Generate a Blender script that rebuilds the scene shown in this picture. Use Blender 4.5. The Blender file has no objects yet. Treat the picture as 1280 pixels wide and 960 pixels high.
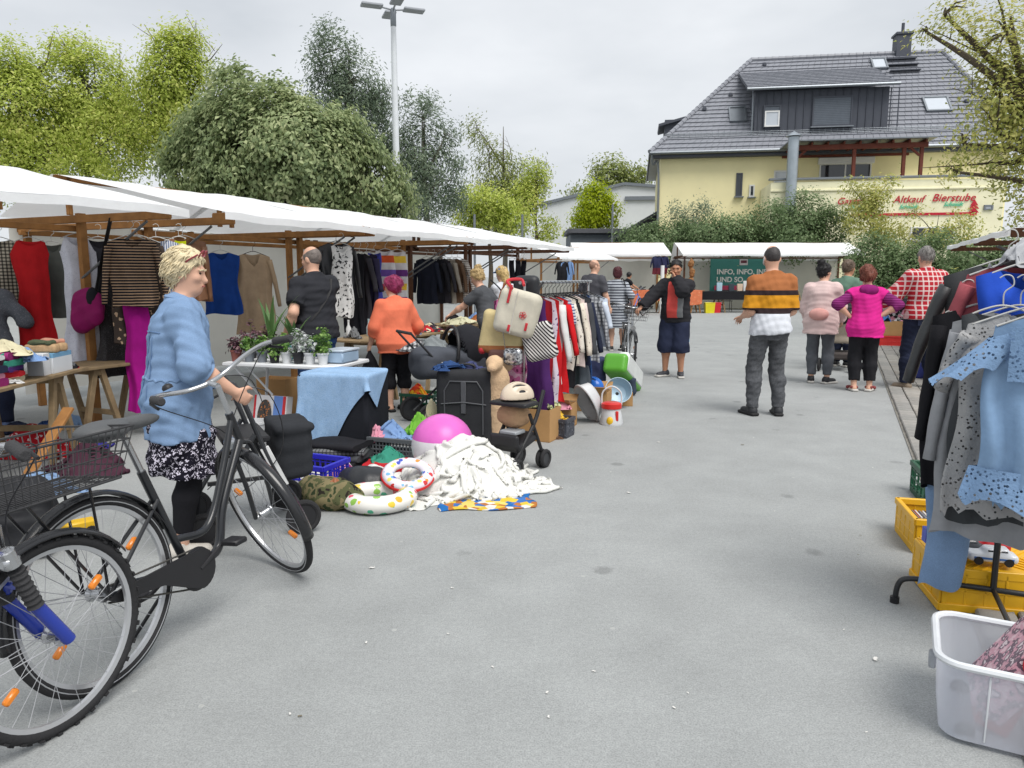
import bpy, bmesh, math, random
import numpy as np
from mathutils import Vector, Matrix, noise
from mathutils.bvhtree import BVHTree
R = math.radians
random.seed(7); np.random.seed(7)
scene = bpy.context.scene
COL = scene.collection

# ---------------- camera, sky, sun, exposure ----------------
FOC, PITCH, CAMH = 925.0, R(8.3), 1.5          # focal length in pixels of a 1280 wide picture
cam_d = bpy.data.cameras.new('camera'); cam = bpy.data.objects.new('camera', cam_d); COL.objects.link(cam)
cam.location = (0, 0, CAMH); cam.rotation_euler = (R(90) - PITCH, 0, 0)
cam_d.sensor_width = 36.0; cam_d.lens = 36.0 * FOC / 1280.0; cam_d.clip_end = 2000; cam_d.clip_start = 0.05
scene.camera = cam
SUN_EL, SUN_AZ = 58.0, 150.0                     # azimuth clockwise from +Y (the sun is behind the camera, to the right)
wd = bpy.data.worlds.new("World"); scene.world = wd; wd.use_nodes = True
nt = wd.node_tree; nt.nodes.clear()
sky = nt.nodes.new('ShaderNodeTexSky'); sky.sky_type = 'NISHITA'; sky.sun_disc = False
sky.sun_elevation = R(SUN_EL); sky.sun_rotation = R(SUN_AZ); sky.dust_density = 3.0
b1 = nt.nodes.new('ShaderNodeBackground'); b1.inputs['Strength'].default_value = 0.05
nt.links.new(sky.outputs[0], b1.inputs['Color'])
tc = nt.nodes.new('ShaderNodeTexCoord'); mp = nt.nodes.new('ShaderNodeMapping'); mp.inputs['Scale'].default_value = (1.0, 1.0, 2.6)
nz = nt.nodes.new('ShaderNodeTexNoise'); nz.inputs['Scale'].default_value = 2.2; nz.inputs['Detail'].default_value = 5; nz.inputs['Roughness'].default_value = 0.5
rp = nt.nodes.new('ShaderNodeValToRGB')
rp.color_ramp.elements[0].position = 0.34; rp.color_ramp.elements[0].color = (0.575, 0.605, 0.64, 1)
rp.color_ramp.elements[1].position = 0.66; rp.color_ramp.elements[1].color = (0.80, 0.82, 0.845, 1)
nt.links.new(tc.outputs['Generated'], mp.inputs[0]); nt.links.new(mp.outputs[0], nz.inputs['Vector'])
nt.links.new(nz.outputs['Fac'], rp.inputs[0])
b2 = nt.nodes.new('ShaderNodeBackground'); b2.inputs['Strength'].default_value = 0.545
nt.links.new(rp.outputs[0], b2.inputs['Color'])
ad = nt.nodes.new('ShaderNodeMixShader'); ad.inputs[0].default_value = 0.9   # a closed cloud layer over the clear sky
ou = nt.nodes.new('ShaderNodeOutputWorld')
nt.links.new(b1.outputs[0], ad.inputs[1]); nt.links.new(b2.outputs[0], ad.inputs[2]); nt.links.new(ad.outputs[0], ou.inputs[0])
sd = bpy.data.lights.new('sun', 'SUN'); sd.energy = 1.5; sd.angle = R(35); sd.color = (1.0, 0.97, 0.93)
sun = bpy.data.objects.new('sun', sd); COL.objects.link(sun)
sun.rotation_euler = (R(90 - SUN_EL), 0, R(180 - SUN_AZ)); sun.location = (5, -10, 20)
vs_ = scene.view_settings; vs_.view_transform = 'Standard'; vs_.look = 'None'; vs_.gamma = 1.0; vs_.exposure = 1.15; vs_.use_curve_mapping = False
# ---------------- helpers ----------------
def ray(u, v):
    a, b = (u - 640) / FOC, (v - 480) / FOC
    return Vector((a, math.cos(PITCH) - b * math.sin(PITCH), -(math.sin(PITCH) + b * math.cos(PITCH))))
def G(u, v, z=0.0):                                # ground point (height z) of a photo pixel
    d = ray(u, v); t = (z - CAMH) / d.z
    return Vector((d.x * t, d.y * t, z))
def W(u, v, y):                                    # point at depth y
    d = ray(u, v); t = y / d.y
    return Vector((d.x * t, y, CAMH + d.z * t))
def C(r, g, b, k=0.82):                            # sRGB bytes -> linear base colour
    f = lambda c: (c / 12.92 if c <= 0.04045 else ((c + 0.055) / 1.055) ** 2.4)
    return tuple(f(x / 255.0) * k for x in (r, g, b))
def fbm(x, y, z=0, o=3):
    s, a = 0, 1.0
    for i in range(o):
        s += a * noise.noise(Vector((x, y, z))); x *= 2.1; y *= 2.1; z *= 2.1; a *= .5
    return s
# ---- materials
MATS = {}
def node(nt, t, **kw):
    n = nt.nodes.new(t)
    for k, v in kw.items():
        if k in ('operation', 'blend_type', 'data_type', 'feature', 'wave_type', 'interpolation_type', 'bands_direction', 'distance'): setattr(n, k, v)
    return n
def math_(nt, op, a, b=None, c=None):
    n = nt.nodes.new('ShaderNodeMath'); n.operation = op
    for i, x in enumerate((a, b, c)):
        if x is None: continue
        if isinstance(x, (int, float)): n.inputs[i].default_value = x
        else: nt.links.new(x, n.inputs[i])
    return n.outputs[0]
def mixc(nt, f, a, b, mode='MIX'):
    n = nt.nodes.new('ShaderNodeMix'); n.data_type = 'RGBA'; n.blend_type = mode
    for s, x in ((n.inputs[0], f), (n.inputs[6], a), (n.inputs[7], b)):
        if isinstance(x, (int, float)): s.default_value = x
        elif isinstance(x, (tuple, list)): s.default_value = (*x[:3], 1)
        else: nt.links.new(x, s)
    return n.outputs[2]
def noise_(nt, co, scale, detail=3, rough=.5):
    n = nt.nodes.new('ShaderNodeTexNoise'); n.inputs['Scale'].default_value = scale; n.inputs['Detail'].default_value = detail
    n.inputs['Roughness'].default_value = rough; nt.links.new(co, n.inputs['Vector']); return n.outputs['Fac']
def ramp(nt, f, stops, const=False):
    n = nt.nodes.new('ShaderNodeValToRGB'); cr = n.color_ramp
    if const: cr.interpolation = 'CONSTANT'
    while len(cr.elements) < len(stops): cr.elements.new(0.5)
    for e, (p, c) in zip(cr.elements, stops): e.position = p; e.color = (*c[:3], 1)
    nt.links.new(f, n.inputs[0]); return n.outputs[0]
def pattern(nt, co, base, p):
    sx = nt.nodes.new('ShaderNodeSeparateXYZ'); nt.links.new(co, sx.inputs[0]); ax = {'x': sx.outputs[0], 'y': sx.outputs[1], 'z': sx.outputs[2]}
    k = p[0]
    def st(a, per, duty):
        s = ax[a] if a in ax else math_(nt, 'ADD', ax[a[0]], ax[a[1]])
        return math_(nt, 'LESS_THAN', math_(nt, 'FRACT', math_(nt, 'DIVIDE', s, per)), duty)
    if k == 'stripes': return mixc(nt, st(p[1], p[2], p[3]), base, p[4])
    if k == 'plaid':
        a = mixc(nt, math_(nt, 'MULTIPLY', st('x', p[1], p[2]), .75), base, p[3]); return mixc(nt, math_(nt, 'MULTIPLY', st('z', p[1], p[2]), .75), a, p[3])
    if k == 'bands':                                # colours along z, stops in metres
        z0, z1 = p[1], p[2]
        f = math_(nt, 'DIVIDE', math_(nt, 'SUBTRACT', ax['z'], z0), z1 - z0)
        return ramp(nt, f, [((z - z0) / (z1 - z0), c) for z, c in p[3]], True)
    if k == 'spots':
        n = nt.nodes.new('ShaderNodeTexVoronoi'); n.inputs['Scale'].default_value = p[1]
        wob = nt.nodes.new('ShaderNodeTexNoise'); wob.inputs['Scale'].default_value = p[1] * 1.3; nt.links.new(co, wob.inputs['Vector'])
        nt.links.new(mixc(nt, .06, co, wob.outputs['Color']), n.inputs['Vector'])
        return mixc(nt, math_(nt, 'LESS_THAN', n.outputs['Distance'], p[2]), base, p[3])
    if k == 'camo':
        f = noise_(nt, co, p[1], 2.5, .55); cs = p[2]
        return ramp(nt, f, [(.30 + .42 * i / len(cs) if i else 0, c) for i, c in enumerate(cs)], True)
    if k == 'cells':
        n = nt.nodes.new('ShaderNodeTexVoronoi'); n.inputs['Scale'].default_value = p[1]; nt.links.new(co, n.inputs['Vector'])
        s2 = nt.nodes.new('ShaderNodeSeparateColor'); nt.links.new(n.outputs['Color'], s2.inputs[0]); cs = p[2]
        return ramp(nt, s2.outputs[0], [(i / len(cs), c) for i, c in enumerate(cs)], True)
    return base
def M(name, col=(.5, .5, .5), rough=.75, metal=0.0, var=.14, vs=5.0, bump=0.0, bs=60.0, pat=None, spec=.4, alpha=None, trans=None, sheen=0, emit=None, fine=0, holes=None):
    if name in MATS: return MATS[name]
    m = bpy.data.materials.new(name); m.use_nodes = True; nt = m.node_tree; bs_ = nt.nodes['Principled BSDF']
    tc = nt.nodes.new('ShaderNodeTexCoord'); co = tc.outputs['Object']
    c = tuple(col)
    if pat: c = pattern(nt, co, c, pat)
    if var:
        f = noise_(nt, co, vs, 4, .6)
        c = mixc(nt, 1.0, c, ramp(nt, f, [(.25, (1 - var,) * 3), (.75, (1 + var * .6,) * 3)]), 'MULTIPLY')
    if fine:
        f2 = noise_(nt, co, bs * 1.6, 2, .6)
        c = mixc(nt, 1.0, c, ramp(nt, f2, [(.3, (1 - fine,) * 3), (.7, (1 + fine,) * 3)]), 'MULTIPLY')
    if isinstance(c, tuple): bs_.inputs['Base Color'].default_value = (*c, 1)
    else: nt.links.new(c, bs_.inputs['Base Color'])
    bs_.inputs['Roughness'].default_value = rough; bs_.inputs['Metallic'].default_value = metal
    bs_.inputs['Specular IOR Level'].default_value = spec
    if sheen: bs_.inputs['Sheen Weight'].default_value = sheen
    if alpha is not None: bs_.inputs['Alpha'].default_value = alpha
    if emit: bs_.inputs['Emission Color'].default_value = (*emit[:3], 1); bs_.inputs['Emission Strength'].default_value = emit[3]
    if bump:
        b = nt.nodes.new('ShaderNodeBump'); b.inputs['Strength'].default_value = min(1, bump); b.inputs['Distance'].default_value = .006 * max(1, bump)
        nt.links.new(noise_(nt, co, bs, 3, .6), b.inputs['Height']); nt.links.new(b.outputs[0], bs_.inputs['Normal'])
    if trans:                                       # thin cloth or leaves: some light comes through
        t = nt.nodes.new('ShaderNodeBsdfTranslucent'); mx = nt.nodes.new('ShaderNodeMixShader'); mx.inputs[0].default_value = trans
        if isinstance(c, tuple): t.inputs[0].default_value = (*c, 1)
        else: nt.links.new(c, t.inputs[0])
        nt.links.new(bs_.outputs[0], mx.inputs[1]); nt.links.new(t.outputs[0], mx.inputs[2]); nt.links.new(mx.outputs[0], nt.nodes['Material Output'].inputs[0])
    if holes:                                       # openwork: round gaps in a lace cloth
        v = nt.nodes.new('ShaderNodeTexVoronoi'); v.inputs['Scale'].default_value = holes[0]; nt.links.new(co, v.inputs['Vector'])
        sh_ = nt.nodes['Material Output'].inputs[0].links[0].from_socket; tp = nt.nodes.new('ShaderNodeBsdfTransparent'); mx = nt.nodes.new('ShaderNodeMixShader')
        nt.links.new(math_(nt, 'LESS_THAN', v.outputs['Distance'], holes[1]), mx.inputs[0]); nt.links.new(sh_, mx.inputs[1]); nt.links.new(tp.outputs[0], mx.inputs[2]); nt.links.new(mx.outputs[0], nt.nodes['Material Output'].inputs[0])
    MATS[name] = m; return m
def fab(name, col, **kw):
    kw.setdefault('rough', .9); kw.setdefault('bump', .3); kw.setdefault('bs', 40.0); kw.setdefault('var', .2); kw.setdefault('spec', .15); kw.setdefault('vs', 7)
    return M(name, col, **kw)
# ---- objects
def thing(name, label, cat, loc=(0, 0, 0), rz=0.0, group=None):
    o = bpy.data.objects.new(name, None); COL.objects.link(o); o.empty_display_size = .1
    o.location = loc; o.rotation_euler = (0, 0, rz); return tag(o, label, cat, group)
def tag(o, label=None, cat=None, group=None, kind=None):
    for k, v in (('label', label), ('category', cat), ('group', group), ('kind', kind)):
        if v: o[k] = v
    return o
def copy_tree(o, parent=None):
    c = o.copy(); COL.objects.link(c); c.parent = parent
    for ch in [x for x in bpy.data.objects if x.parent == o]: copy_tree(ch, c)
    return c
def mesh_obj(name, me, mat, parent=None, smooth=True, angle=40):
    o = bpy.data.objects.new(name, me); COL.objects.link(o)
    for m in (mat if isinstance(mat, (list, tuple)) else [mat]): me.materials.append(m)
    if smooth:
        me.shade_smooth()
        if angle: me.set_sharp_from_angle(angle=R(angle))
    if parent: o.parent = parent
    return o
def np_mesh(name, V, Fq):
    me = bpy.data.meshes.new(name); n = len(Fq); k = Fq.shape[1]
    me.vertices.add(len(V)); me.vertices.foreach_set('co', np.asarray(V, np.float32).ravel())
    me.loops.add(n * k); me.loops.foreach_set('vertex_index', np.asarray(Fq, np.int32).ravel())
    me.polygons.add(n); me.polygons.foreach_set('loop_start', np.arange(0, n * k, k, dtype=np.int32))
    me.update(calc_edges=True); return me
def rot(ax, deg): return Matrix.Rotation(R(deg), 4, ax)
def T(x, y, z): return Matrix.Translation((x, y, z))
def perp(d):
    d = d.normalized(); a = Vector((0, 0, 1)) if abs(d.z) < .9 else Vector((1, 0, 0))
    s = d.cross(a).normalized(); return s, s.cross(d).normalized()
class MB:
    def __init__(s): s.v = []; s.f = []; s.M = None
    def add(s, vs, fs, M=None):
        b = len(s.v); m = M if s.M is None else (s.M if M is None else s.M @ M)
        s.v += [tuple(m @ Vector(v)) if m is not None else tuple(v) for v in vs]
        s.f += [tuple(b + i for i in f) for f in fs]; return s
    def box(s, c, d, M=None, bev=0.0):
        x, y, z = d[0] / 2, d[1] / 2, d[2] / 2
        if bev <= 0:
            vs = [(c[0] + i * x, c[1] + j * y, c[2] + k * z) for i in (-1, 1) for j in (-1, 1) for k in (-1, 1)]
            return s.add(vs, [(0, 1, 3, 2), (4, 6, 7, 5), (0, 4, 5, 1), (2, 3, 7, 6), (0, 2, 6, 4), (1, 5, 7, 3)], M)
        b = min(bev, x * .49, y * .49, z * .49); vs = []; idx = {}
        for i in (-1, 1):
            for j in (-1, 1):
                for k in (-1, 1):
                    for a in range(3):
                        p = [i * (x - (b if a != 0 else 0)), j * (y - (b if a != 1 else 0)), k * (z - (b if a != 2 else 0))]
                        idx[i, j, k, a] = len(vs); vs.append((c[0] + p[0], c[1] + p[1], c[2] + p[2]))
        fs = []
        q = ((-1, -1), (1, -1), (1, 1), (-1, 1))
        for sg in (-1, 1):
            for a in range(3):
                o = [t for t in range(3) if t != a]
                l = []
                for e in q:
                    ijk = [0, 0, 0]; ijk[a] = sg; ijk[o[0]] = e[0]; ijk[o[1]] = e[1]; l.append(idx[(*ijk, a)])
                if (sg > 0) == (a == 1): l = l[::-1]
                fs.append(tuple(l))
        for a in range(3):
            o = [t for t in range(3) if t != a]
            for e in q:
                ijk0 = [0, 0, 0]; ijk0[o[0]] = e[0]; ijk0[o[1]] = e[1]; ijk1 = ijk0[:]; ijk0[a] = -1; ijk1[a] = 1
                l = (idx[(*ijk0, o[0])], idx[(*ijk1, o[0])], idx[(*ijk1, o[1])], idx[(*ijk0, o[1])])
                if (e[0] * e[1] > 0) != (a == 1): l = l[::-1]
                fs.append(l)
        for i in (-1, 1):
            for j in (-1, 1):
                for k in (-1, 1):
                    l = (idx[i, j, k, 0], idx[i, j, k, 1], idx[i, j, k, 2])
                    if i * j * k < 0: l = l[::-1]
                    fs.append(l)
        return s.add(vs, fs, M)
    def beam(s, a, b, w, h, M=None, bev=.004, up=None):          # a squared timber from a to b
        a, b = Vector(a), Vector(b); d = b - a; L = d.length; d.normalize()
        u = Vector(up) if up else (Vector((0, 0, 1)) if abs(d.z) < .95 else Vector((0, 1, 0)))
        x = d.cross(u).normalized(); z = x.cross(d)
        m = Matrix((x, d, z)).transposed().to_4x4(); m.translation = (a + b) / 2
        return s.box((0, 0, 0), (w, L, h), m if M is None else M @ m, bev)
    def tube(s, pts, r, n=8, closed=False, M=None, flat=None):
        pts = [Vector(p) for p in pts]; k = len(pts); vs = []; fs = []; pu = None
        rr = r if isinstance(r, (list, tuple)) else [r] * k
        for i, p in enumerate(pts):
            if closed: d = pts[(i + 1) % k] - pts[i - 1]
            else: d = pts[min(i + 1, k - 1)] - pts[max(i - 1, 0)]
            if d.length < 1e-9: d = Vector((0, 0, 1))
            d.normalize()
            if pu is None: a, pu = perp(d)
            a = d.cross(pu)
            if a.length < 1e-6: a, pu = perp(d)
            a.normalize(); pu = a.cross(d).normalized()
            for j in range(n):
                t = 2 * math.pi * j / n
                vs.append(p + a * (math.cos(t) * rr[i]) + pu * (math.sin(t) * rr[i] * (flat or 1)))
        for i in range(k if closed else k - 1):
            i2 = (i + 1) % k
            for j in range(n): fs.append((i * n + j, i * n + (j + 1) % n, i2 * n + (j + 1) % n, i2 * n + j))
        if not closed: fs.append(tuple(range(n - 1, -1, -1))); fs.append(tuple((k - 1) * n + j for j in range(n)))
        return s.add(vs, fs, M)
    def lathe(s, prof, n=16, M=None, cap=True):
        vs = [(r * math.cos(2 * math.pi * j / n), r * math.sin(2 * math.pi * j / n), z) for r, z in prof for j in range(n)]
        fs = [(i * n + j, i * n + (j + 1) % n, (i + 1) * n + (j + 1) % n, (i + 1) * n + j) for i in range(len(prof) - 1) for j in range(n)]
        if cap: fs.append(tuple(range(n - 1, -1, -1))); fs.append(tuple((len(prof) - 1) * n + j for j in range(n)))
        return s.add(vs, fs, M)
    def torus(s, Rr, r, n=40, m=8, M=None, sq=1.0):
        vs = [((Rr + r * math.cos(b)) * math.cos(a), (Rr + r * math.cos(b)) * math.sin(a), r * sq * math.sin(b))
              for a in [2 * math.pi * i / n for i in range(n)] for b in [2 * math.pi * j / m for j in range(m)]]
        fs = [(i * m + j, ((i + 1) % n) * m + j, ((i + 1) % n) * m + (j + 1) % m, i * m + (j + 1) % m) for i in range(n) for j in range(m)]
        return s.add(vs, fs, M)
    def prism(s, poly, h, M=None):                                # polygon in XY extruded along z
        n = len(poly); vs = [(x, y, 0) for x, y in poly] + [(x, y, h) for x, y in poly]
        return s.add(vs, [tuple(range(n - 1, -1, -1)), tuple(range(n, 2 * n))] + [(i, (i + 1) % n, n + (i + 1) % n, n + i) for i in range(n)], M)
    def grid(s, fn, nu, nv, cu=False, M=None):
        vs = [fn(i / (nu if cu else nu - 1), j / (nv - 1)) for j in range(nv) for i in range(nu)]
        fs = [(j * nu + i, j * nu + (i + 1) % nu, (j + 1) * nu + (i + 1) % nu, (j + 1) * nu + i) for j in range(nv - 1) for i in range(nu if cu else nu - 1)]
        return s.add(vs, fs, M)
    def ball(s, c, r, n=10, m=7, M=None):
        r = (r, r, r) if isinstance(r, (int, float)) else tuple(r)
        return s.grid(lambda a, b: (c[0] + r[0] * math.cos(6.28318 * a) * math.sin(math.pi * (.001 + .998 * b)), c[1] + r[1] * math.sin(6.28318 * a) * math.sin(math.pi * (.001 + .998 * b)), c[2] + r[2] * math.cos(math.pi * b)), n, m, True, M)
    def build(s, name, mat, parent=None, smooth=True, angle=40, solid=0):
        me = bpy.data.meshes.new(name); me.from_pydata(s.v, [], s.f); me.update()
        bm = bmesh.new(); bm.from_mesh(me)
        if solid: bmesh.ops.solidify(bm, geom=bm.faces[:], thickness=solid)
        bmesh.ops.recalc_face_normals(bm, faces=bm.faces[:]); bm.to_mesh(me); bm.free()
        return mesh_obj(name, me, mat, parent, smooth, angle)
def bez(p, n=12):                                                 # smooth curve through points (Catmull-Rom)
    p = [Vector(x) for x in p]; out = []
    q = [p[0] * 2 - p[1]] + p + [p[-1] * 2 - p[-2]]
    for i in range(1, len(q) - 2):
        for k in range(n):
            t = k / n
            out.append(.5 * ((2 * q[i]) + (q[i + 1] - q[i - 1]) * t + (2 * q[i - 1] - 5 * q[i] + 4 * q[i + 1] - q[i + 2]) * t * t + (3 * q[i] - q[i - 1] - 3 * q[i + 1] + q[i + 2]) * t ** 3))
    return out + [p[-1]]
def text_obj(name, body, size, mat, M4, parent=None, shear=0.0, depth=.002, align='LEFT', bold=0.0):
    cu = bpy.data.curves.new(name, 'FONT'); cu.body = body; cu.size = size; cu.shear = shear; cu.extrude = depth; cu.align_x = align; cu.offset = bold
    o = bpy.data.objects.new(name, cu); COL.objects.link(o)
    me = bpy.data.meshes.new_from_object(o.evaluated_get(bpy.context.evaluated_depsgraph_get())); bpy.data.objects.remove(o); bpy.data.curves.remove(cu)
    me.transform(M4); me.materials.clear(); o = mesh_obj(name, me, mat, parent, False); return o
# ---- signed distance shapes, meshed with surface nets (soft bodies: people, bags, cloth heaps)
class SDF:
    def __init__(s, k=.03): s.p = []; s.k = k
    def cone(s, a, b, ra, rb, k=None, cut=(), op='+'):
        a, b = np.array(a, float), np.array(b, float); r = max(ra, rb)
        def ev(P):
            ba = b - a; L = max(ba @ ba, 1e-9); q = P - a; h = np.clip(q @ ba / L, 0, 1)
            return np.linalg.norm(q - h[..., None] * ba, axis=-1) - (ra + (rb - ra) * h)
        s.p.append((np.minimum(a, b) - r, np.maximum(a, b) + r, ev, s.k if k is None else k, cut, op)); return s
    def ell(s, c, r, Rm=None, k=None, cut=(), op='+'):
        c, r = np.array(c, float), np.array(r, float); m = max(r)
        Rn = np.array(Rm.to_3x3()) if Rm is not None else None
        def ev(P):
            q = P - c
            if Rn is not None: q = q @ Rn
            k0 = np.linalg.norm(q / r, axis=-1); k1 = np.linalg.norm(q / (r * r), axis=-1)
            return k0 * (k0 - 1) / np.maximum(k1, 1e-6)
        s.p.append((c - m, c + m, ev, s.k if k is None else k, cut, op)); return s
    def box(s, c, h, r=.02, Rm=None, k=None, cut=(), op='+'):
        c, h = np.array(c, float), np.array(h, float); m = np.linalg.norm(h)
        Rn = np.array(Rm.to_3x3()) if Rm is not None else None
        def ev(P):
            q = P - c
            if Rn is not None: q = q @ Rn
            q = np.abs(q) - (h - r)
            return np.linalg.norm(np.maximum(q, 0), axis=-1) + np.minimum(q.max(-1), 0) - r
        s.p.append((c - m, c + m, ev, s.k if k is None else k, cut, op)); return s
    def loft(s, sl, k=None, cut=(), op='+', inf=0.0):             # sl: rows (z, cx, cy, rx, ry)
        sl = np.array(sorted(sl), float); z = sl[:, 0]
        lo = np.array([(sl[:, 1] - sl[:, 3]).min() - inf, (sl[:, 2] - sl[:, 4]).min() - inf, z[0]]); hi = np.array([(sl[:, 1] + sl[:, 3]).max() + inf, (sl[:, 2] + sl[:, 4]).max() + inf, z[-1]])
        def ev(P):
            zz = P[..., 2]; it = lambda j: np.interp(zz, z, sl[:, j])
            rx, ry = it(3) + inf, it(4) + inf
            q = np.sqrt(((P[..., 0] - it(1)) / rx) ** 2 + ((P[..., 1] - it(2)) / ry) ** 2)
            d = (q - 1) * np.minimum(rx, ry)
            return np.maximum(d, np.maximum(z[0] - zz, zz - z[-1]))
        s.p.append((lo, hi, ev, s.k if k is None else k, cut, op)); return s
    def mesh(s, h, wr=0.0, wf=14.0, seed=0, clip=()):
        lo = np.min([p[0] for p in s.p if p[5] == '+'], 0) - 3 * h - .01 - wr; hi = np.max([p[1] for p in s.p if p[5] == '+'], 0) + 3 * h + .01 + wr
        n = np.ceil((hi - lo) / h).astype(int) + 1
        ax = [lo[i] + h * np.arange(n[i]) for i in range(3)]; Fd = np.full(n, .2, np.float32)
        for a, b, ev, k, cut, op in s.p:
            i0 = np.clip(((a - lo - k - .03) / h).astype(int), 0, n - 1); i1 = np.clip(((b - lo + k + .03) / h).astype(int) + 2, 1, n)
            sl = tuple(slice(i0[i], i1[i]) for i in range(3))
            P = np.stack(np.meshgrid(*[ax[i][sl[i]] for i in range(3)], indexing='ij'), -1)
            d = ev(P)
            for cp, cn in cut: d = np.maximum(d, (P - np.array(cp, float)) @ np.array(cn, float))
            f = Fd[sl]
            if op == '-': f = np.maximum(f, -d)
            else:
                if k > 0:
                    hh = np.clip(.5 + .5 * (f - d) / k, 0, 1); f = f + (d - f) * hh - k * hh * (1 - hh)
                else: f = np.minimum(f, d)
            Fd[sl] = f
        if wr or clip:
            P = np.stack(np.meshgrid(*ax, indexing='ij'), -1).astype(np.float32)
            if wr:
                rg = np.random.RandomState(seed); w = np.zeros(n, np.float32)
                for i in range(5):
                    kk = rg.normal(size=3) * (1, 1, 1.4) * wf * (.6 + .35 * i); w += np.sin(P @ kk.astype(np.float32) + rg.uniform(0, 6)) / (1 + .3 * i)
                Fd += wr * (w * .5 - .75)
            for cp, cn in clip: Fd = np.maximum(Fd, (P - np.array(cp, np.float32)) @ np.array(cn, np.float32))
        return nets(Fd, lo, h)
def nets(Fd, lo, h):
    sg = Fd < 0; n = Fd.shape
    c = [sg[i:n[0] - 1 + i, j:n[1] - 1 + j, k:n[2] - 1 + k] for i in (0, 1) for j in (0, 1) for k in (0, 1)]
    cnt = sum(x.astype(np.int8) for x in c); act = (cnt > 0) & (cnt < 8); ids = np.argwhere(act)
    lut = np.full(act.shape, -1, np.int32); lut[act] = np.arange(len(ids))
    acc = np.zeros((len(ids), 3)); num = np.zeros(len(ids)); off = np.array([(i, j, k) for i in (0, 1) for j in (0, 1) for k in (0, 1)])
    for a in range(8):
        for b in range(a + 1, 8):
            if np.abs(off[a] - off[b]).sum() != 1: continue
            va = Fd[tuple((ids + off[a]).T)]; vb = Fd[tuple((ids + off[b]).T)]; m = (va < 0) != (vb < 0)
            t = np.where(m, va / np.where(m, va - vb, 1), 0)[:, None]
            acc += np.where(m[:, None], off[a] + t * (off[b] - off[a]), 0); num += m
    V = (ids + acc / num[:, None]) * h + lo; Q = []
    for d in range(3):
        o1, o2 = [x for x in range(3) if x != d]
        s0 = [slice(1, n[i] - 1) for i in range(3)]; s0[d] = slice(0, n[d] - 1); s1 = list(s0); s1[d] = slice(1, n[d])
        e = np.argwhere(sg[tuple(s0)] != sg[tuple(s1)])
        e[:, o1] += 1; e[:, o2] += 1
        def at(a, b):
            q = e.copy(); q[:, o1] -= a; q[:, o2] -= b; return lut[tuple(q.T)]
        q = np.stack([at(1, 1), at(0, 1), at(0, 0), at(1, 0)], 1); fl = sg[tuple(e.T)] ^ (d == 1)
        q[~fl] = q[~fl][:, ::-1]; Q.append(q)
    return V, np.concatenate(Q)
def sdf_obj(name, sd, h, mat, parent=None, wr=0.0, wf=14.0, seed=0, clip=(), M4=None):
    V, Q = sd.mesh(h, wr, wf, seed, clip)
    if len(Q) == 0: V = np.zeros((4, 3)); Q = np.array([[0, 1, 2, 3]])
    me = np_mesh(name, V, Q)
    if M4 is not None: me.transform(M4)
    return mesh_obj(name, me, mat, parent, True, None)

# ---- falling cloth (position based, plain numpy): real folds for heaps and drapes
def drop_cloth(nx, ny, w, d, z0, collide, squeeze=1.0, steps=110, iters=7, seed=0, bump=.05, rz=0.0, off=(0, 0), bend=.25):
    rg = np.random.RandomState(seed); X, Y = np.meshgrid(np.linspace(-w / 2, w / 2, nx), np.linspace(-d / 2, d / 2, ny), indexing='ij'); hx, hy = w / (nx - 1), d / (ny - 1)
    Z = np.zeros_like(X)
    for i in range(7): k = rg.normal(size=2) * 9 / max(w, d) * (1 + .5 * i); Z += np.sin(k[0] * X + k[1] * Y + rg.uniform(0, 6)) / (1 + .4 * i)
    c, s = math.cos(rz), math.sin(rz); P = np.stack([(X * c - Y * s) * squeeze + off[0], (X * s + Y * c) * squeeze + off[1], z0 + bump * Z], -1); V = np.zeros_like(P)
    sets = []
    def add(di, dj, L, k):
        ax = 0 if di else 1; st = max(abs(di), abs(dj))
        for par in range(2):
            n = (nx if ax == 0 else ny); idx = np.array([q for q in range(n - st) if (q // st) % 2 == par])
            if len(idx): sets.append((ax, idx, di, dj, L, k))
    add(1, 0, hx, 1); add(0, 1, hy, 1); add(1, 1, math.hypot(hx, hy), .5); add(1, -1, math.hypot(hx, hy), .5); add(2, 0, 2 * hx, bend); add(0, 2, 2 * hy, bend)
    for t in range(steps):
        V[..., 2] -= 9.8 * .016; V *= .97; Q = P + V * .016
        for it in range(iters):
            for ax, idx, di, dj, L, k in sets:
                if ax == 0:
                    if dj == 0: A = (idx, slice(None)); B = (idx + di, slice(None))
                    elif dj > 0: A = (idx, slice(0, ny - 1)); B = (idx + 1, slice(1, ny))
                    else: A = (idx, slice(1, ny)); B = (idx + 1, slice(0, ny - 1))
                else: A = (slice(None), idx); B = (slice(None), idx + dj)
                a, b = Q[A], Q[B]; e = b - a; l = np.sqrt((e * e).sum(-1, keepdims=True)) + 1e-9; g = e * ((l - L) / l * .5 * k); Q[A] = a + g; Q[B] = b - g
            Q, hit = collide(Q)
        V = (Q - P) / .016; V[hit] *= .25; P = Q
    f = np.arange(nx * ny).reshape(nx, ny); F4 = np.stack([f[:-1, :-1], f[1:, :-1], f[1:, 1:], f[:-1, 1:]], -1).reshape(-1, 4)
    return P.reshape(-1, 3), F4
def on_mound(r, h, px=0.0, py=0.0, pw=1.2):
    def col(Q):
        q = np.clip(1 - np.hypot(Q[..., 0] - px, Q[..., 1] - py) / r, 0, 1); H = .004 + h * q ** pw; hit = Q[..., 2] < H; Q[..., 2] = np.maximum(Q[..., 2], H); return Q, hit
    return col
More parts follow.
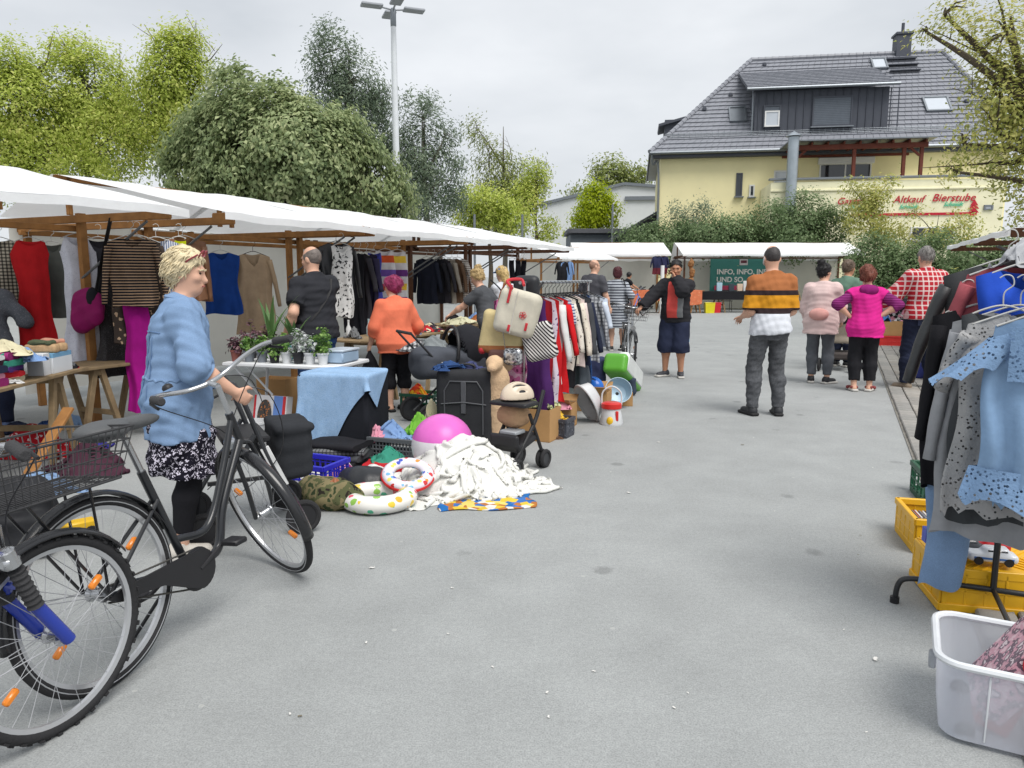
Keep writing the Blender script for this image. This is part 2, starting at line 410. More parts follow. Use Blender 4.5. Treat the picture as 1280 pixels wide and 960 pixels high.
def on_box(c, hf, r=.02):
    c, hf = np.array(c), np.array(hf)
    def col(Q):
        q = Q - c; a = np.abs(q) - hf; m = np.maximum(a, 0); d = np.sqrt((m * m).sum(-1)) + np.minimum(a.max(-1), 0); hit = d < r
        ax = a.argmax(-1); n_in = np.zeros_like(q); np.put_along_axis(n_in, ax[..., None], np.take_along_axis(np.sign(q), ax[..., None], -1), -1)
        out = (a.max(-1) > 0)[..., None]; n = np.where(out, np.sign(q) * m / (np.sqrt((m * m).sum(-1, keepdims=True)) + 1e-9), n_in)
        Q = Q + np.where(hit[..., None], n * (r - d)[..., None], 0); g = Q[..., 2] < .004; Q[..., 2] = np.maximum(Q[..., 2], .004); return Q, hit | g
    return col
# ---------------- setting: ground ----------------
RZ = -24.0                                                        # the market rows run 24 degrees to the right of the view
UU = Vector((math.sin(R(24)), math.cos(R(24)), 0)); PP = Vector((math.cos(R(24)), -math.sin(R(24)), 0)); T0 = Vector((-2.94, 6.6, 0))
def RW(s, q, z=0.0): return T0 + UU * s + PP * q + Vector((0, 0, z))
def asphalt_mat():
    m = bpy.data.materials.new('asphalt'); m.use_nodes = True; nt = m.node_tree; b = nt.nodes['Principled BSDF']
    co = nt.nodes.new('ShaderNodeTexCoord').outputs['Object']
    big = noise_(nt, co, .35, 4, .6); mid = noise_(nt, co, 2.3, 4, .65); fin = noise_(nt, co, 160, 2, .7); med = noise_(nt, co, 45, 3, .7)
    c = ramp(nt, big, [(.3, (.285, .297, .295)), (.7, (.325, .338, .336))])
    c = mixc(nt, 1, c, ramp(nt, mid, [(.3, (.9,) * 3), (.7, (1.06,) * 3)]), 'MULTIPLY')
    c = mixc(nt, 1, c, ramp(nt, fin, [(.32, (.78,) * 3), (.5, (1,) * 3), (.72, (1.22,) * 3)]), 'MULTIPLY')
    c = mixc(nt, 1, c, ramp(nt, med, [(.3, (.9,) * 3), (.7, (1.08,) * 3)]), 'MULTIPLY')
    v = nt.nodes.new('ShaderNodeTexVoronoi'); v.inputs['Scale'].default_value = 1.6; nt.links.new(co, v.inputs['Vector'])   # oil and gum spots
    wob = noise_(nt, co, 6, 4, .7)
    sp = math_(nt, 'ADD', v.outputs['Distance'], math_(nt, 'MULTIPLY', wob, .22))
    c = mixc(nt, 1, c, ramp(nt, sp, [(.16, (.72,) * 3), (.21, (1,) * 3)]), 'MULTIPLY')
    v2 = nt.nodes.new('ShaderNodeTexVoronoi'); v2.inputs['Scale'].default_value = 3.1; nt.links.new(co, v2.inputs['Vector'])
    c = mixc(nt, math_(nt, 'MULTIPLY', math_(nt, 'LESS_THAN', v2.outputs['Distance'], .035), .35), c, (.5, .5, .48))
    nt.links.new(c, b.inputs['Base Color']); b.inputs['Roughness'].default_value = .88; b.inputs['Specular IOR Level'].default_value = .3
    bp = nt.nodes.new('ShaderNodeBump'); bp.inputs['Strength'].default_value = .55; bp.inputs['Distance'].default_value = .004
    nt.links.new(fin, bp.inputs['Height']); nt.links.new(bp.outputs[0], b.inputs['Normal']); return m
g = MB().add([(-400, -60, 0), (400, -60, 0), (400, 900, 0), (-400, 900, 0)], [(0, 1, 2, 3)]).build('ground', asphalt_mat(), None, False); g['kind'] = 'structure'
# paved strip on the right: kerb row and single pavers (local x across, y along the row)
pv = bpy.data.objects.new('pavement', None); COL.objects.link(pv); pv['kind'] = 'structure'
K0 = G(1150, 590) + PP * .08; pv.location = K0; pv.rotation_euler = (0, 0, R(RZ))
mj = M('paving_joint_sand', (.21, .20, .175), var=.3, vs=9)
MB().box((3.6, 9, -.004), (7.4, 34, .024)).build('bedding_sand', mj, pv, False)
mk = [M('kerb_concrete_%d' % i, c, rough=.9, var=.22, vs=9, bump=.4, bs=120, fine=.12) for i, c in enumerate(((.29, .28, .26), (.25, .245, .23)))]
mp_ = [M('paver_concrete_%d' % i, c, rough=.92, var=.25, vs=7, bump=.5, bs=110, fine=.14) for i, c in enumerate(((.31, .295, .265), (.265, .255, .235), (.335, .32, .29), (.29, .27, .24)))]
kb = MB().box((0, 0, 0), (.155, .292, .06), bev=.008).build('kerb_stone', mk[0], pv, angle=20); kb.location = (.0, -4, .003)
kb2 = kb.data.copy(); kb2.materials.clear(); kb2.materials.append(mk[1])
for i in range(1, 62):
    o = kb.copy(); o.data = random.choice((kb.data, kb2)); COL.objects.link(o); o.location = (random.uniform(-.003, .003), -4 + i * .3, .003 + random.uniform(-.002, .002))
pm = []
for i, m in enumerate(mp_):
    pm.append(MB().box((0, 0, 0), (.196, .296, .06), bev=.007).build('paver', m, pv, angle=20))
cnt = 0; far = MB()
for r in range(-16, 84):
    for c in range(0, 28):
        x = .185 + c * .202; y = -1.2 + r * .302 + (c % 2) * .15
        w = pv.matrix_basis @ Vector((x, y, 0))
        if w.y < 2.0: continue
        if c < 9 and 4.3 < w.y < 14 and cnt < 296:
            o = pm[cnt] if cnt < 4 else random.choice(pm).copy()
            if cnt >= 4: COL.objects.link(o)
            o.location = (x, y, .004 + random.uniform(-.0035, .0035)); o.rotation_euler = (R(random.uniform(-.5, .5)), R(random.uniform(-.5, .5)), 0); cnt += 1
        else: far.box((x, y, .004 + random.uniform(-.003, .003)), (.196, .296, .06), bev=.006)
o = far.build('paver_field', mp_[1], pv, angle=20); o['kind'] = 'stuff'
# litter on the asphalt
ml = M('litter_paper', C(235, 233, 228), var=.1)
for i in range(34):
    u, v = random.uniform(330, 1120), random.uniform(600, 955) if i % 3 else random.uniform(500, 620)
    if v < 660 and u < 690: continue
    p = G(u, v); s = random.uniform(.004, .008) if i % 8 else .014; a = random.uniform(0, 6)
    b = MB(); b.grid(lambda x, y: (s * (x - .5) * 2.1 + .25 * s * math.sin(7 * y), s * (y - .5) + .2 * s * math.sin(9 * x), .004 + .3 * s * abs(math.sin(4 * x + 3 * y + i))), 5, 4)
    o = b.build('litter_scrap', M('litter_leaf', C(120, 110, 85)) if i % 5 == 4 else ml, None, True); o.location = p; o.rotation_euler = (0, 0, a)
    if i % 5 == 4: tag(o, 'tiny dry brown leaf scrap lying on the grey asphalt', 'litter', 'brown scraps on the asphalt')
    else: tag(o, 'tiny crumpled white paper scrap lying on the grey asphalt', 'litter', 'white scraps on the asphalt')
# ---------------- house ----------------
HA = Vector((8.17, 42.0, 0)); H_ = thing('house', 'yellow house with dark tiled hip roof, wide dormer and terrace', 'house', HA, R(-9.4))
mw = M('render_yellow', C(246, 236, 186, .92), var=.07, vs=.8, bump=.3, bs=30); mann = M('render_pale', C(238, 234, 200, .95), var=.12, vs=1.1, bump=.3, bs=25)
mt = M('roof_tile', C(142, 145, 153), rough=.5, var=.12, vs=3, spec=.45); mdk = M('dormer_cladding', C(78, 82, 92), rough=.6, var=.1); mzn = M('zinc', C(140, 146, 152), rough=.4, metal=.6, var=.1)
mgl = M('window_glass_dark', (.02, .025, .03), rough=.05, spec=.8, var=.0); mwh = M('window_frame_white', C(240, 240, 238), rough=.5, var=.04); mbr = M('pergola_wood', C(118, 62, 48), rough=.8, var=.25, vs=4)
mgs = M('skylight_glass', C(205, 212, 220), rough=.08, spec=.8, var=.03); mshut = M('shutter_grey', C(98, 106, 116), rough=.5, pat=('stripes', 'z', .09, .2, C(70, 76, 84)))
L_, EV, RG = 17.5, 8.2, 14.2
def hb(name, c, d, m, par=None, bev=0.01): return MB().box(c, d, bev=bev).build(name, m, par or H_)
hb('wall', (L_ / 2, 5.5, EV / 2), (L_, 11, EV), mw)
# roof: a closed hip body and courses of single tiles on the slopes in view
e0 = [(-.55, -.55, EV - .1), (L_ + .55, -.55, EV - .1), (L_ + .55, 11.55, EV - .1), (-.55, 11.55, EV - .1)]; r0 = [(5.3, 5.5, RG), (15.9, 5.5, RG)]
roof = MB().add(e0 + r0, [(0, 1, 5, 4), (1, 2, 5), (2, 3, 4, 5), (3, 0, 4), (3, 2, 1, 0)]).build('roof', mt, H_, False)
def tiles(a, b, c, d, n_c, tw, name):              # eave a-b, ridge d-c (points), laid course by course
    a, b, c, d = map(Vector, (a, b, c, d)); up = ((d + c) / 2 - (a + b) / 2); nrm = (b - a).cross(d - a).normalized(); mb = MB()
    for i in range(n_c):
        t0, t1 = i / n_c, (i + 1.12) / n_c; l0, r0_ = a.lerp(d, t0), b.lerp(c, t0); l1, r1_ = a.lerp(d, min(1, t1)), b.lerp(c, min(1, t1))
        ex = (b - a).normalized(); n = max(1, int(round((r0_ - l0).length / tw))); k = (i % 2) * .5
        for j in range(n):
            f0, f1 = max(0, (j + k - .5) / n), min(1, (j + k + .46) / n)
            f0b, f1b = f0 + .012 / n, f1
            p = [l0.lerp(r0_, f0b), l0.lerp(r0_, f1b)]; q = [l1.lerp(r1_, f1b), l1.lerp(r1_, f0b)]
            jz = random.uniform(0, .012)
            lo_, hi_ = nrm * .02, nrm * (.085 + jz); ti = nrm * .03
            V = [p[0] + lo_, p[1] + lo_, p[0] + hi_, p[1] + hi_, q[0] + ti, q[1] + ti]
            mb.add(V, [(0, 1, 3, 2), (2, 3, 4, 5), (0, 2, 5), (1, 4, 3)])
    o = mb.build(name, mt, roof, False); o['kind'] = 'stuff'; return o
tiles((-.6, -.62, EV - .15), (L_ + .6, -.62, EV - .15), (15.9, 5.5, RG), (5.3, 5.5, RG), 23, .33, 'roof_tile_courses')
tiles((-.6, 11.6, EV - .15), (-.6, -.62, EV - .15), (5.3, 5.5, RG), (5.3, 5.5, RG), 23, .33, 'roof_tile_courses')
tiles((L_ + .6, -.62, EV - .15), (L_ + .6, 11.6, EV - .15), (15.9, 5.5, RG), (15.9, 5.5, RG), 23, .33, 'roof_tile_courses')
rc = MB()
for a, b in (((-.6, -.6, EV - .05), (5.3, 5.5, RG + .08)), ((L_ + .6, -.6, EV - .05), (15.9, 5.5, RG + .08)), ((5.3, 5.5, RG + .08), (15.9, 5.5, RG + .08))):
    a, b = Vector(a), Vector(b); n = int((b - a).length / .38)
    for i in range(n): rc.tube([a.lerp(b, i / n), a.lerp(b, (i + 1.08) / n)], [.15, .12], 8)
o = rc.build('ridge_caps', mt, roof); o['kind'] = 'stuff'
sl = (RG - EV) / 6.05
def on_roof(x, y, dz=0): return Vector((x, y, EV - .1 + (y + .55) * (RG - EV + .1) / 6.05 + dz))
g_ = MB(); g_.tube([(-.6, -.72, EV - .12), (L_ + .6, -.72, EV - .12)], .09, 8); g_.build('gutter', mzn, H_)
MB().tube(bez([(-.5, -.7, EV - .2), (-.42, -.45, EV - .7), (-.1, -.12, EV - 1.1), (-.1, -.12, 0)], 6), .06, 8).build('downpipe', mzn, H_)
hb('fascia', (L_ / 2, -.3, EV - .28), (L_ + .9, .5, .16), mdk)
sg = MB()                                           # snow guard rail along the eave
for k in range(3): sg.tube([on_roof(.2, .2, .16 + .09 * k), on_roof(L_ - .2, .2, .16 + .09 * k)], .018, 5)
for i in range(56): sg.tube([on_roof(.3 + i * .305, .2, .04), on_roof(.3 + i * .305, .2, .40)], .012, 4)
sg.build('snow_guard', mzn, roof)
# dormer
dx0, dx1, dy = 4.9, 11.65, .35
zb, zt = EV + .45, EV + 3.1
hb('dormer_wall', ((dx0 + dx1) / 2, dy + 2, (zb + zt) / 2), (dx1 - dx0, 4, zt - zb), mdk); bt = None
for i in range(19): hb('cladding_batten', (dx0 + .2 + i * .39, dy - .02, (zb + zt) / 2), (.05, .05, zt - zb - .1), mdk, bpy.data.objects['dormer_wall'])
dr = MB(); tiles_par = roof
a, b = (dx0 - .45, dy - .45, zt - .05), (dx1 + .3, dy - .45, zt - .05); c, d = (dx1 + .3, 4.3, zt + 1.8), (dx0 - .45, 4.3, zt + 1.8)
dr.add([a, b, c, d] + [(p[0], p[1], p[2] + .14) for p in (a, b, c, d)], [(0, 1, 2, 3), (4, 5, 6, 7), (0, 1, 5, 4), (1, 2, 6, 5), (2, 3, 7, 6), (3, 0, 4, 7)]); dr.build('dormer_roof', mdk, H_)
up = lambda p, q: (p[0], p[1], p[2] + q)
tiles(up(a, .13), up(b, .13), up(c, .13), up(d, .13), 10, .3, 'dormer_tile_courses')
MB().tube([(dx0 - .5, dy - .52, zt + .02), (dx1 + .35, dy - .52, zt + .02)], .085, 8).build('dormer_gutter', mzn, H_)
MB().tube(bez([(dx0 - .2, dy - .5, zt - .05), (dx0 - .12, dy - .1, zt - .4), (dx0 - .12, dy - .1, zb)], 6), .05, 6).build('downpipe', mzn, H_)
def window(x0, x1, z0, z1, y, frame, pane, mull=0, par=None, sill=True):
    w = MB(); t = .07
    w.box(((x0 + x1) / 2, y, z0 + t / 2), (x1 - x0, .1, t)); w.box(((x0 + x1) / 2, y, z1 - t / 2), (x1 - x0, .1, t))
    for x in [x0 + t / 2, x1 - t / 2] + [x0 + (x1 - x0) * (i + 1) / (mull + 1) for i in range(mull)]: w.box((x, y - .003, (z0 + z1) / 2), (t, .1, z1 - z0 - .004))
    f = w.build('window', frame, par or H_, False)
    MB().box(((x0 + x1) / 2, y + .01, (z0 + z1) / 2), (x1 - x0 - .1, .05, z1 - z0 - .1)).build('pane', pane, f, False)
    if sill: MB().box(((x0 + x1) / 2, y - .08, z0 - .04), (x1 - x0 + .16, .2, .06)).build('sill', mzn, f, False)
    return f
window(dx0 + .45, dx0 + 1.35, zb + .75, zt - .75, dy - .06, mdk, mshut, 0, None, False)
window(dx0 + .52, dx0 + 1.28, zb + .78, zb + 1.6, dy - .1, mwh, mgs, 0, None, False)
window(dx0 + 2.95, dx0 + 4.95, zb + .72, zt - .4, dy - .06, mdk, mshut)
def skylight(x0, x1, y0, y1, m=mgs, name='skylight'):
    c = on_roof((x0 + x1) / 2, (y0 + y1) / 2, .16); an = math.atan2(RG - EV + .1, 6.05); MM = T(*c) @ rot('X', math.degrees(an)); ln = (y1 - y0) / math.cos(an)
    f = MB(); w = x1 - x0
    for s in (-1, 1): f.box((s * (w / 2), 0, 0), (.09, ln + .09, .16), MM); f.box((0, s * ln / 2, .003), (w, .09, .16), MM)
    o = f.build(name, mzn, roof, False); MB().box((0, 0, 0), (w - .05, ln - .05, .06), MM).build('pane', m, o, False)
skylight(13.9, 15.1, 1.35, 2.2); skylight(11.9, 12.65, 4.35, 5.05); skylight(3.75, 4.6, 1.1, 2.0, mzn, 'roof_hatch')
ch = MB(); ch.box((13.7, 5.6, RG + .1), (.8, .8, 1.9), bev=.02); ch.box((13.7, 5.6, RG + 1.1), (.95, .95, .14), bev=.02); ch.tube([(13.7, 5.6, RG + 1.1), (13.7, 5.6, RG + 1.75)], .09, 8); ch.build('chimney', mdk, roof)
st = MB()
for k in range(3): st.box(on_roof(13.5, 4.9 - k * .42, .22), (1.6, .3, .05)); 
st.build('roof_step', mdk, roof)
for x, y in ((3.9, 2.9), (6.0, 5.0), (16, 1.9), (2.4, 2.0)): MB().box(on_roof(x, y, .16), (.22, .22, .22), bev=.04).build('roof_vent', mdk, roof)
sdm = MB(); sdm.box((1.6, 5.4, EV + 1.9), (2.6, 2.4, 1.3)); sdm.box((1.5, 5.4, EV + 2.6), (3.2, 2.9, .14), T(1.5, 5.4, EV + 2.6) @ rot('Y', -14) @ T(-1.5, -5.4, -EV - 2.6)); sdm.build('side_dormer', mdk, H_)
# facade openings
hz = lambda v, y=41.5: W(640, v, y).z
window(4.05, 4.38, hz(246), hz(217), -.03, mdk, mgl); window(4.75, 5.03, hz(247), hz(232), -.03, mwh, mgl)
window(6.0, 7.2, hz(246), hz(215), -.03, mwh, mgs)
window(8.3, 10.9, hz(228), hz(208), -.04, mwh, mgl, 1, None, False); MB().box((9.6, -.12, hz(205)), (2.8, .25, .35), bev=.03).build('shutter_box', mwh, H_)
# terrace annex in front, with the lettered parapet
AZ = hz(225, 38.6)
hb('annex_wall', (10.7, -1.6, AZ / 2 - .1), (10.7, 3.15, AZ - .2), mann); hb('parapet_coping', (10.7, -3.1, AZ - .05), (10.9, .32, .1), mzn)
hb('parapet_band', (10.7, -3.2, AZ - .62), (10.72, .08, .08), mann)
for x in (6.55, 9.3, 11.6, 12.4): MB().box((x, -2.7, AZ + .75), (.16, .16, 1.6), bev=.01).build('pergola_post', mbr, H_)
pr = MB(); pr.box((9.5, -2.75, AZ + 1.5), (6.3, .17, .24), bev=.01); pr.box((9.5, -.15, AZ + 1.5), (6.3, .14, .2), bev=.01)
for i in range(9): pr.beam((6.5 + i * .75, -3.0, AZ + 1.66), (6.5 + i * .75, -.1, AZ + 1.7), .08, .14)
for x, s in ((6.6, 1), (12.3, -1)): pr.beam((x, -2.72, AZ + 1.0), (x + s * .65, -2.72, AZ + 1.58), .1, .1)
pr.build('pergola_rafters', mbr, H_)
MB().box((9.5, -1.62, AZ + 1.78), (6.8, 3.3, .06), T(0, 0, 0) @ rot('X', 0)).build('pergola_roof', mzn, H_)
sp = MB(); px = W(985, 200, 38.7); l = H_.location
pl = Matrix.Rotation(R(9.4), 4, 'Z') @ (px - HA); sp.tube([(pl.x, -3.5, 2.5), (pl.x, -3.5, hz(176, 38.5))], .26, 14); sp.lathe([(.40, 0), (.02, .25)], 14, T(pl.x, -3.5, hz(175, 38.5)))
sp.build('stove_pipe', M('galvanised_pipe', C(178, 188, 196), rough=.35, metal=.5, var=.15, vs=3), H_)
window(12.0, 14.0, hz(303, 38.4), hz(286, 38.4), -3.2, mwh, mgl, 2)
window(15.2, 15.6, hz(267, 38.4), hz(261, 38.4), -3.2, mzn, mgs, 0, None, False)
mred = M('letter_red', C(200, 38, 58), var=.1); mgrn = M('letter_green', C(95, 205, 165), var=.1)
TX = lambda x, v: T(x, -3.215, hz(v, 38.5)) @ rot('X', 90)
text_obj('lettering', 'Gaststube', .46, mred, TX(8.5, 258), H_, .3, .01, bold=.002); text_obj('lettering', 'Altkauf', .48, mred, TX(11.1, 257), H_, .3, .01, bold=.003); text_obj('lettering', 'Bierstube', .50, mred, TX(12.85, 256), H_, .3, .01, bold=.003)
for x in (9.1, 11.4, 13.4): text_obj('sub_lettering', 'Schmidt', .26, mgrn, TX(x, 264 if x < 13 else 262), H_, .35, .01, bold=.006)
ar = MB(); ar.box((12.0, -3.22, hz(271, 38.5)), (5.6, .02, .12)); 
for k, (w_, z_) in enumerate(((.24, -.02), (.24, .16), (.18, .32))): ar.add([(14.75 - w_, -3.235 - k * .004, hz(271, 38.5) + z_ + .05), (14.75 + w_, -3.235 - k * .004, hz(271, 38.5) + z_ + .05), (14.75, -3.235 - k * .004, hz(271, 38.5) + z_ + .34)], [(0, 1, 2)])
ar.box((14.75, -3.225, hz(271, 38.5)), (.3, .02, .2)); ar.build('arrow', mred, H_, False)
# sheds behind
mshed = M('shed_wall', C(222, 226, 226), var=.08, vs=.7); s1 = thing('white_shed', 'white gabled shed with grey roof edge behind the yellow tree', 'shed', (6.2, 62, 0), R(-6))
def wz(v, y): return W(640, v, y).z
pf = [(-3.9, 0), (4.0, 0), (6.6, 0), (6.6, wz(233, 61)), (2.9, wz(229, 61)), (-3.9, wz(255, 62))]
MB().prism(pf, 9, rot('X', 90) @ T(0, 0, -9)).build('wall', mshed, s1, False)
re = MB(); re.beam((-4.1, -.1, wz(255, 62) - .03), (2.9, -.1, wz(229, 61) + .03), .25, .22); re.beam((2.9, -.1, wz(229, 61) + .03), (6.8, -.1, wz(234, 61)), .25, .22); re.box((4.8, -.1, wz(247, 61)), (3.6, .2, .3)); re.build('roof_edge', mzn, s1)
s2 = thing('dark_garage', 'low flat roofed dark garage behind the market stalls', 'garage', (4.4, 49, 0), 0)
MB().box((2.2, 2, wz(290, 49) / 2), (5.6, 4, wz(290, 49) - .3)).build('wall', M('garage_wall', C(96, 104, 112), var=.15), s2, False); MB().box((2.2, 1.9, wz(289, 49)), (6.0, 4.4, .3), bev=.03).build('roof', M('bitumen', C(92, 94, 100), rough=.8), s2)
s3 = thing('slate_lean_to', 'dark slate lean-to roof sloping up against the yellow house', 'lean-to', (6.3, 46, 0), 0)
MB().prism([(-.6, 0), (3.2, 0), (3.2, wz(258, 46)), (-.9, wz(308, 46))], 5, rot('X', 90) @ T(0, 0, -5)).build('wall', M('slate', C(66, 72, 84), rough=.6, var=.2, vs=6, pat=('stripes', 'z', .22, .12, C(45, 48, 58))), s3, False)
MB().beam((-1.1, -.15, wz(310, 46)), (3.3, -.15, wz(258, 46) + .1), .4, .16).build('verge_board', mdk, s3)
# lamp post and thin masts
lp = thing('lamp_post', 'tall white street lamp with four flat lamp heads', 'street lamp', (-3.48, 23, 0))
MB().tube([(0, 0, 0), (0, 0, 5), (0, 0, 9.1)], [.12, .10, .075], 14).build('pole', M('mast_white', C(228, 232, 236), rough=.4, var=.05), lp)
MB().lathe([(.05, 0), (.085, .05), (.085, .5), (.06, .55)], 12, T(0, 0, 8.7)).build('collar', mzn, lp)
for i in range(4):
    hd = MB(); mm = T(0, 0, 9.2) @ rot('Z', 20 + 90 * i); hd.box((.62, 0, .06), (.62, .34, .07), mm, .02); hd.tube([(0, 0, 0), (.35, 0, .05)], .03, 6, False, mm); hd.build('lamp_head', M('lamp_head_grey', C(170, 174, 180), rough=.4, var=.05), lp)
for u, v, y, lab in ((593, 268, 30, 'thin grey mast in front of the birch'), (653, 268, 33, 'thin grey mast left of the white shed'), (766, 255, 38, 'thin grey mast before the slate lean-to')):
    q = W(u, v, y); o = MB().tube([(0, 0, 0), (0, 0, q.z)], .05, 8).build('flag_mast', mzn); o.location = (q.x, y, 0); tag(o, lab, 'mast', 'thin masts behind the stalls')
# ---------------- trees ----------------
def leaf_mat(name, cols, tr=.35):
    if name in MATS: return MATS[name]
    m = bpy.data.materials.new(name); m.use_nodes = True; nt = m.node_tree; b = nt.nodes['Principled BSDF']
    ge = nt.nodes.new('ShaderNodeNewGeometry'); co = nt.nodes.new('ShaderNodeTexCoord').outputs['Object']
    f = math_(nt, 'ADD', math_(nt, 'MULTIPLY', ge.outputs['Random Per Island'], .55), math_(nt, 'MULTIPLY', noise_(nt, co, .9, 3, .6), .5))
    c = ramp(nt, f, [(.2 + .65 * i / (len(cols) - 1), x) for i, x in enumerate(cols)])
    nt.links.new(c, b.inputs['Base Color']); b.inputs['Roughness'].default_value = .55; b.inputs['Specular IOR Level'].default_value = .3
    t = nt.nodes.new('ShaderNodeBsdfTranslucent'); nt.links.new(c, t.inputs[0]); mx = nt.nodes.new('ShaderNodeMixShader'); mx.inputs[0].default_value = tr
    nt.links.new(b.outputs[0], mx.inputs[1]); nt.links.new(t.outputs[0], mx.inputs[2]); nt.links.new(mx.outputs[0], nt.nodes['Material Output'].inputs[0])
    MATS[name] = m; return m
def leaves(cl, n, spread, size, rg, ctr, droop=.3, asp=.5, outw=1.3):
    N = len(cl) * n; c = np.repeat(cl, n, 0) + rg.normal(size=(N, 3)) * spread
    nr = rg.normal(size=(N, 3)) * .55 + (c - ctr) / (np.linalg.norm(c - ctr, axis=1, keepdims=True) + 1e-6) * outw + np.array([0, 0, .55])
    nr /= np.linalg.norm(nr, axis=1, keepdims=True)
    t = np.cross(nr, rg.normal(size=(N, 3))); t -= np.array([0, 0, droop]); t -= nr * (t * nr).sum(1, keepdims=True); t /= np.linalg.norm(t, axis=1, keepdims=True) + 1e-9
    s = np.cross(nr, t); L = size * rg.uniform(.6, 1.35, (N, 1)); Wd = L * asp
    V = np.stack([c - t * L * .5, c + s * Wd * .5 + nr * L * .08, c + t * L * .5 - nr * L * .12, c - s * Wd * .5 + nr * L * .08], 1).reshape(-1, 3)
    return V, np.arange(N * 4).reshape(-1, 4)
def tree(name, label, u, y, blobs, lm, n_cl, n_lf, size, spread, bark, trunk=.16, seed=1, group=None, shell=.55, dz=.8, droop=.3, asp=.5, sticks=(), cat='tree', clumpy=.35, outw=1.2):
    rg = np.random.RandomState(seed); rr = random.Random(seed); base = G(640, 400); base = Vector(((u - 640) / FOC * y, y, 0)); o = thing(name, label, cat, base, 0, group)
    bl = [((W(a, b, y + (dd if len(q) else 0)) - base), ru * y / FOC, rv * y / FOC) for a, b, ru, rv, *q in blobs for dd in [q[0] if q else 0]]
    vol = np.array([r * r * z for _, r, z in bl]) ** .75; vol /= vol.sum(); br = MB(); cls = []; top = max(b[0].z + b[2] * .3 for b in bl)
    ctr = sum((b[0] for b in bl), Vector()) / len(bl); tk = bez([(0, 0, 0), (ctr.x * .25 + .1, ctr.y * .2, top * .35), (ctr.x * .8, ctr.y * .6, top * .72), (ctr.x, ctr.y, top * .98)], 8)
    br.tube(tk, [trunk * (1.15 - 1.05 * i / (len(tk) - 1)) for i in range(len(tk))], 8)
    for (c, r, z), w in zip(bl, vol):
        k = max(4, int(n_cl * w)); d = rg.normal(size=(k * 3, 3)); d /= np.linalg.norm(d, axis=1, keepdims=True)
        lump = np.array([.72 + clumpy * noise.noise(Vector(x * 2.3 + seed)) for x in d]); rad = rg.uniform(shell, 1, k * 3) ** .6 * lump / .86
        d = (d * rad[:, None] * np.array([r, r * dz, z]))[:k] + np.array(c); cls.append(d)
        st = tk[int(len(tk) * min(.95, max(.3, .55 * c.z / max(top, .1) + .15)))]; md = st.lerp(c, .55) + Vector((rr.uniform(-.2, .2), rr.uniform(-.2, .2), .25 * z))
        br.tube(bez([st, md, c], 5), [trunk * .42 - trunk * .3 * i / 10 for i in range(11)], 6)
        for q in d[:max(5, k // 7)]: br.tube([c, (c + Vector(q)) / 2 + Vector((0, 0, .1)), q], [trunk * .14, trunk * .09, .006], 4)
    for a, b, a2, b2 in sticks:
        p, q = W(a, b, y) - base, W(a2, b2, y) - base; br.tube([p, p.lerp(q, .5) + Vector((.08, .1, 0)), q], [.03, .02, .006], 4)
        for t in (.35, .55, .75): m_ = p.lerp(q, t); br.tube([m_, m_ + Vector((rr.uniform(-.5, .5), rr.uniform(-.3, .3), rr.uniform(.2, .5)))], [.012, .004], 4)
    br.build('trunk', bark, o); cl = np.concatenate(cls); V, Q = leaves(cl, n_lf, spread, size, rg, np.array(ctr), droop, asp, outw)
    me = np_mesh('crown', V, Q); cr = mesh_obj('crown', me, lm, o, False); cr['kind'] = 'stuff'; return o
bark = M('bark', C(92, 82, 70), rough=.95, var=.35, vs=14, bump=.8, bs=40); barkg = M('bark_grey', C(120, 114, 104), rough=.95, var=.3, vs=14, bump=.8, bs=40)
ly = leaf_mat('leaf_yellow_green', [C(160, 178, 76), C(198, 214, 102), C(220, 232, 126), C(234, 232, 142)], .5)
lb = leaf_mat('leaf_lime', [C(150, 170, 20), C(190, 208, 40), C(212, 222, 70)], .45)
ld = leaf_mat('leaf_dark', [C(114, 134, 94), C(158, 174, 126), C(186, 200, 148), C(214, 220, 170)], .45)
la = leaf_mat('leaf_blue_green', [C(104, 122, 104), C(140, 158, 132), C(170, 184, 156)], .45)
lh = leaf_mat('leaf_hedge', [C(84, 108, 70), C(130, 154, 106), C(172, 192, 146)], .45)
lv = leaf_mat('leaf_willow', [C(120, 136, 70), C(160, 172, 100), C(190, 196, 130)], .4)
lr = leaf_mat('leaf_autumn_green', [C(144, 156, 90), C(192, 198, 112), C(218, 216, 130), C(230, 222, 150)], .5)
tree('box_elder', 'airy yellow-green tree with upright twigs, behind the stall with the red dress', 30, 25, [(20, 130, 55, 70), (0, 190, 60, 60), (60, 200, 50, 50), (10, 80, 30, 40), (45, 90, 18, 30)], ly, 430, 60, .115, .22, bark, .16, 3, 'yellow-green trees behind the stalls', sticks=((40, 110, 66, 42), (20, 100, 10, 50)))
tree('box_elder', 'yellow-green tree with bare grey shoots, between its two look-alike neighbours', 115, 26, [(110, 110, 48, 60), (85, 70, 28, 30), (130, 180, 60, 55), (70, 160, 40, 50), (148, 120, 22, 45)], ly, 430, 60, .115, .22, barkg, .16, 5, 'yellow-green trees behind the stalls', sticks=((100, 120, 70, 35), (120, 120, 105, 42), (140, 130, 150, 55)))
tree('box_elder', 'tall golden-green tree with bare top shoots beside the dark round tree', 215, 25.5, [(215, 90, 38, 55), (232, 60, 22, 35), (190, 150, 45, 55), (225, 170, 40, 50), (250, 95, 18, 25)], ly, 430, 60, .115, .22, bark, .15, 8, 'yellow-green trees behind the stalls', sticks=((210, 90, 180, 30), (225, 80, 222, 28), (240, 90, 278, 55), (235, 70, 245, 25)))
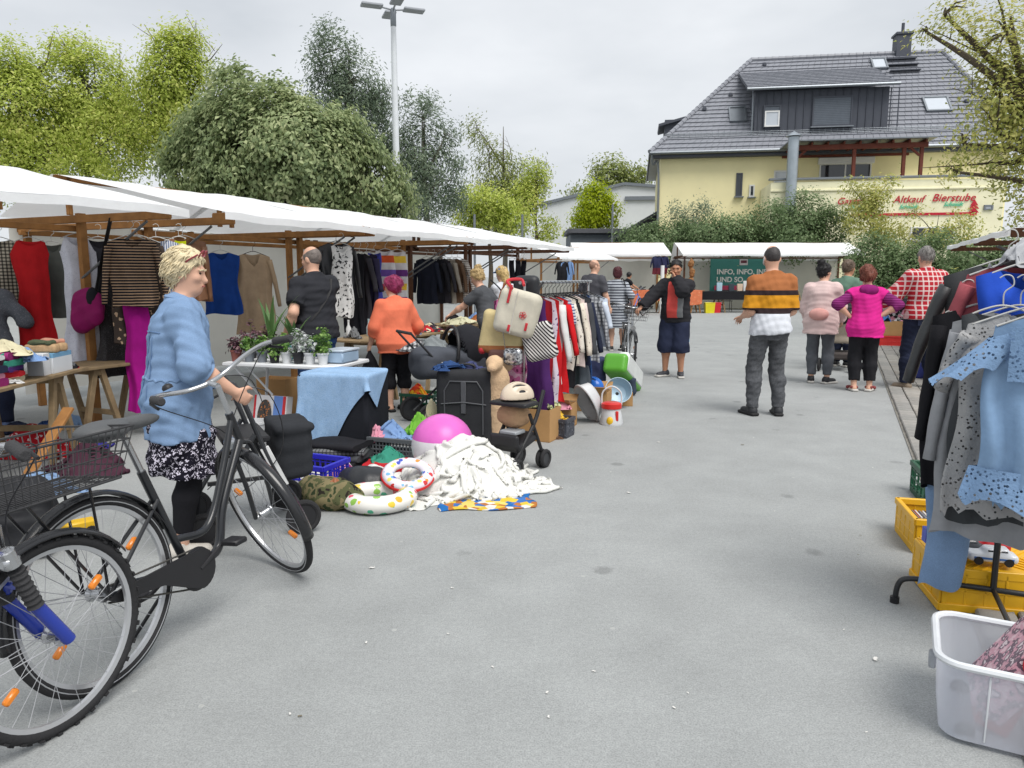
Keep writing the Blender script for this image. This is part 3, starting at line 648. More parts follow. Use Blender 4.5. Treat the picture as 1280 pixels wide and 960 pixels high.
tree('round_maple', 'big dense dark green tree with round crown behind the stalls', 345, 21.5, [(312, 172, 88, 76), (345, 208, 108, 76), (400, 205, 62, 72), (255, 215, 55, 62), (455, 240, 52, 55), (430, 190, 45, 45), (495, 265, 25, 35), (300, 250, 80, 40)], ld, 1000, 90, .145, .17, bark, .3, 11, shell=.8, clumpy=.34, droop=1.3, asp=.55, outw=1.5)
tree('tree_of_heaven', 'tall slender grey-green tree with two crown tufts behind the round maple', 430, 33, [(412, 65, 26, 34), (440, 100, 30, 40), (410, 115, 30, 35), (450, 145, 34, 40), (476, 145, 26, 40)], la, 210, 60, .17, .24, barkg, .2, 14, 'tall grey-green trees', asp=.3, clumpy=.6, droop=.9)
tree('tree_of_heaven', 'grey-green feathery tree right beside the lamp post', 535, 33, [(530, 150, 28, 36), (556, 170, 20, 22), (520, 200, 40, 40), (555, 225, 34, 45), (480, 200, 36, 45), (530, 255, 50, 35)], la, 240, 60, .17, .24, barkg, .18, 17, 'tall grey-green trees', asp=.3, clumpy=.6, droop=.9)
tree('weeping_birch', 'pale green birch with drooping strands and a bare tuft on top', 630, 44, [(612, 215, 22, 40), (640, 225, 20, 42), (596, 160, 12, 20), (668, 235, 20, 32), (630, 262, 40, 35)], lv, 230, 40, .2, .32, barkg, .16, 21, asp=.3, droop=2.5, sticks=((615, 200, 590, 145), (640, 200, 632, 170)))
tree('linden', 'low rounded yellow-green tree under the weeping birch', 612, 38, [(605, 258, 34, 25), (585, 270, 25, 20), (640, 275, 30, 20)], ly, 160, 46, .17, .25, bark, .14, 23)
tree('linden', 'loose yellow-green tree with an arching top beside the white shed', 668, 42, [(670, 225, 18, 25), (655, 250, 22, 30), (685, 290, 14, 20)], ly, 110, 40, .17, .25, bark, .12, 24)
tree('golden_tree', 'small bright lime-yellow tree in front of the white shed', 745, 52, [(745, 258, 24, 24), (735, 275, 22, 18), (760, 272, 14, 18), (742, 240, 12, 10)], lb, 150, 50, .2, .28, bark, .1, 27)
tree('far_tree', 'hazy pale tree top behind the white shed', 770, 75, [(765, 218, 28, 18), (795, 222, 24, 14), (725, 245, 18, 10)], lv, 130, 30, .35, .5, bark, .2, 29)
tree('ash_maple', 'spreading yellowing tree overhanging the yellow house from beyond the frame', 1400, 17, [(1258, 40, 62, 55), (1180, 18, 30, 20), (1275, 120, 55, 60), (1240, 112, 22, 34), (1245, 165, 46, 34), (1205, 180, 24, 20), (1262, 205, 50, 38), (1295, 260, 38, 45), (1158, 40, 14, 12), (1195, 215, 20, 12), (1330, 100, 80, 90), (1380, 180, 90, 80)], lr, 470, 40, .10, .19, bark, .24, 31, clumpy=.75, sticks=((1290, 140, 1190, 110), (1280, 200, 1150, 210), (1300, 100, 1150, 30)))
# hedge and shrubs before the house
def shrub(label, u, y, blobs, lm, n, seed, name='hedge_shrub', grp='shrubs behind the back stalls', size=.13, sp=.2, nl=52, sh=.5): return tree(name, label, u, y, blobs, lm, n, nl, size, sp, bark, .06, seed, grp, shell=sh, cat='shrub', clumpy=.3)
shrub('clipped looking dark shrub right of the mast, behind the left back stall', 815, 35.5, [(800, 298, 34, 16), (840, 292, 34, 20), (815, 320, 60, 22)], lh, 260, 41)
shrub('pale twiggy shrub against the corner of the yellow house', 868, 36.5, [(850, 272, 22, 20), (880, 270, 20, 22), (868, 300, 45, 20)], la, 150, 42, size=.12, nl=34)
shrub('dense dark shrub behind the gap of the two back stalls', 905, 35, [(890, 295, 45, 22), (925, 290, 40, 24), (905, 325, 60, 20)], lh, 300, 43)
shrub('tall dark shrub bank below the stove pipe', 985, 35, [(965, 280, 40, 30), (1010, 268, 34, 28), (985, 310, 60, 28), (1035, 285, 30, 30)], lh, 400, 44)
shrub('dark bushy shrub behind the man in the red plaid shirt', 1110, 30, [(1090, 330, 40, 40), (1130, 340, 45, 40), (1170, 330, 50, 40), (1100, 375, 60, 25), (1165, 375, 60, 25)], lh, 560, 45)
shrub('loose pale green sapling hiding part of the lettering', 1085, 33.5, [(1090, 245, 22, 26), (1080, 275, 28, 26), (1115, 225, 8, 8), (1110, 290, 20, 20), (1062, 230, 10, 12)], lr, 130, 46, 'sapling', size=.14, nl=30)
shrub('thin sapling with single twigs before the pale annex wall', 1150, 33, [(1145, 268, 14, 12), (1170, 295, 25, 16), (1200, 285, 22, 22), (1215, 300, 20, 14), (1130, 300, 20, 16)], lr, 80, 47, 'sapling', size=.13, nl=26)
shrub('dark shrub behind the stall with the silver-grey canopy edge', 1225, 28, [(1215, 335, 40, 30), (1260, 330, 40, 35), (1235, 370, 55, 25)], lh, 260, 48)
shrub('low yellow-flecked shrub behind the parked bicycles', 1195, 22, [(1195, 372, 22, 20), (1205, 355, 14, 12)], lr, 60, 49, size=.09, sp=.12)
shrub('green weeds under the stall canopy by the red dress', 78, 13, [(76, 395, 9, 20), (60, 385, 12, 16)], ly, 30, 50, 'weed_bush', None, .09, .08, 30)
# ---------------- hanging clothes ----------------
mhang = M('hanger_plastic', C(200, 200, 196), rough=.4, var=.05); mhangb = M('hanger_black', C(30, 30, 32), rough=.4, var=.05); mwire = M('wire_steel', C(150, 152, 155), rough=.35, metal=.7, var=.05)
def garment(name, label, loc, rz, mat, L=.7, sw=.2, hw=None, sl=.0, sa=14, waist=None, neck=.09, nw=.075, seed=0, depth=.05, folds=.016, kind='top', hang=None, sleeve_mat=None, zig=0.0, group=None, cat=None, scale=1.0, vneck=0.0, extra=None, straps=False):
    o = thing(name, label, cat or name.split('_')[-1], loc, rz, group); rr = random.Random(seed); hw = hw or sw * .95; ph = [rr.uniform(0, 6) for _ in range(6)]
    hk = MB(); hk.tube(bez([(.0, 0, -.105), (0, 0, -.05), (.028, 0, -.02), (.022, 0, .012), (0, 0, .02), (-.02, 0, .008)], 5), .0028, 6)
    hk.tube(bez([(-sw * .93, 0, -.125 - .33 * max(0, sw - .07)), (-.06, 0, -.115), (0, 0, -.1), (.06, 0, -.115), (sw * .93, 0, -.125 - .33 * max(0, sw - .07))], 5), .0045, 6)
    hk.build('hanger', hang or mhang, o)
    def prof(t):
        if waist is None: return sw + (hw - sw) * t
        return (sw + (waist - sw) * math.sin(min(1, t / .45) * math.pi / 2)) if t < .45 else waist + (hw - waist) * ((t - .45) / .55) ** .8
    def fn(a, t):
        an = 2 * math.pi * a; cx = math.cos(an); fr = -math.sin(an); w = prof(t); x = w * math.copysign(abs(cx) ** .75, cx)
        ax = abs(x); zt = -.125 - .33 * max(0, ax - nw)
        if ax < nw + .012:
            d = max(0, 1 - (ax / (nw + .012)) ** 2); zt -= d * (neck + vneck if fr > 0 else .022)
        if kind == 'strap' and ax > nw + .015: zt -= .12 * min(1, (ax - nw - .015) / .05)
        zb = -.125 - L + zig * abs(math.sin(an * 7 + ph[0])) * .5 + .012 * math.sin(an * 3 + ph[1])
        z = zt + (zb - zt) * t
        dp = depth * (.25 + .75 * min(1, t * 4)); y = -fr * dp * (abs(math.sin(an)) ** .5 if math.sin(an) else 0)
        fo = folds * (.3 + t) * (math.sin(x * 38 + ph[2] + 2 * t) + .6 * math.sin(x * 71 + ph[3] - 3 * t)) + .012 * math.sin(z * 9 + ph[4] + x * 6)
        return (x + .012 * math.sin(z * 12 + ph[5]), y + fo, z)
    MB().grid(fn, 44, 18, True).build('fabric', mat, o, True, None)
    if sl:
        for s in (-1, 1):
            q = (.06 if sw > .15 else .045); a = R(sa + rr.uniform(-4, 4)); sp = Vector((s * (sw - .015), 0, -.125 - .33 * (sw - nw) - q * .72)); pts = [];n = 8
            for i in range(n + 1):
                t = i / n; pts.append(sp + Vector((s * math.sin(a) * sl * t * (1 - .25 * t), .02 * math.sin(4 * t + ph[2]), -math.cos(a) * sl * t)))
            MB().tube(pts, [q * (1.0 - .28 * i / n) * (1 + .07 * math.sin(i * 2.1 + ph[1])) for i in range(n + 1)], 12, False, None, .55).build('sleeve', sleeve_mat or mat, o, True, None)
    if extra: extra(o)
    if scale != 1: o.scale = (scale,) * 3
    return o
def beam_pt(s, u, z=2.0):
    a = (u - 640) / FOC; b = T0 + UU * s; q = (a * b.y - b.x) / (PP.x - a * PP.y); p = b + PP * q; return Vector((p.x, p.y, z))
def face(p): return math.atan2(-p.x, p.y) if False else -math.atan2(p.x, p.y)      # yaw that turns a garment's front to the market aisle
# ---------------- stalls ----------------
mwd = M('stall_wood', C(168, 118, 66), rough=.8, var=.35, vs=7, bump=.4, bs=30); mwd2 = M('stall_wood_dark', C(104, 68, 46), rough=.8, var=.3, vs=7, bump=.4, bs=30); mgw = M('table_wood_grey', C(150, 128, 96), rough=.85, var=.35, vs=8, bump=.4, bs=40)
mcan = M('canopy_white', C(246, 248, 249, .98), rough=.6, var=.07, vs=2.2, bump=1.5, bs=3.5, trans=.28); mtarp = M('tarp_cream', C(228, 226, 218, .9), rough=.7, var=.1, vs=1.5, bump=1.2, bs=4, trans=.4); mstr = M('strut_steel', C(120, 122, 124), rough=.5, metal=.4, var=.15)
def stall(label, loc, rz, ln, wood, back=True, depth=3.2, ridge=2.58, fz=2.1, name='market_stall', group='market stalls in the long row', tarp_h=(.15, 2.12), post_x=-1.2, seed=0, side=None):
    o = thing(name, label, 'market stall', loc, rz, group); rx = -2.3 * depth / 3.2
    def can(a, b):                                   # a across from front to back, b along
        y = -.1 + (ln + .2) * b; x = .06 - (depth + .1) * a; xr = rx
        z = fz + (ridge - fz) * (x / xr if x > xr else 1) if x > xr else ridge + (2.16 - ridge) * (x - xr) / (-depth - xr)
        sag = -.05 * math.sin(math.pi * b) * (1 if x > xr else .6) * math.sin(math.pi * min(1, max(0, x / xr)) if x > xr else .6)
        z += sag + .008 * math.sin(9 * b + 5 * a + seed) + .006 * math.sin(23 * b - 11 * a)
        if a == 0: z -= .0
        return (x, y, z)
    c = MB(); c.grid(can, 26, 14); c.grid(lambda a, b: (.062 + .004 * math.sin(9 * b), -.1 + (ln + .2) * b, can(0, b)[2] - .07 * a), 2, 14)
    c.build('canopy', mcan, o, True, 60)
    for y in (.06, ln - .06):
        bm = MB(); bm.beam((-depth, y, fz - .08), (-.02, y, fz - .075), .05, .07); bm.box((-.12, y, fz - .055), (.26, .054, .115), bev=.012); bm.build('cross_beam', wood, o)
        MB().beam((rx, y, 2.15), (rx, y, ridge - .03), .05, .05).build('king_post', wood, o)
        for x in (post_x, -depth + .08): MB().beam((x, y + .052, 0), (x, y + .052, fz - .02 if x == post_x else fz + .02), .055, .075).build('post', wood, o)
        MB().tube([(post_x, y + .02, fz - .62), (-.3, y + .02, fz - .12)], .012, 6).build('strut', mstr, o)
    MB().beam((rx, -.08, ridge - .05), (rx, ln + .08, ridge - .05), .05, .06).build('ridge_beam', wood, o)
    MB().beam((post_x - .07, -.02, fz - .16), (post_x - .07, ln + .02, fz - .16), .04, .055).build('hanging_rail', wood, o)
    MB().beam((-depth + .15, -.02, fz - .12), (-depth + .15, ln + .02, fz - .12), .04, .055).build('hanging_rail', wood, o)
    if back:
        MB().grid(lambda a, b: (-depth + .02 + .03 * math.sin(7 * a + 3 * b + seed) * (1 - b) + .012 * math.sin(26 * a), -.05 + (ln + .1) * a, tarp_h[0] + (tarp_h[1] - tarp_h[0]) * b), 40, 8).build('back_tarp', mtarp, o, True, None)
    if side is not None:
        MB().grid(lambda a, b: (post_x - .1 - (depth + post_x - .2) * a, side + .02 * math.sin(9 * a + 4 * b), .15 + (1.95) * b), 24, 8).build('side_tarp', mtarp, o, True, None, .004)
    return o
stall('white canopied stall whose beams carry the red dress and plaid shirt', RW(-2.7, 0), R(RZ), 2.7, mwd, seed=1)
stall('white canopied stall behind the plants table, with the blue blouse', RW(.62, 0), R(RZ), 2.24, mwd, seed=2)
stall('white canopied stall with flags and scarves, behind the coral-shirted woman', RW(2.95, 0), R(RZ), 2.64, mwd, seed=3)
stall('white canopied stall with dark jackets hung along its rail', RW(5.68, 0), R(RZ), 2.1, mwd2, seed=4)
stall('white canopied stall at the end of the row beside the bald man', RW(7.84, 0), R(RZ), 2.4, mwd2, seed=5)
# clothes on the first two stalls
fp = lambda n, c, **k: fab(n, c, **k)
mred_d = fab('jersey_red', C(205, 38, 44)); mden = fab('denim_light', C(132, 160, 196), bump=.15, bs=140, fine=.10, vs=7, var=.14)
def hung(name, label, s, u, m, z=2.02, dy=0.0, yaw=0, **k):
    p = beam_pt(s + dy, u, z); return garment(name, label, p, face(p) + R(yaw), m, seed=int(u), group='clothes hung on the long stall row', **k)
hung('plaid_shirt', 'black and cream checked shirt hanging beside the red dress', 0, 10, fab('check_cream', C(226, 218, 198), pat=('plaid', .035, .42, C(40, 38, 40))), L=.72, sw=.21, sl=.5, z=1.99)
hung('red_dress', 'long sleeveless red dress hanging from the stall beam', 0, 47, mred_d, L=1.12, sw=.165, waist=.135, hw=.175, kind='strap', nw=.1, neck=.06, z=1.98, yaw=-12)
hung('grey_jacket', 'dark grey suit jacket hanging behind the red dress', .22, 74, fab('wool_grey', C(92, 96, 92)), L=.74, sw=.2, sl=.55, z=1.95)
hung('lace_dress', 'long white lace dress with thin straps behind the wooden post', .0, 106, fab('lace_white', C(226, 228, 240), pat=('spots', 55, .25, C(190, 192, 210))), L=1.3, sw=.15, waist=.13, hw=.21, kind='strap', z=2.0, yaw=8)
hung('black_pullover', 'black long-sleeved top hanging behind the magenta bag', .25, 132, fab('cotton_black', C(44, 44, 50)), L=.6, sw=.2, sl=.4, z=1.98)
hung('striped_sweater', 'black and beige striped sweater with dark hem on the beam end', -.02, 172, fab('knit_stripe', C(176, 146, 118), pat=('stripes', 'z', .026, .6, C(30, 28, 34))), L=.62, sw=.2, hw=.19, sl=.52, sa=10, z=1.97, yaw=6)
hung('leopard_dress', 'brown leopard print dress showing below the striped sweater', .16, 180, fab('leopard', C(78, 68, 62), pat=('spots', 17, .3, C(216, 184, 152))), L=.98, sw=.2, hw=.27, sl=.35, z=1.98)
hung('tulle_skirt', 'long black sheer tulle skirt under the magenta bag', .1, 143, fab('tulle_black', C(60, 58, 60), pat=('spots', 70, .22, C(120, 118, 118))), L=.95, sw=.06, hw=.2, z=1.62, kind='strap')
hung('magenta_trousers', 'long magenta trousers hanging down beside the denim-shirted woman', .05, 173, fab('magenta', C(176, 26, 140)), L=1.18, sw=.1, hw=.13, z=1.55, folds=.02)
hung('striped_blouse', 'blue and white striped blouse half hidden by the leopard dress', .34, 203, fab('stripe_blue', C(226, 230, 238), pat=('stripes', 'x', .02, .4, C(90, 110, 150))), L=.8, sw=.18, sl=.4, z=1.97)
hung('leather_jacket', 'brown leather jacket with a neon yellow top over its front', .66, 236, M('leather_brown', C(140, 98, 70), rough=.5, var=.25, bump=.5, bs=18), L=.62, sw=.2, sl=.55, sa=8, z=2.0)
p_ = beam_pt(.52, 231, 1.98); garment('neon_top', 'neon yellow strappy top tied over the brown leather jacket', p_, face(p_), fab('neon_yellow', C(232, 240, 30)), L=.5, sw=.05, hw=.07, kind='strap', group='clothes hung on the long stall row', seed=9)
def rail2(name, label, u, m, s=None, q=-1.28, z=1.9, **k):
    a = (u - 640) / FOC; b = T0 + PP * q; s = (a * b.y - b.x) / (UU.x - a * UU.y) if s is None else s; p = RW(s, q, z); return garment(name, label, p, face(p), m, seed=int(u), group='clothes hung on the long stall row', **k)
rail2('blue_blouse', 'royal blue buttoned blouse hanging over the plants', 281, fab('royal_blue', C(32, 72, 150)), L=.72, sw=.2, waist=.18, hw=.21, sl=.0)
rail2('beige_coat', 'long beige coat with dark piping behind the plants', 321, fab('beige', C(196, 170, 140)), L=.98, sw=.2, hw=.23, sl=.58, hang=mhangb, neck=.16)
hung('biker_jacket', 'black leather jacket with a white print shirt inside, on the beam', 2.8, 424, M('leather_black', C(46, 48, 52), rough=.42, var=.3, bump=.6, bs=14, spec=.5), L=.68, sw=.22, sl=.6, z=2.03, hang=mhangb, yaw=15)
hung('print_shirt', 'white shirt with black lettering print inside the biker jacket', 2.72, 430, fab('white_print', C(232, 232, 230), pat=('camo', 26, [C(232, 232, 230), C(226, 226, 224), C(40, 40, 44)])), L=.88, sw=.12, hw=.13, z=2.0)
DK = [C(40, 40, 46), C(58, 56, 62), C(52, 48, 74), C(70, 62, 58)]
for i, u in enumerate((444, 452, 461)): hung('dark_dress', ('long black dress', 'long charcoal dress', 'long black coat')[i] + ' on the rail right of the biker jacket', 3.4 + .15 * i, u, fab('dark_cloth_%d' % i, DK[i]), L=1.05 + .1 * (i % 2), sw=.18, sl=.45 if i else 0, z=1.93, yaw=-40)
hung('blue_scarf', 'hanging violet-blue scarf left of the flag cloths', 3.9, 470, fab('violet_blue', C(78, 84, 176)), L=.95, sw=.09, hw=.1, z=1.95)
for i, (u, cs, lab) in enumerate(((484, [C(90, 66, 140), C(214, 90, 50), C(230, 186, 60), C(120, 90, 170)], 'purple, orange and white patterned flag cloth'), (499, [C(226, 80, 50), C(240, 200, 70), C(225, 225, 225), C(110, 60, 130)], 'red, yellow and white flag cloth by the post'))):
    hung('flag_cloth', lab, 4.3 + .3 * i, u, fab('flag_%d' % i, cs[0], pat=('bands', -1.2, 0, [(-1.2 + .1 * k, cs[k % 4] if k % 2 else C(222, 218, 220)) for k in range(12)])), L=1.0, sw=.13, hw=.14, z=1.99, folds=.006)
for i, u in enumerate((535, 543, 551, 558, 566, 573)):
    hung('dark_jacket', ('navy hooded jacket', 'black fleece jacket', 'black zip jacket', 'grey-beige cardigan', 'brown hooded jacket', 'white and brown striped cardigan')[i] + ' on the fourth stall rail', 6.0 + .1 * i, u, [fab('navy_dark', C(38, 42, 56)), fab('dark_cloth_0', C(40, 40, 46)), fab('dark_cloth_1', C(58, 56, 62)), fab('greige', C(158, 150, 138)), fab('brown_mid', C(110, 86, 68)), fab('stripe_brown', C(222, 216, 208), pat=('stripes', 'z', .03, .4, C(96, 80, 72)))][i], L=.75, sw=.2, sl=.5, z=1.92, yaw=-30)
for i in range(3):
    hung('black_scarf', 'black scarf hanging at the end stall, %s the blue-capped woman' % ('left of', 'right of', 'well behind')[i], 8.5 + .1 * i, 640 + 7 * i, fab('dark_cloth_0', C(40, 40, 46)), L=.75, sw=.05, hw=.06, z=1.95)
# magenta bag hanging from the strut
b_ = thing('magenta_bag', 'magenta and black sling bag hanging from the stall strut', 'bag', beam_pt(-.1, 113, 0), R(-20))
sdb = SDF(.03); sdb.ell((0, 0, 1.2), (.17, .07, .19), rot('Y', 25)).ell((-.08, 0, 1.1), (.13, .07, .12)); sdf_obj('body', sdb, .012, fab('magenta_nylon', C(150, 28, 100), rough=.6), b_, .012, 16, 3)
MB().tube(bez([(.1, 0, 1.32), (.2, 0, 1.6), (.36, 0, 2.02)], 6), .022, 6, False, None, .3).build('strap', mhangb, b_); MB().ball((.09, -.02, 1.3), (.06, .06, .1), 10, 7).build('flap', fab('dark_cloth_0', C(40, 40, 46)), b_)
# ---------------- tables ----------------
def trestle(par, x, y, h, w=.6, m=None, spread=.2, name='trestle_leg'):
    for sx in (-1, 1):
        for sy in (-1, 1): MB().beam((x + sx * w / 2, y + sy * spread, 0), (x + sx * w / 2 * .92, y + sy * .03, h), .045, .05).build(name, m or mgw, par)
    MB().beam((x - w / 2, y, h - .03), (x + w / 2, y, h - .03), .05, .05).build('trestle_bar', m or mgw, par)
    MB().beam((x - w / 2, y + spread * .6, h * .38), (x + w / 2, y + spread * .6, h * .38), .02, .05).build('trestle_bar', m or mgw, par)
def wood_table(label, loc, rz, w, ln, h, m, boards=4, tr=(.2, .8), group='trestle tables', cat='table', name='trestle_table'):
    o = thing(name, label, cat, loc, rz, group)
    for i in range(boards): MB().box((-w / 2 + (i + .5) * w / boards, ln / 2, h - .014 + .002 * (i % 2)), (w / boards - .006, ln, .026), bev=.004).build('plank', m, o)
    for t in tr: trestle(o, 0, ln * t, h - .03, w * .8, m)
    return o
t1 = wood_table('weathered plank table on trestles piled with folded clothes', (-3.78, 4.35, 0), R(5), .72, 1.85, .74, mgw)
wood_table('plank table on trestles behind the white lace dress', RW(-.55, -.95), R(RZ), .6, 1.2, .7, mgw)
wood_table('plank table of small wares between the men and the coral-shirted woman', RW(2.2, .15), R(RZ), .7, 1.9, .76, mgw, group='trestle tables')
wood_table('plank table of bags and shoes before the blonde woman', RW(4.8, .0), R(RZ), .75, 2.3, .78, mgw)
wood_table('plank table of dark wares at the row end', RW(8.0, .1), R(RZ), .7, 2.0, .78, mwd2)
# ---------------- people ----------------
def ik(a, t, l1, l2, pole):
    a, t, pole = Vector(a), Vector(t), Vector(pole); d = t - a; L = min(d.length, (l1 + l2) * .995); d.normalize(); t = a + d * L
    x = (l1 * l1 - l2 * l2 + L * L) / (2 * L); h = math.sqrt(max(0, l1 * l1 - x * x)); p = pole - d * pole.dot(d)
    p = p.normalized() if p.length > 1e-5 else perp(d)[0]
    return a + d * x + p * h, t
SKIN = {'fair': C(226, 178, 152), 'tan': C(196, 142, 112), 'pale': C(232, 192, 170)}
def skin(k): return M('skin_' + k, SKIN[k], rough=.55, var=.08, vs=14, spec=.35, bump=.15, bs=90)
mrub = M('sole_rubber', C(205, 202, 196), rough=.7); mdark = M('rubber_dark', C(34, 34, 36), rough=.7)
meye = M('eye_dark', (.02, .015, .012), rough=.2); mlip = M('lip', C(176, 104, 96))
def hand(sd, w, d, n, s, curl=.5, thumb=1, spread=.012):
    """palm, four unequal fingers and a thumb: w wrist, d along the hand, n palm normal"""
    d = Vector(d).normalized(); n = Vector(n); n = (n - d * n.dot(d)).normalized(); l = d.cross(n) * thumb; w = Vector(w)
    rm = Matrix((d, l, n)).transposed()
    sd.ell(w + d * .05 * s, (.052 * s, .040 * s, .017 * s), rm, k=.012)
    for i, (o, ln) in enumerate(((.028, .068), (.010, .078), (-.009, .072), (-.026, .056))):
        b = w + d * .088 * s + l * o * s; a1 = curl; d1 = (d * math.cos(a1) + n * math.sin(a1)); d2 = (d * math.cos(a1 * 2.2) + n * math.sin(a1 * 2.2))
        m = b + d1 * ln * .55 * s; e = m + d2 * ln * .5 * s
        sd.cone(b, m, .0095 * s, .0085 * s, k=.006); sd.cone(m, e, .0085 * s, .007 * s, k=.004)
    b = w + d * .028 * s + l * .032 * s; t1 = b + (d * .6 + l * .75 + n * .25).normalized() * .038 * s; t2 = t1 + (d * .85 + l * .1 + n * .5 * curl).normalized() * .032 * s
    sd.cone(b, t1, .013 * s, .011 * s, k=.01); sd.cone(t1, t2, .0105 * s, .008 * s, k=.004)
def person(label, loc, rz, h=1.72, fem=False, fat=1.0, lean=0.0, skn='fair', lf=(-.1, .0), rf=(.1, .0), lh=None, rh=None, lp=None, rp=None, hyaw=0, htilt=0, top=None, bot=None, shoes=None, hair=None, vox=.011, curl=.5, group=None, side=0.0, extra=None, seed=1, lift=0.0, belly=0.0):
    o = thing('person', label, 'person', loc, rz, group); s = h / 1.75; V3 = lambda x, y, z: Vector((x, y, z)) * s
    def bend(p):                                     # lean the upper body forward about the hips
        z = p.z / s
        if z > .9: p = p + V3(side * (z - .9), math.tan(lean) * (z - .9), -(z - .9) * (1 - math.cos(lean)))
        return p
    shw = .150 if fem else .172
    hipw = .092
    sl = [(.80, .150, .105), (.90, .172 if fem else .162, .125), (1.0, .158 if fem else .150, .118), (1.10, .137 if fem else .148, .108), (1.22, .148 if fem else .162, .118), (1.33, .150 if fem else .170, .118), (1.39, .138 if fem else .158, .096), (1.43, .105 if fem else .118, .08), (1.46, .07, .064), (1.49, .05, .05)]
    rows = []
    for z, rx, ry in sl:
        f = fat if z < 1.40 else 1 + (fat - 1) * .45; c = bend(V3(0, -.01 + (.5 * belly if .95 < z < 1.2 else 0), z)); rows.append((c.z, c.x, c.y, rx * s * f, (ry * f + (belly if .95 < z < 1.2 else 0) * .5) * s))
    sh = {-1: bend(V3(-shw * (1 + (fat - 1) * .5), -.01, 1.375)), 1: bend(V3(shw * (1 + (fat - 1) * .5), -.01, 1.375))}
    neck = bend(V3(0, -.005, 1.46)); hc = bend(V3(0, .02, 1.62)); RH = rot('Z', hyaw) @ rot('X', htilt); hp = lambda x, y, z: hc + RH.to_3x3() @ V3(x, y, z)
    hips = {-1: V3(-hipw, 0, .90), 1: V3(hipw, 0, .90)}; ft = {-1: lf, 1: rf}; ar = {}; lg = {}
    th = {-1: lh, 1: rh}; pl = {-1: lp, 1: rp}
    for sd_ in (-1, 1):
        t = th[sd_]; t = Vector((sd_ * (shw + .06) * s * fat, .03 * s, .86 * s)) if t is None else Vector(t)
        e, w = ik(sh[sd_], t, .29 * s, .255 * s, pl[sd_] or (sd_ * .5, -1, -.3)); ar[sd_] = (sh[sd_], e, w)
        f = ft[sd_]; an = V3(f[0], f[1], .075 + (f[3] if len(f) > 3 else 0)); k, an = ik(hips[sd_], an, .42 * s, .412 * s, (sd_ * .12, 1, 0)); lg[sd_] = (hips[sd_], k, an, f[2] if len(f) > 2 else sd_ * -8)
    # body: one continuous surface
    B = SDF(.035 * s); B.loft(rows); B.cone(neck - V3(0, 0, .03), hc - V3(0, .015, .05), .058 * s, .052 * s)
    B.ell(hp(0, -.012, .028), V3(.074, .094, .098), RH); B.ell(hp(0, .018, -.035), V3(.060, .074, .09), RH); B.ell(hp(0, .042, -.088), V3(.038, .04, .03), RH, k=.03)
    B.cone(hp(0, .084, .006), hp(0, .104, -.034), .009 * s, .0145 * s, k=.014); B.ell(hp(0, .078, .026), V3(.05, .016, .013), RH, k=.015); B.ell(hp(0, .088, -.064), V3(.024, .011, .009), RH, k=.008)
    for q in (-1, 1):
        B.ell(hp(q * .077, -.008, -.008), V3(.011, .024, .034), RH, k=.008); B.ell(hp(q * .040, .066, -.022), V3(.02, .018, .018), RH, k=.02)
        B.ell(hp(q * .031, .092, .008), V3(.015, .012, .009), RH, k=.006, op='-')
        a, e, w = ar[q]; g = 1 + (fat - 1) * .6; B.cone(neck - V3(0, .01, .02), a + V3(0, 0, .012), .046 * s, .04 * s)
        B.cone(a, e, .052 * s * g, .041 * s * g); B.cone(e, e.lerp(w, .35), .041 * s * g, .043 * s * g); B.cone(e.lerp(w, .35), w, .043 * s * g, .027 * s); B.ell(a, V3(.05, .05, .05) * g)
        d = (w - e).normalized(); hand(B, w - d * .005, d, Vector((-q, .15, 0)) if abs(d.z) > .6 else Vector((0, 0, -1)), s, curl, q if abs(d.z) > .6 else -q)
        hj, k, an, yw = lg[q]; g = 1 + (fat - 1) * .5
        B.cone(hj, k, .088 * s * g, .057 * s * g); B.cone(k, k.lerp(an, .3) - V3(0, .012, 0), .055 * s * g, .057 * s * g); B.cone(k.lerp(an, .3) - V3(0, .012, 0), an, .057 * s * g, .037 * s)
        f = rot('Z', yw).to_3x3(); B.cone(an - f @ V3(0, .02, .035), an + f @ V3(0, .14, -.045), .036 * s, .026 * s)
    zoff = Vector((0, 0, lift))
    body = sdf_obj('body', B, vox, skin(skn), o)
    ey = MB()
    for q in (-1, 1): ey.ball(hp(q * .031, .078, .006), V3(.0125, .010, .0075), 8, 6)
    ey.build('eyes', meye, o)
    br = MB()
    for q in (-1, 1): br.tube([hp(q * .012, .096, .022), hp(q * .03, .094, .028), hp(q * .05, .08, .022)], .0045 * s, 5)
    br.build('eyebrows', hair['mat'] if hair else meye, o)
    MB().tube([hp(-.022, .094, -.065), hp(0, .1, -.063), hp(.022, .094, -.065)], .0045 * s, 5).build('lips', mlip, o)
    # top
    if top:
        t = SDF(.03 * s); inf = top.get('inf', .016) * s; hem = top.get('hem', .86); r2 = [r for r in rows]
        if hem < .8:
            c = rows[0]; r2 = [(hem * s, c[1], c[2], c[3] * top.get('flare', 1.08), c[4] * top.get('flare', 1.08))] + rows
        fl = top.get('flare', 1.0)
        r3 = []
        for z, cx, cy, rx, ry in r2:
            e_ = 1 + (fl - 1) * max(0, min(1, (1.3 * s - z) / (.45 * s))); dv = top.get('drape', .022) * s * max(0, min(1, (1.25 * s - z) / (.3 * s))); r3.append((z, cx, cy, rx * e_ + dv, ry * e_ + dv))
        hz_ = bend(V3(0, 0, hem)); t.loft(r3, inf=inf, cut=(((0, 0, hz_.z), (top.get('skew', 0), 0, -1)), (tuple(neck + V3(0, .02, .005 + top.get('collar', 0))), (0, .25 + math.tan(lean) * .6, .97))))
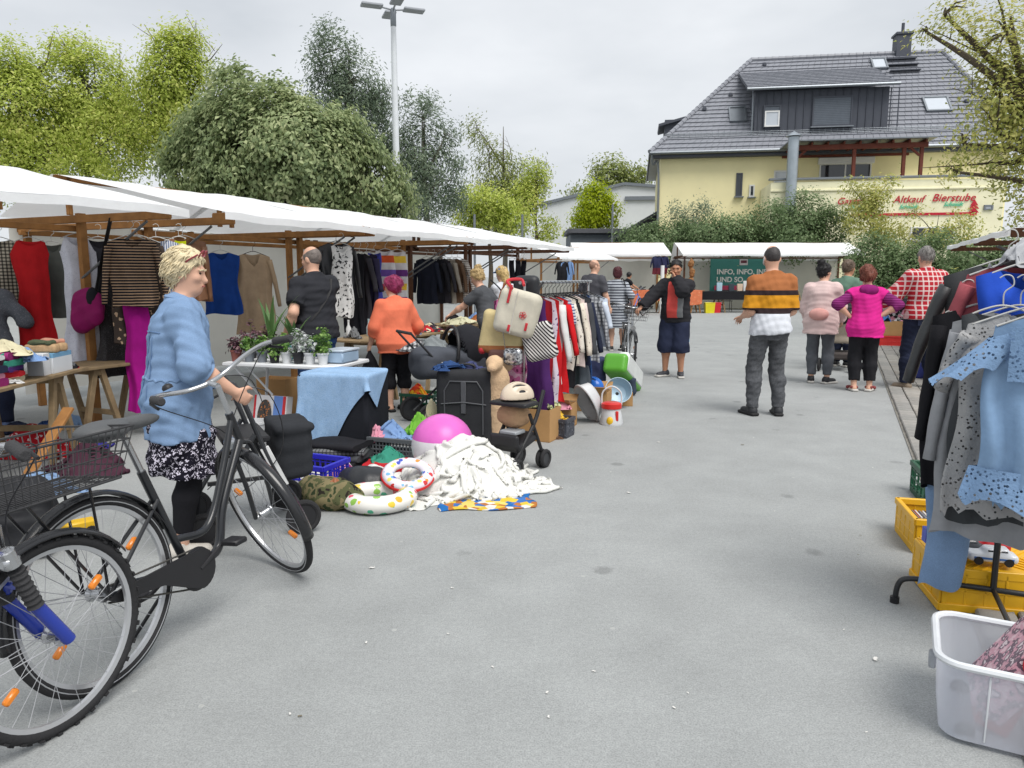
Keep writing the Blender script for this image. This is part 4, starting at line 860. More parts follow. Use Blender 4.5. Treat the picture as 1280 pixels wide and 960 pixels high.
        for q in (-1, 1):
            a, e, w = ar[q]; sl_ = top.get('sleeve', .7); g = 1 + (fat - 1) * .6; si = inf + top.get('slack', .006) * s
            t.ell(a, V3(.048, .048, .048) * g + Vector((inf, inf, inf)) * .8); t.cone(neck - V3(0, .01, .02), a + V3(0, 0, .012), .046 * s + inf * .7, .04 * s + inf * .7, cut=((tuple(neck + V3(0, .02, .005 + top.get('collar', 0))), (0, .25 + math.tan(lean) * .6, .97)),))
            if sl_ <= 1:
                c = a.lerp(e, sl_); t.cone(a, a.lerp(e, min(1.3, sl_ + .25)), .052 * s * g + si, .047 * s * g + si * 1.2, cut=((tuple(c), tuple((e - a).normalized())),))
            else:
                t.cone(a, e, .052 * s * g + si, .043 * s * g + si * 1.1); fr = sl_ - 1; c = e.lerp(w, fr); t.cone(e, e.lerp(w, min(1.1, fr + .2)), .044 * s * g + si * 1.1, .034 * s + si * top.get('cuff', 1), cut=((tuple(c), tuple((w - e).normalized())),))
        sdf_obj(top.get('name', 'shirt'), t, vox, top['mat'], o, top.get('wr', .007), top.get('wf', 24), seed)
    if bot:
        t = SDF(.03 * s); inf = bot.get('inf', .014) * s; kd = bot.get('kind', 'trousers'); wz_ = bot.get('waist', 1.0)
        if kd == 'skirt':
            e_ = bot['end']; w_ = bot.get('flare', 1.25); c0 = rows[1]
            t.loft([(e_ * s, c0[1] * .5, 0, .175 * s * w_, .14 * s * w_), ((e_ + .25) * s, 0, 0, .17 * s * (1 + w_) / 2, .135 * s * (1 + w_) / 2)] + rows[1:4], inf=inf, cut=(((0, 0, wz_ * s), (0, 0, 1)),))
        else:
            t.loft(rows[:4], inf=inf, cut=(((0, 0, wz_ * s), (0, 0, 1)),))
            for q in (-1, 1):
                hj, k, an, yw = lg[q]; g = 1 + (fat - 1) * .5; en = bot.get('end', 1.95); si = inf + bot.get('slack', .004) * s; fl = bot.get('flare', 1.0)
                if en <= 1: t.cone(hj, hj.lerp(k, min(1.2, en + .1)), .090 * s * g + si, .066 * s * g * fl + si * 1.4, cut=((tuple(hj.lerp(k, en)), tuple((k - hj).normalized())),))
                else:
                    t.cone(hj, k, .090 * s * g + si, .060 * s * g * fl + si); f = en - 1; c = k.lerp(an, f); ct = ((tuple(c), tuple((an - k).normalized())),); kc = k.lerp(an, .3) - V3(0, .012, 0); t.cone(k, kc, .059 * s * g * fl + si, .060 * s * g * fl + si, cut=ct); t.cone(kc, k.lerp(an, min(1.06, f + .1)), .060 * s * g * fl + si, (.045 if fl < 1.05 else .056) * s * fl + si, cut=ct)
        sdf_obj({'skirt': 'skirt', 'shorts': 'shorts'}.get(kd, 'trousers'), t, vox, bot['mat'], o, bot.get('wr', .006), bot.get('wf', 26), seed + 5)
        if bot.get('leggings'):
            t = SDF(.02); 
            for q in (-1, 1): hj, k, an, yw = lg[q]; t.cone(hj, k, .092 * s, .064 * s); t.cone(k, k.lerp(an, .3) - V3(0, .012, 0), .064 * s, .068 * s); t.cone(k.lerp(an, .3) - V3(0, .012, 0), an.lerp(k, .18), .068 * s, .052 * s, cut=((tuple(an.lerp(k, .2)), tuple((an - k).normalized())),))
            sdf_obj('leggings', t, vox, bot['leggings'], o)
    if shoes:
        for q in (-1, 1):
            hj, k, an, yw = lg[q]; f = rot('Z', yw).to_3x3(); t = SDF(.02); z0 = an.z - .075 * s; a_ = Vector((an.x, an.y, 0)); up = Vector((0, 0, z0))
            sole = SDF(.01); sole.box(a_ + up + f @ V3(0, .05, .018), V3(.047, .135, .018), .017 * s, rot('Z', yw))
            if shoes['kind'] == 'sandal':
                t.cone(a_ + up + f @ V3(-.04, .1, .045), a_ + up + f @ V3(.04, .1, .045), .028 * s, .028 * s); t.cone(a_ + up + f @ V3(-.035, -.02, .06), a_ + up + f @ V3(.035, -.02, .06), .022 * s, .022 * s)
            else:
                t.cone(a_ + up + f @ V3(0, -.03, .05), a_ + up + f @ V3(0, .13, .04), .045 * s, .036 * s); t.cone(a_ + up + f @ V3(0, -.02, .05), a_ + up + f @ V3(0, -.01, .095), .046 * s, .045 * s, cut=((tuple(a_ + up + V3(0, 0, .105)), (0, 0, 1)),))
            so = sdf_obj('shoe', t, max(.009, vox * .9), shoes['mat'], o, clip=((tuple(a_ + up + V3(0, 0, .012)), (0, 0, -1)),)); sdf_obj('sole', sole, max(.009, vox * .9), shoes.get('sole', mrub), so)
    if hair:
        kd = hair['kind']; t = SDF(.02); fwd = RH.to_3x3() @ Vector((0, 1, 0)); upv = RH.to_3x3() @ Vector((0, 0, 1)); i_ = hair.get('inf', .012)
        cut = [(tuple(hp(0, .052, .045)), tuple((fwd * .8 - upv * .62).normalized()))]
        if kd == 'bald':
            t.ell(hp(0, -.012, .024), V3(.078, .1, .098), RH, cut=((tuple(hp(0, .045, .0)), tuple(fwd)), (tuple(hp(0, 0, .065)), tuple((upv + fwd * .45).normalized())), (tuple(hp(0, 0, -.075)), tuple(-upv)))); wr = .002
        else:
            lowz = {'short': -.075, 'bob': -.105, 'bun': -.07, 'long': -.1}[kd]
            t.ell(hp(0, -.014, .03), V3(.075 + i_, .096 + i_, .099 + i_), RH, cut=cut + [(tuple(hp(0, 0, lowz)), tuple(-upv))]); wr = hair.get('wr', .006)
            if kd == 'bob': t.ell(hp(0, -.05, -.02), V3(.082, .07, .085), RH, cut=[(tuple(hp(0, .03, 0)), tuple(fwd))])
            if kd == 'bun': t.ell(hp(0, -.07, .135), V3(.05, .05, .046), RH, k=.012)
            if kd == 'long': t.cone(hp(0, -.06, .0), hp(0, -.09, -.26), .075 * s, .055 * s); t.cone(hp(0, -.09, -.26), hp(.01, -.08, -.40), .055 * s, .02 * s)
        ho = sdf_obj('hair', t, min(vox, .009), hair['mat'], o, wr, hair.get('wf', 55), seed)
        if kd != 'bald':                                            # loose strands over the hair mass
            rs = random.Random(seed); me_ = ho.data; sb_ = MB(); bk_ = RH.to_3x3() @ Vector((0, -.5, -.75))
            for _ in range(420 if vox < .01 else 200):
                v = me_.vertices[rs.randrange(len(me_.vertices))]; n = v.normal; dr = bk_ + Vector((rs.uniform(-.5, .5), rs.uniform(-.5, .5), rs.uniform(-.3, .3))); dr = (dr - n * dr.dot(n) * .85).normalized(); L = rs.uniform(.025, .06) * s
                sb_.tube([v.co - n * .003, v.co + dr * L * .4 + n * .004, v.co + dr * L * .8 + n * .004, v.co + dr * L + n * rs.uniform(-.002, .006)], [.003, .0032, .002, .0006], 4)
            so_ = sb_.build('hair_strands', hair['mat'], ho, True, None); so_['kind'] = 'stuff'
    if extra: extra(o, dict(hp=hp, hc=hc, RH=RH, ar=ar, lg=lg, rows=rows, s=s, bend=bend, sh=sh, V3=V3))
    return o
def hairm(n, c): return M('hair_' + n, c, rough=.55, var=.35, vs=30, bump=.9, bs=70, spec=.4)
def sh(name, c, **k): return {'kind': k.pop('kind', 'shoe'), 'mat': M('shoe_' + name, c, rough=.6), **k}
mjean = fab('jeans_dark', C(40, 46, 66), fine=.12, bs=50); mjeanb = fab('jeans_blue', C(52, 80, 128), fine=.14, bs=50, var=.3)
mblk = fab('cloth_black', C(38, 38, 42)); mbk2 = fab('cloth_black_soft', C(34, 34, 38))
def at(u, v): return G(u, v)
def yaw_to(deg): return R(deg)
# woman in denim, at the walker (faces right and a little away)
def den_extra(o, d):
    hp = d['hp']; g = MB(); mg = M('sunglasses_red', C(150, 60, 72), rough=.3)
    for q in (-1, 1):
        g.tube([hp(q * .078, -.03, .015), hp(q * .085, .03, .075), hp(q * .07, .075, .108)], .0045, 5)
        g.torus(.024, .004, 14, 5, Matrix.Translation(hp(q * .032, .083, .112)) @ d['RH'].to_4x4() @ rot('X', 60))
    g.tube([hp(-.01, .086, .115), hp(.01, .086, .115)], .004, 5); g.build('sunglasses', mg, o)
    V3 = d['V3']
    for q in (-1, 1):
        a, e, w = d['ar'][q]; dr = (w - e).normalized(); c = e.lerp(w, .16); t = MB(); t.lathe([(.055, -.028), (.064, -.024), (.064, .024), (.055, .028)], 16, Matrix.Translation(c) @ dr.to_track_quat('Z', 'Y').to_matrix().to_4x4(), False); t.build('sleeve_cuff', mden, o, True, 40, .003)
    sm = M('denim_seam', C(96, 126, 166)); bl = d['bend']; me_ = [x for x in o.children if x.name.startswith('denim_shirt')][0].data; bv = BVHTree.FromPolygons([v.co for v in me_.vertices], [tuple(p.vertices) for p in me_.polygons])
    def ringp(z, a, k=1.0):
        rs = d['rows']; zz = z * d['s']; it = lambda j: float(np.interp(zz, [r[0] for r in rs], [r[j] for r in rs])); q = Vector((it(1) + (it(3) + .05) * math.cos(a) * k, it(2) + (it(4) + .05) * math.sin(a) * k, zz)); c_, n_, _, _ = bv.find_nearest(q); return c_ + n_ * .001
    st = MB(); st.tube([ringp(1.3, -2.4 + .14 * i) for i in range(12)], .0035, 4); st.build('back_yoke_seam', sm, o)
    for a in (-2.0, -1.57, -1.14): MB().tube([ringp(.88 + .05 * i, a) for i in range(9)], .003, 4).build('back_seam', sm, o)
    wv = MB(); wv.tube([ringp(1.04 + .006 * math.sin(i * 2.2), -3.0 + .1 * i) for i in range(58)], .006, 5); wv.build('waist_gather', mden, o)
    cl = MB(); cl.tube([V3(0, 0, 0) + bl(V3(.075 * math.cos(t), -.01 + .07 * math.sin(t), 1.475 - .015 * math.sin(t))) for t in [6.283 * i / 20 for i in range(20)]], .014, 6, True); cl.build('collar', mden, o)
pD = G(236, 690)
person('woman in light denim shirt and floral skirt standing at a wheeled walker', pD, R(-58), 1.64, True, 1.06, R(5), 'fair', lf=(-.1, .02), rf=(.1, -.05), lh=(-.16, .26, .90), rh=(.24, .24, .90), rp=(.9, -1, -.5), lp=(-.8, -1, -.5), hyaw=-24, htilt=-6,
       top={'mat': mden, 'hem': .70, 'sleeve': 1.12, 'inf': .02, 'flare': 1.06, 'wr': .009, 'wf': 30, 'slack': .010, 'collar': .01, 'name': 'denim_shirt'},
       bot={'kind': 'skirt', 'mat': fab('floral_skirt', C(28, 26, 38), pat=('spots', 48, .36, C(226, 220, 236))), 'end': .5, 'flare': 1.16, 'waist': .78, 'leggings': mbk2, 'wr': .012, 'wf': 24}, shoes=sh('slip_white', C(214, 208, 198)),
       hair={'kind': 'short', 'mat': hairm('blonde', C(232, 216, 178)), 'inf': .014, 'wr': .007, 'wf': 34}, vox=.0085, extra=den_extra, seed=3, curl=.9)
# man in black T-shirt behind the plants
def strap(o, d):
    V3, b = d['V3'], d['bend']; MB().tube(bez([b(V3(.13, -.1, 1.43)), b(V3(.05, -.16, 1.28)), b(V3(-.13, -.13, 1.05)), b(V3(-.2, .0, .98)), b(V3(-.12, .15, 1.15)), b(V3(.12, .1, 1.44))], 6), .016, 6, False, None, .3).build('bag_strap', mdark, o)
    MB().box((-.22, .02, .92), (.08, .2, .2), bev=.03).build('waist_bag', mblk, o)
pM = W(394, 345, 7.6); pM.z = 0
person('man in black T-shirt and jeans with a shoulder strap behind the plants', pM, R(48), 1.80, False, 1.13, R(3), 'fair', lh=(-.30, .10, .93), rh=(.2, .42, 1.02), hyaw=18, htilt=-8,
       top={'mat': fab('tee_black', C(52, 53, 58)), 'sleeve': .72, 'hem': .86, 'inf': .018, 'slack': .012}, bot={'mat': mjeanb}, shoes=sh('black', C(30, 30, 32)), hair={'kind': 'bald', 'mat': hairm('grey_short', C(120, 110, 104))}, vox=.011, extra=strap, belly=.03, seed=5)
# coral woman
def bag_black(o, d):
    pass
pC = G(498, 514)
person('short woman in coral top and black capris with dyed purple-red hair', pC, R(28), 1.50, True, 1.24, R(9), 'fair', lh=(-.27, .12, .74), rh=(.26, .2, .80), hyaw=34, htilt=-4, lf=(-.1, .02, 10), rf=(.1, .0, 5),
       top={'mat': fab('coral', C(240, 128, 96)), 'sleeve': 1.45, 'hem': .78, 'inf': .018, 'flare': 1.05, 'slack': .012, 'wr': .007}, bot={'mat': mblk, 'end': 1.45, 'waist': .98}, shoes=sh('mule_black', C(26, 26, 28), sole=mdark, kind='sandal'), hair={'kind': 'short', 'mat': hairm('purple_red', C(150, 46, 92)), 'inf': .02, 'wr': .012}, vox=.011, seed=7)
wq = pC + Matrix.Rotation(R(28), 3, 'Z') @ Vector((-.27, .12, .70)); bg = thing('carrier_bag', 'black cloth bag hanging from the hand of the coral-topped woman', 'bag', (wq.x, wq.y, 0), R(28))
tb = SDF(.03); tb.ell((0, 0, wq.z - .34), (.14, .09, .16)).cone((0, 0, wq.z - .22), (0, 0, wq.z - .03), .09, .014); sdf_obj('body', tb, .012, fab('bag_black', C(28, 28, 32)), bg, .014, 22, 2)
# blonde woman in grey at the table, and the capped one behind her
pE = Vector((-.30, 10.3, 0))
def crossbag(o, d):
    MB().ball((.16, -.16, .98), (.1, .06, .13), 12, 8).build('shoulder_bag', M('leather_slate', C(58, 68, 74), rough=.5), o); MB().tube(bez([(.16, -.14, 1.08), (.0, -.17, 1.3), (-.1, -.06, 1.45)], 6), .01, 5).build('bag_strap', mdark, o)
person('blonde woman in dark grey T-shirt reaching over the shoe table', pE, R(62), 1.63, True, 1.12, R(16), 'fair', lh=(-.2, .55, .95), rh=(.28, .12, .82), hyaw=10, htilt=-22, top={'mat': fab('grey_tee', C(86, 88, 92)), 'sleeve': .75, 'hem': .82}, bot={'mat': mblk}, shoes=sh('black', C(30, 30, 32)), hair={'kind': 'bun', 'mat': hairm('blonde_dark', C(196, 168, 118))}, vox=.014, extra=crossbag, seed=9)
def cap_blue(o, d):
    hp = d['hp']; c = SDF(.01); c.ell(hp(0, -.01, .05), d['V3'](.088, .108, .09), d['RH'], cut=((tuple(hp(0, 0, .045)), tuple(d['RH'].to_3x3() @ Vector((0, 0, -1)))),)); c.ell(hp(0, .1, .05), d['V3'](.07, .08, .012), d['RH']); sdf_obj('cap', c, .012, fab('cap_blue', C(84, 124, 176)), o)
person('woman with long blonde hair, blue cap and white shirt at the row end', Vector((-.12, 12.2, 0)), R(36), 1.66, True, 1.05, R(6), 'fair', hyaw=14, htilt=-10, lh=(-.15, .45, .95), top={'mat': fab('white_shirt', C(222, 226, 234)), 'sleeve': 1.3, 'hem': .78}, bot={'mat': fab('grey_skirt', C(90, 90, 96)), 'end': 1.9}, shoes=sh('black', C(30, 30, 32)), hair={'kind': 'long', 'mat': hairm('blonde_long', C(214, 184, 124))}, vox=.015, extra=cap_blue, seed=11)
# bald man and woman in striped dress
person('bald man in charcoal T-shirt and jeans beside the clothes rack', Vector((1.60, 14.6, 0)), R(-42), 1.82, False, 1.14, 0, 'fair', lf=(-.12, .05), rf=(.12, -.1), rh=(.3, .12, .88), hyaw=-30, top={'mat': fab('charcoal_tee', C(84, 84, 90)), 'sleeve': .8, 'hem': .84}, bot={'mat': fab('jeans_mid', C(60, 74, 98), fine=.12)}, shoes=sh('sneaker_dark', C(40, 42, 46)), hair={'kind': 'bald', 'mat': hairm('stubble', C(170, 132, 112))}, vox=.015, seed=13, belly=.03)
def brown_bag(o, d):
    MB().box((.24, -.06, .86), (.12, .26, .2), bev=.04).build('handbag', M('leather_dark_brown', C(62, 50, 46), rough=.5), o); MB().tube(bez([(.24, -.06, .95), (.2, -.1, 1.2), (.12, -.1, 1.44), (.06, .05, 1.42)], 6), .01, 5).build('bag_strap', mdark, o)
person('burgundy-haired woman in grey striped dress with a brown handbag', Vector((2.10, 14.9, 0)), R(-12), 1.68, True, 1.12, 0, 'fair', lf=(-.1, .0), rf=(.12, .18), rh=(.3, .05, .95), hyaw=10, top={'mat': fab('dress_stripe', C(190, 196, 204), pat=('stripes', 'z', .055, .5, C(84, 88, 98))), 'sleeve': 1.1, 'hem': .5, 'flare': 1.06, 'name': 'dress'}, shoes=sh('black', C(30, 30, 32)), hair={'kind': 'bob', 'mat': hairm('burgundy', C(86, 36, 44))}, vox=.015, extra=brown_bag, seed=15)
person('dark-haired stallholder in black bending over the orange table', Vector((4.5, 29.6, 0)), R(-70), 1.66, False, .95, R(12), 'tan', lh=(-.2, .5, 1.0), rh=(.15, .5, 1.0), htilt=-10, top={'mat': mblk, 'sleeve': .6}, bot={'mat': mblk}, shoes=sh('black', C(30, 30, 32)), hair={'kind': 'short', 'mat': hairm('black', C(28, 26, 28))}, vox=.02, seed=16)
# man with the silver bicycle, hand at his mouth
def jacket_front(o, d):
    V3, b = d['V3'], d['bend']; t = SDF(.02); t.loft([(r[0], r[1], r[2], r[3], r[4]) for r in d['rows'][1:8]], inf=.062, cut=(((0, .015, 0), (0, -1, 0)), ((-.085, 0, 0), (-1, 0, 0)), ((.075, 0, 0), (1, 0, 0)), ((0, 0, .84 * d['s']), (0, 0, -1)), ((0, 0, 1.46 * d['s']), (0, .2, 1))))
    sdf_obj('red_shirt', t, .013, fab('shirt_coral_red', C(226, 90, 84)), o, .003, 15, 4)
    for q in (-1,): MB().box((q * .20, .0, .68), (.018, .1, .3), bev=.008).build('shorts_stripe', fab('stripe_cyan', C(70, 150, 196)), o)
    t2 = SDF(.01); t2.loft([(r[0], r[1], r[2], r[3], r[4]) for r in d['rows'][1:6]], inf=.066, cut=(((0, .03, 0), (0, -1, 0)), ((-.15, 0, 0), (-1, 0, 0)), ((-.07, 0, 0), (1, 0, 0)), ((0, 0, .84 * d['s']), (0, 0, -1)))); sdf_obj('jacket_panel', t2, .013, fab('panel_grey', C(128, 130, 132)), o)
pB = G(842, 471)
person('man in black jacket over red shirt and navy shorts, hand at his mouth', pB, R(152), 1.74, False, 1.12, R(2), 'tan', lf=(-.11, .02, 20), rf=(.13, .02, -30), rh=(.42, .36, 1.04), rp=(1, -.6, -.6), lh=(-.03, .19, 1.48), lp=(-.8, .1, -1), hyaw=12, htilt=-12,
       top={'mat': fab('jacket_black', C(48, 48, 52)), 'sleeve': 1.92, 'hem': .83, 'inf': .022, 'slack': .016, 'collar': .02, 'name': 'jacket'}, bot={'kind': 'shorts', 'mat': fab('navy', C(46, 52, 74)), 'end': 1.22, 'flare': 1.35, 'slack': .02}, shoes=sh('sneaker_grey', C(62, 64, 70)), hair={'kind': 'short', 'mat': hairm('black', C(28, 26, 28)), 'inf': .004, 'wr': .003}, vox=.011, extra=jacket_front, seed=17, belly=.05, curl=.8)
# man in the striped polo
OC, DB, OR, WH = C(176, 112, 70), C(58, 46, 48), C(224, 156, 44), C(226, 230, 238)
def polo(o, d): 
    V3, b = d['V3'], d['bend']; MB().tube([b(V3(.066 * math.cos(t), -.0 + .062 * math.sin(t), 1.475)) for t in [6.283 * i / 18 for i in range(18)]], .016, 6, True).build('collar', fab('polo_ochre', OC), o)
    hp = d['hp']; MB().tube(bez([hp(-.03, .1, -.045), hp(-.078, .03, -.05), hp(-.088, -.02, -.015), hp(-.07, -.02, .02)], 4), .006, 5).build('mask_strap', M('mask_paper', C(220, 224, 228)), o)
pS = G(957, 519)
person('man in ochre, yellow and white striped polo and grey trousers, seen from behind', pS, R(6), 1.82, False, 1.06, R(1), 'fair', lf=(-.15, .02, 12), rf=(.12, -.02, -12), lh=(-.21, .24, 1.06), rh=(.21, .24, 1.06), lp=(-.2, -1, -.6), rp=(.2, -1, -.6), hyaw=-8, htilt=-14,
       top={'mat': fab('polo_bands', OC, bump=.4, pat=('bands', .6, 1.7, [(.6, WH), (1.105, DB), (1.165, OR), (1.30, DB), (1.35, OC)])), 'sleeve': .95, 'hem': .87, 'inf': .018, 'skew': .12, 'slack': .006, 'wr': .008, 'wf': 24}, bot={'mat': fab('jeans_grey', C(92, 94, 98), fine=.16, var=.35, vs=8), 'slack': .0, 'inf': .008, 'wr': .008, 'wf': 28}, shoes=sh('sneaker_black', C(48, 50, 54), sole=mdark), hair={'kind': 'bald', 'mat': hairm('dark_grey', C(64, 60, 60))}, vox=.0105, extra=polo, seed=19)
# pink woman, magenta woman, green man, plaid man
def belt_bag(o, d): MB().ball((-.02, -.19, .98), (.13, .06, .085), 14, 9).build('belt_bag', fab('bag_pink', C(224, 168, 160)), o); MB().torus(.185, .012, 30, 6, T(0, -.01, 1.02) @ Matrix.Diagonal((1, .85, 1, 1))).build('belt', fab('bag_pink', C(224, 168, 160)), o)
person('woman in pale pink sweatshirt and grey leggings with dark bun and belt bag', G(1022, 479), R(-28), 1.68, True, 1.12, R(1), 'fair', lf=(-.1, .02, 10), rf=(.12, .0, -40), rh=(.24, .28, .86), lh=(-.2, .26, .9), hyaw=-34, top={'mat': fab('pink_pale', C(232, 206, 202)), 'sleeve': 1.9, 'hem': .74, 'inf': .026, 'flare': 1.06, 'slack': .016}, bot={'mat': fab('leggings_grey', C(98, 102, 108)), 'inf': .006, 'end': 1.86}, shoes=sh('sneaker_bw', C(40, 40, 44)), hair={'kind': 'bun', 'mat': hairm('black', C(28, 26, 28))}, vox=.0115, extra=belt_bag, seed=21)
def hood(o, d):
    V3, b = d['V3'], d['bend']; t = SDF(.03); t.ell(b(V3(0, -.1, 1.42)), V3(.12, .06, .08)); sdf_obj('hood', t, .012, fab('hood_plum', C(150, 40, 116)), o, .008, 20, 2)
    for q in (-1, 1):
        t = SDF(.02); a, e, w = d['ar'][q]; t.cone(a.lerp(e, .2), e, .075 * d['s'], .068 * d['s']); t.cone(e, e.lerp(w, .35), .068 * d['s'], .06 * d['s'], cut=((tuple(e.lerp(w, .3)), tuple((w - e).normalized())),))
        sdf_obj('sleeve', t, .012, fab('plum_stripe', C(120, 36, 98), pat=('stripes', 'z', .03, .4, C(150, 60, 128))), o, .007, 18, 3)
person('short-haired woman in bright magenta hooded sweater, hands on hips', G(1076, 489), R(-12), 1.62, True, 1.08, R(3), 'fair', lf=(-.1, .0, 10), rf=(.11, .02, -30), lh=(-.20, -.02, .98), rh=(.17, -.06, 1.0), lp=(-1, -.25, .1), rp=(1, -.25, .1), hyaw=-10, htilt=-6, top={'mat': fab('magenta_bright', C(228, 48, 150)), 'sleeve': .3, 'hem': .78, 'inf': .026, 'flare': 1.08, 'slack': .012, 'name': 'sweater'}, bot={'mat': fab('trousers_black', C(40, 40, 44)), 'end': 1.8, 'slack': .008}, shoes=sh('sandal_red', C(140, 60, 62), kind='sandal'), hair={'kind': 'short', 'mat': hairm('auburn', C(122, 66, 50)), 'inf': .022, 'wr': .012}, vox=.0115, extra=hood, seed=23, curl=.3)
person('grey-haired man in green shirt half hidden behind the magenta sweater', Vector((5.5, 12.3, 0)), R(-50), 1.76, False, 1.05, R(4), 'tan', hyaw=-20, top={'mat': fab('green_shirt', C(112, 142, 124)), 'sleeve': .8}, bot={'mat': mjean}, shoes=sh('black', C(30, 30, 32)), hair={'kind': 'short', 'mat': hairm('grey_brown', C(112, 94, 80)), 'inf': .01}, vox=.014, seed=25)
def plaid_x(o, d):
    V3, b = d['V3'], d['bend']; MB().tube([b(V3(.07 * math.cos(t), -.0 + .064 * math.sin(t), 1.475)) for t in [6.283 * i / 18 for i in range(18)]], .014, 6, True).build('collar', MATS['plaid_red'], o)
    for q in (-1, 1): MB().box((q * .085 * d['s'], -.150, .93), (.13, .012, .14), bev=.004).build('back_pocket', mjean, o)
person('tall grey-haired man in red and white plaid shirt and dark jeans', G(1146, 487), R(4), 1.88, False, 1.06, R(1), 'fair', lf=(-.14, .02, 30), rf=(.14, -.06, -4), lh=(-.28, .34, 1.08), rh=(.30, .12, .98), lp=(-1, -.6, -.2), hyaw=-6, htilt=-12, top={'mat': fab('plaid_red', C(188, 44, 56), pat=('plaid', .062, .26, C(238, 222, 218))), 'sleeve': 1.9, 'hem': .88, 'inf': .026, 'slack': .02, 'collar': .01}, bot={'mat': mjean, 'slack': .006, 'wr': .01}, shoes=sh('suede', C(150, 134, 116), sole=M('sole_tan', C(130, 112, 92))), hair={'kind': 'short', 'mat': hairm('grey', C(140, 136, 132)), 'inf': .006, 'wr': .003}, vox=.0115, extra=plaid_x, seed=27)
# buyer behind the first table (only arm, legs and back seen)
person('person in dark grey knitwear and jeans behind the plank table of clothes', Vector((-5.05, 7.1, 0)), R(20), 1.66, True, 1.1, R(10), 'fair', rh=(.3, .3, 1.0), top={'mat': fab('knit_grey', C(104, 108, 116), pat=('spots', 60, .3, C(140, 142, 150))), 'sleeve': 1.8, 'hem': .8}, bot={'mat': mjean}, shoes=sh('blue', C(90, 110, 150)), hair={'kind': 'short', 'mat': hairm('brown', C(90, 70, 56))}, vox=.014, seed=29)
# ---------------- bicycles ----------------
mty = M('tyre_rubber', C(44, 44, 46), rough=.85, var=.2, bump=.6, bs=90); mrim = M('rim_aluminium', C(205, 207, 210), rough=.3, metal=.6, var=.05); mspk = M('spoke_steel', C(176, 178, 182), rough=.6, metal=.2, var=0)
morg = M('reflector_orange', C(244, 140, 30), rough=.25, var=.1, spec=.7); mrr = M('reflector_red', C(205, 30, 30), rough=.2, var=.1, spec=.7); mchr = M('chrome', C(205, 207, 210), rough=.22, metal=.9, var=.03); mgrip = M('grip_rubber', C(62, 62, 64), rough=.85, bump=.8, bs=150); mblp = M('paint_black_gloss', C(34, 35, 38), rough=.25, spec=.6, var=.1); msad = M('saddle_vinyl', C(88, 90, 92), rough=.6, bump=.3, bs=60)
mfp = M('plastic_black', C(36, 36, 39), rough=.5)
def wheel(par, c, r, S, tw=.019, hubm=None, knob=False, refl=2, spokes=28, white=False):
    Mx = S @ T(*c) @ rot('Y', 90)
    t = MB(); t.torus(r - tw, tw, 64, 10, Mx)
    if knob:
        for i in range(64):
            for s in (-1, 0, 1):
                if (i + s) % 2: continue
                a = 2 * math.pi * i / 64; t.box((r - tw + tw * math.cos(s * .75) * 1.0, 0, s * tw * .72), (.008, .016, .012), Mx @ rot('Z', math.degrees(a)))
    w = t.build('wheel', mty, par)
    rm = MB(); rm.grid(lambda a, b: ((r - tw * 1.75 - .020 * (b if b < .5 else 1 - b) * 2 * 1.0) * math.cos(6.28318 * a), (r - tw * 1.75 - .020 * (b if b < .5 else 1 - b) * 2) * math.sin(6.28318 * a), (-1 if b < .5 else 1) * .011 * (1 - .5 * (b if b < .5 else 1 - b) * 2)), 64, 6, True, Mx); rm.torus(r - tw * 1.75, .0105, 64, 6, Mx); rm.build('rim', mrim, w)
    if white:
        for s in (-1, 1): MB().torus(r - tw * 1.05, .0022, 64, 5, Mx @ T(0, 0, s * tw * .96)).build('reflex_ring', mrim, w)
    hb_ = MB(); hb_.tube([(0, 0, -.055), (0, 0, .055)], .008, 8, False, Mx); hb_.lathe([(.012, -.035), (.028, -.032), (.028, -.027), (.017, -.02), (.017, .02), (.028, .027), (.028, .032), (.012, .035)], 14, Mx); hb_.build('hub', hubm or mchr, w)
    sp = MB()
    for i in range(spokes):
        a = 2 * math.pi * i / spokes; s = 1 if i % 2 else -1; o = a + (.55 if (i // 2) % 2 else -.55); p = Vector((.026 * math.cos(o), .026 * math.sin(o), s * .029)); q = Vector(((r - tw * 2 - .014) * math.cos(a), (r - tw * 2 - .014) * math.sin(a), s * .002)); sp.tube([p, q], .0012, 4, False, Mx)
    o = sp.build('spokes', mspk, w)
    for k in range(refl):
        a = 2.2 + math.pi * k; MB().box((r * .62, 0, 0), (.055, .022, .022), Mx @ rot('Z', math.degrees(a)), .008).build('spoke_reflector', morg, w)
    return w
def mudguard(par, c, r, a0, a1, S, m, w=.028):
    def f(u, v):
        a = R(a0 + (a1 - a0) * v); t = (u - .5) * 2; rr = r + .022 - .016 * t * t; return (t * w, c[1] + rr * math.cos(a), c[2] + rr * math.sin(a))
    return MB().grid(f, 7, 26, False, S).build('mudguard', m, par, True, None, .002)
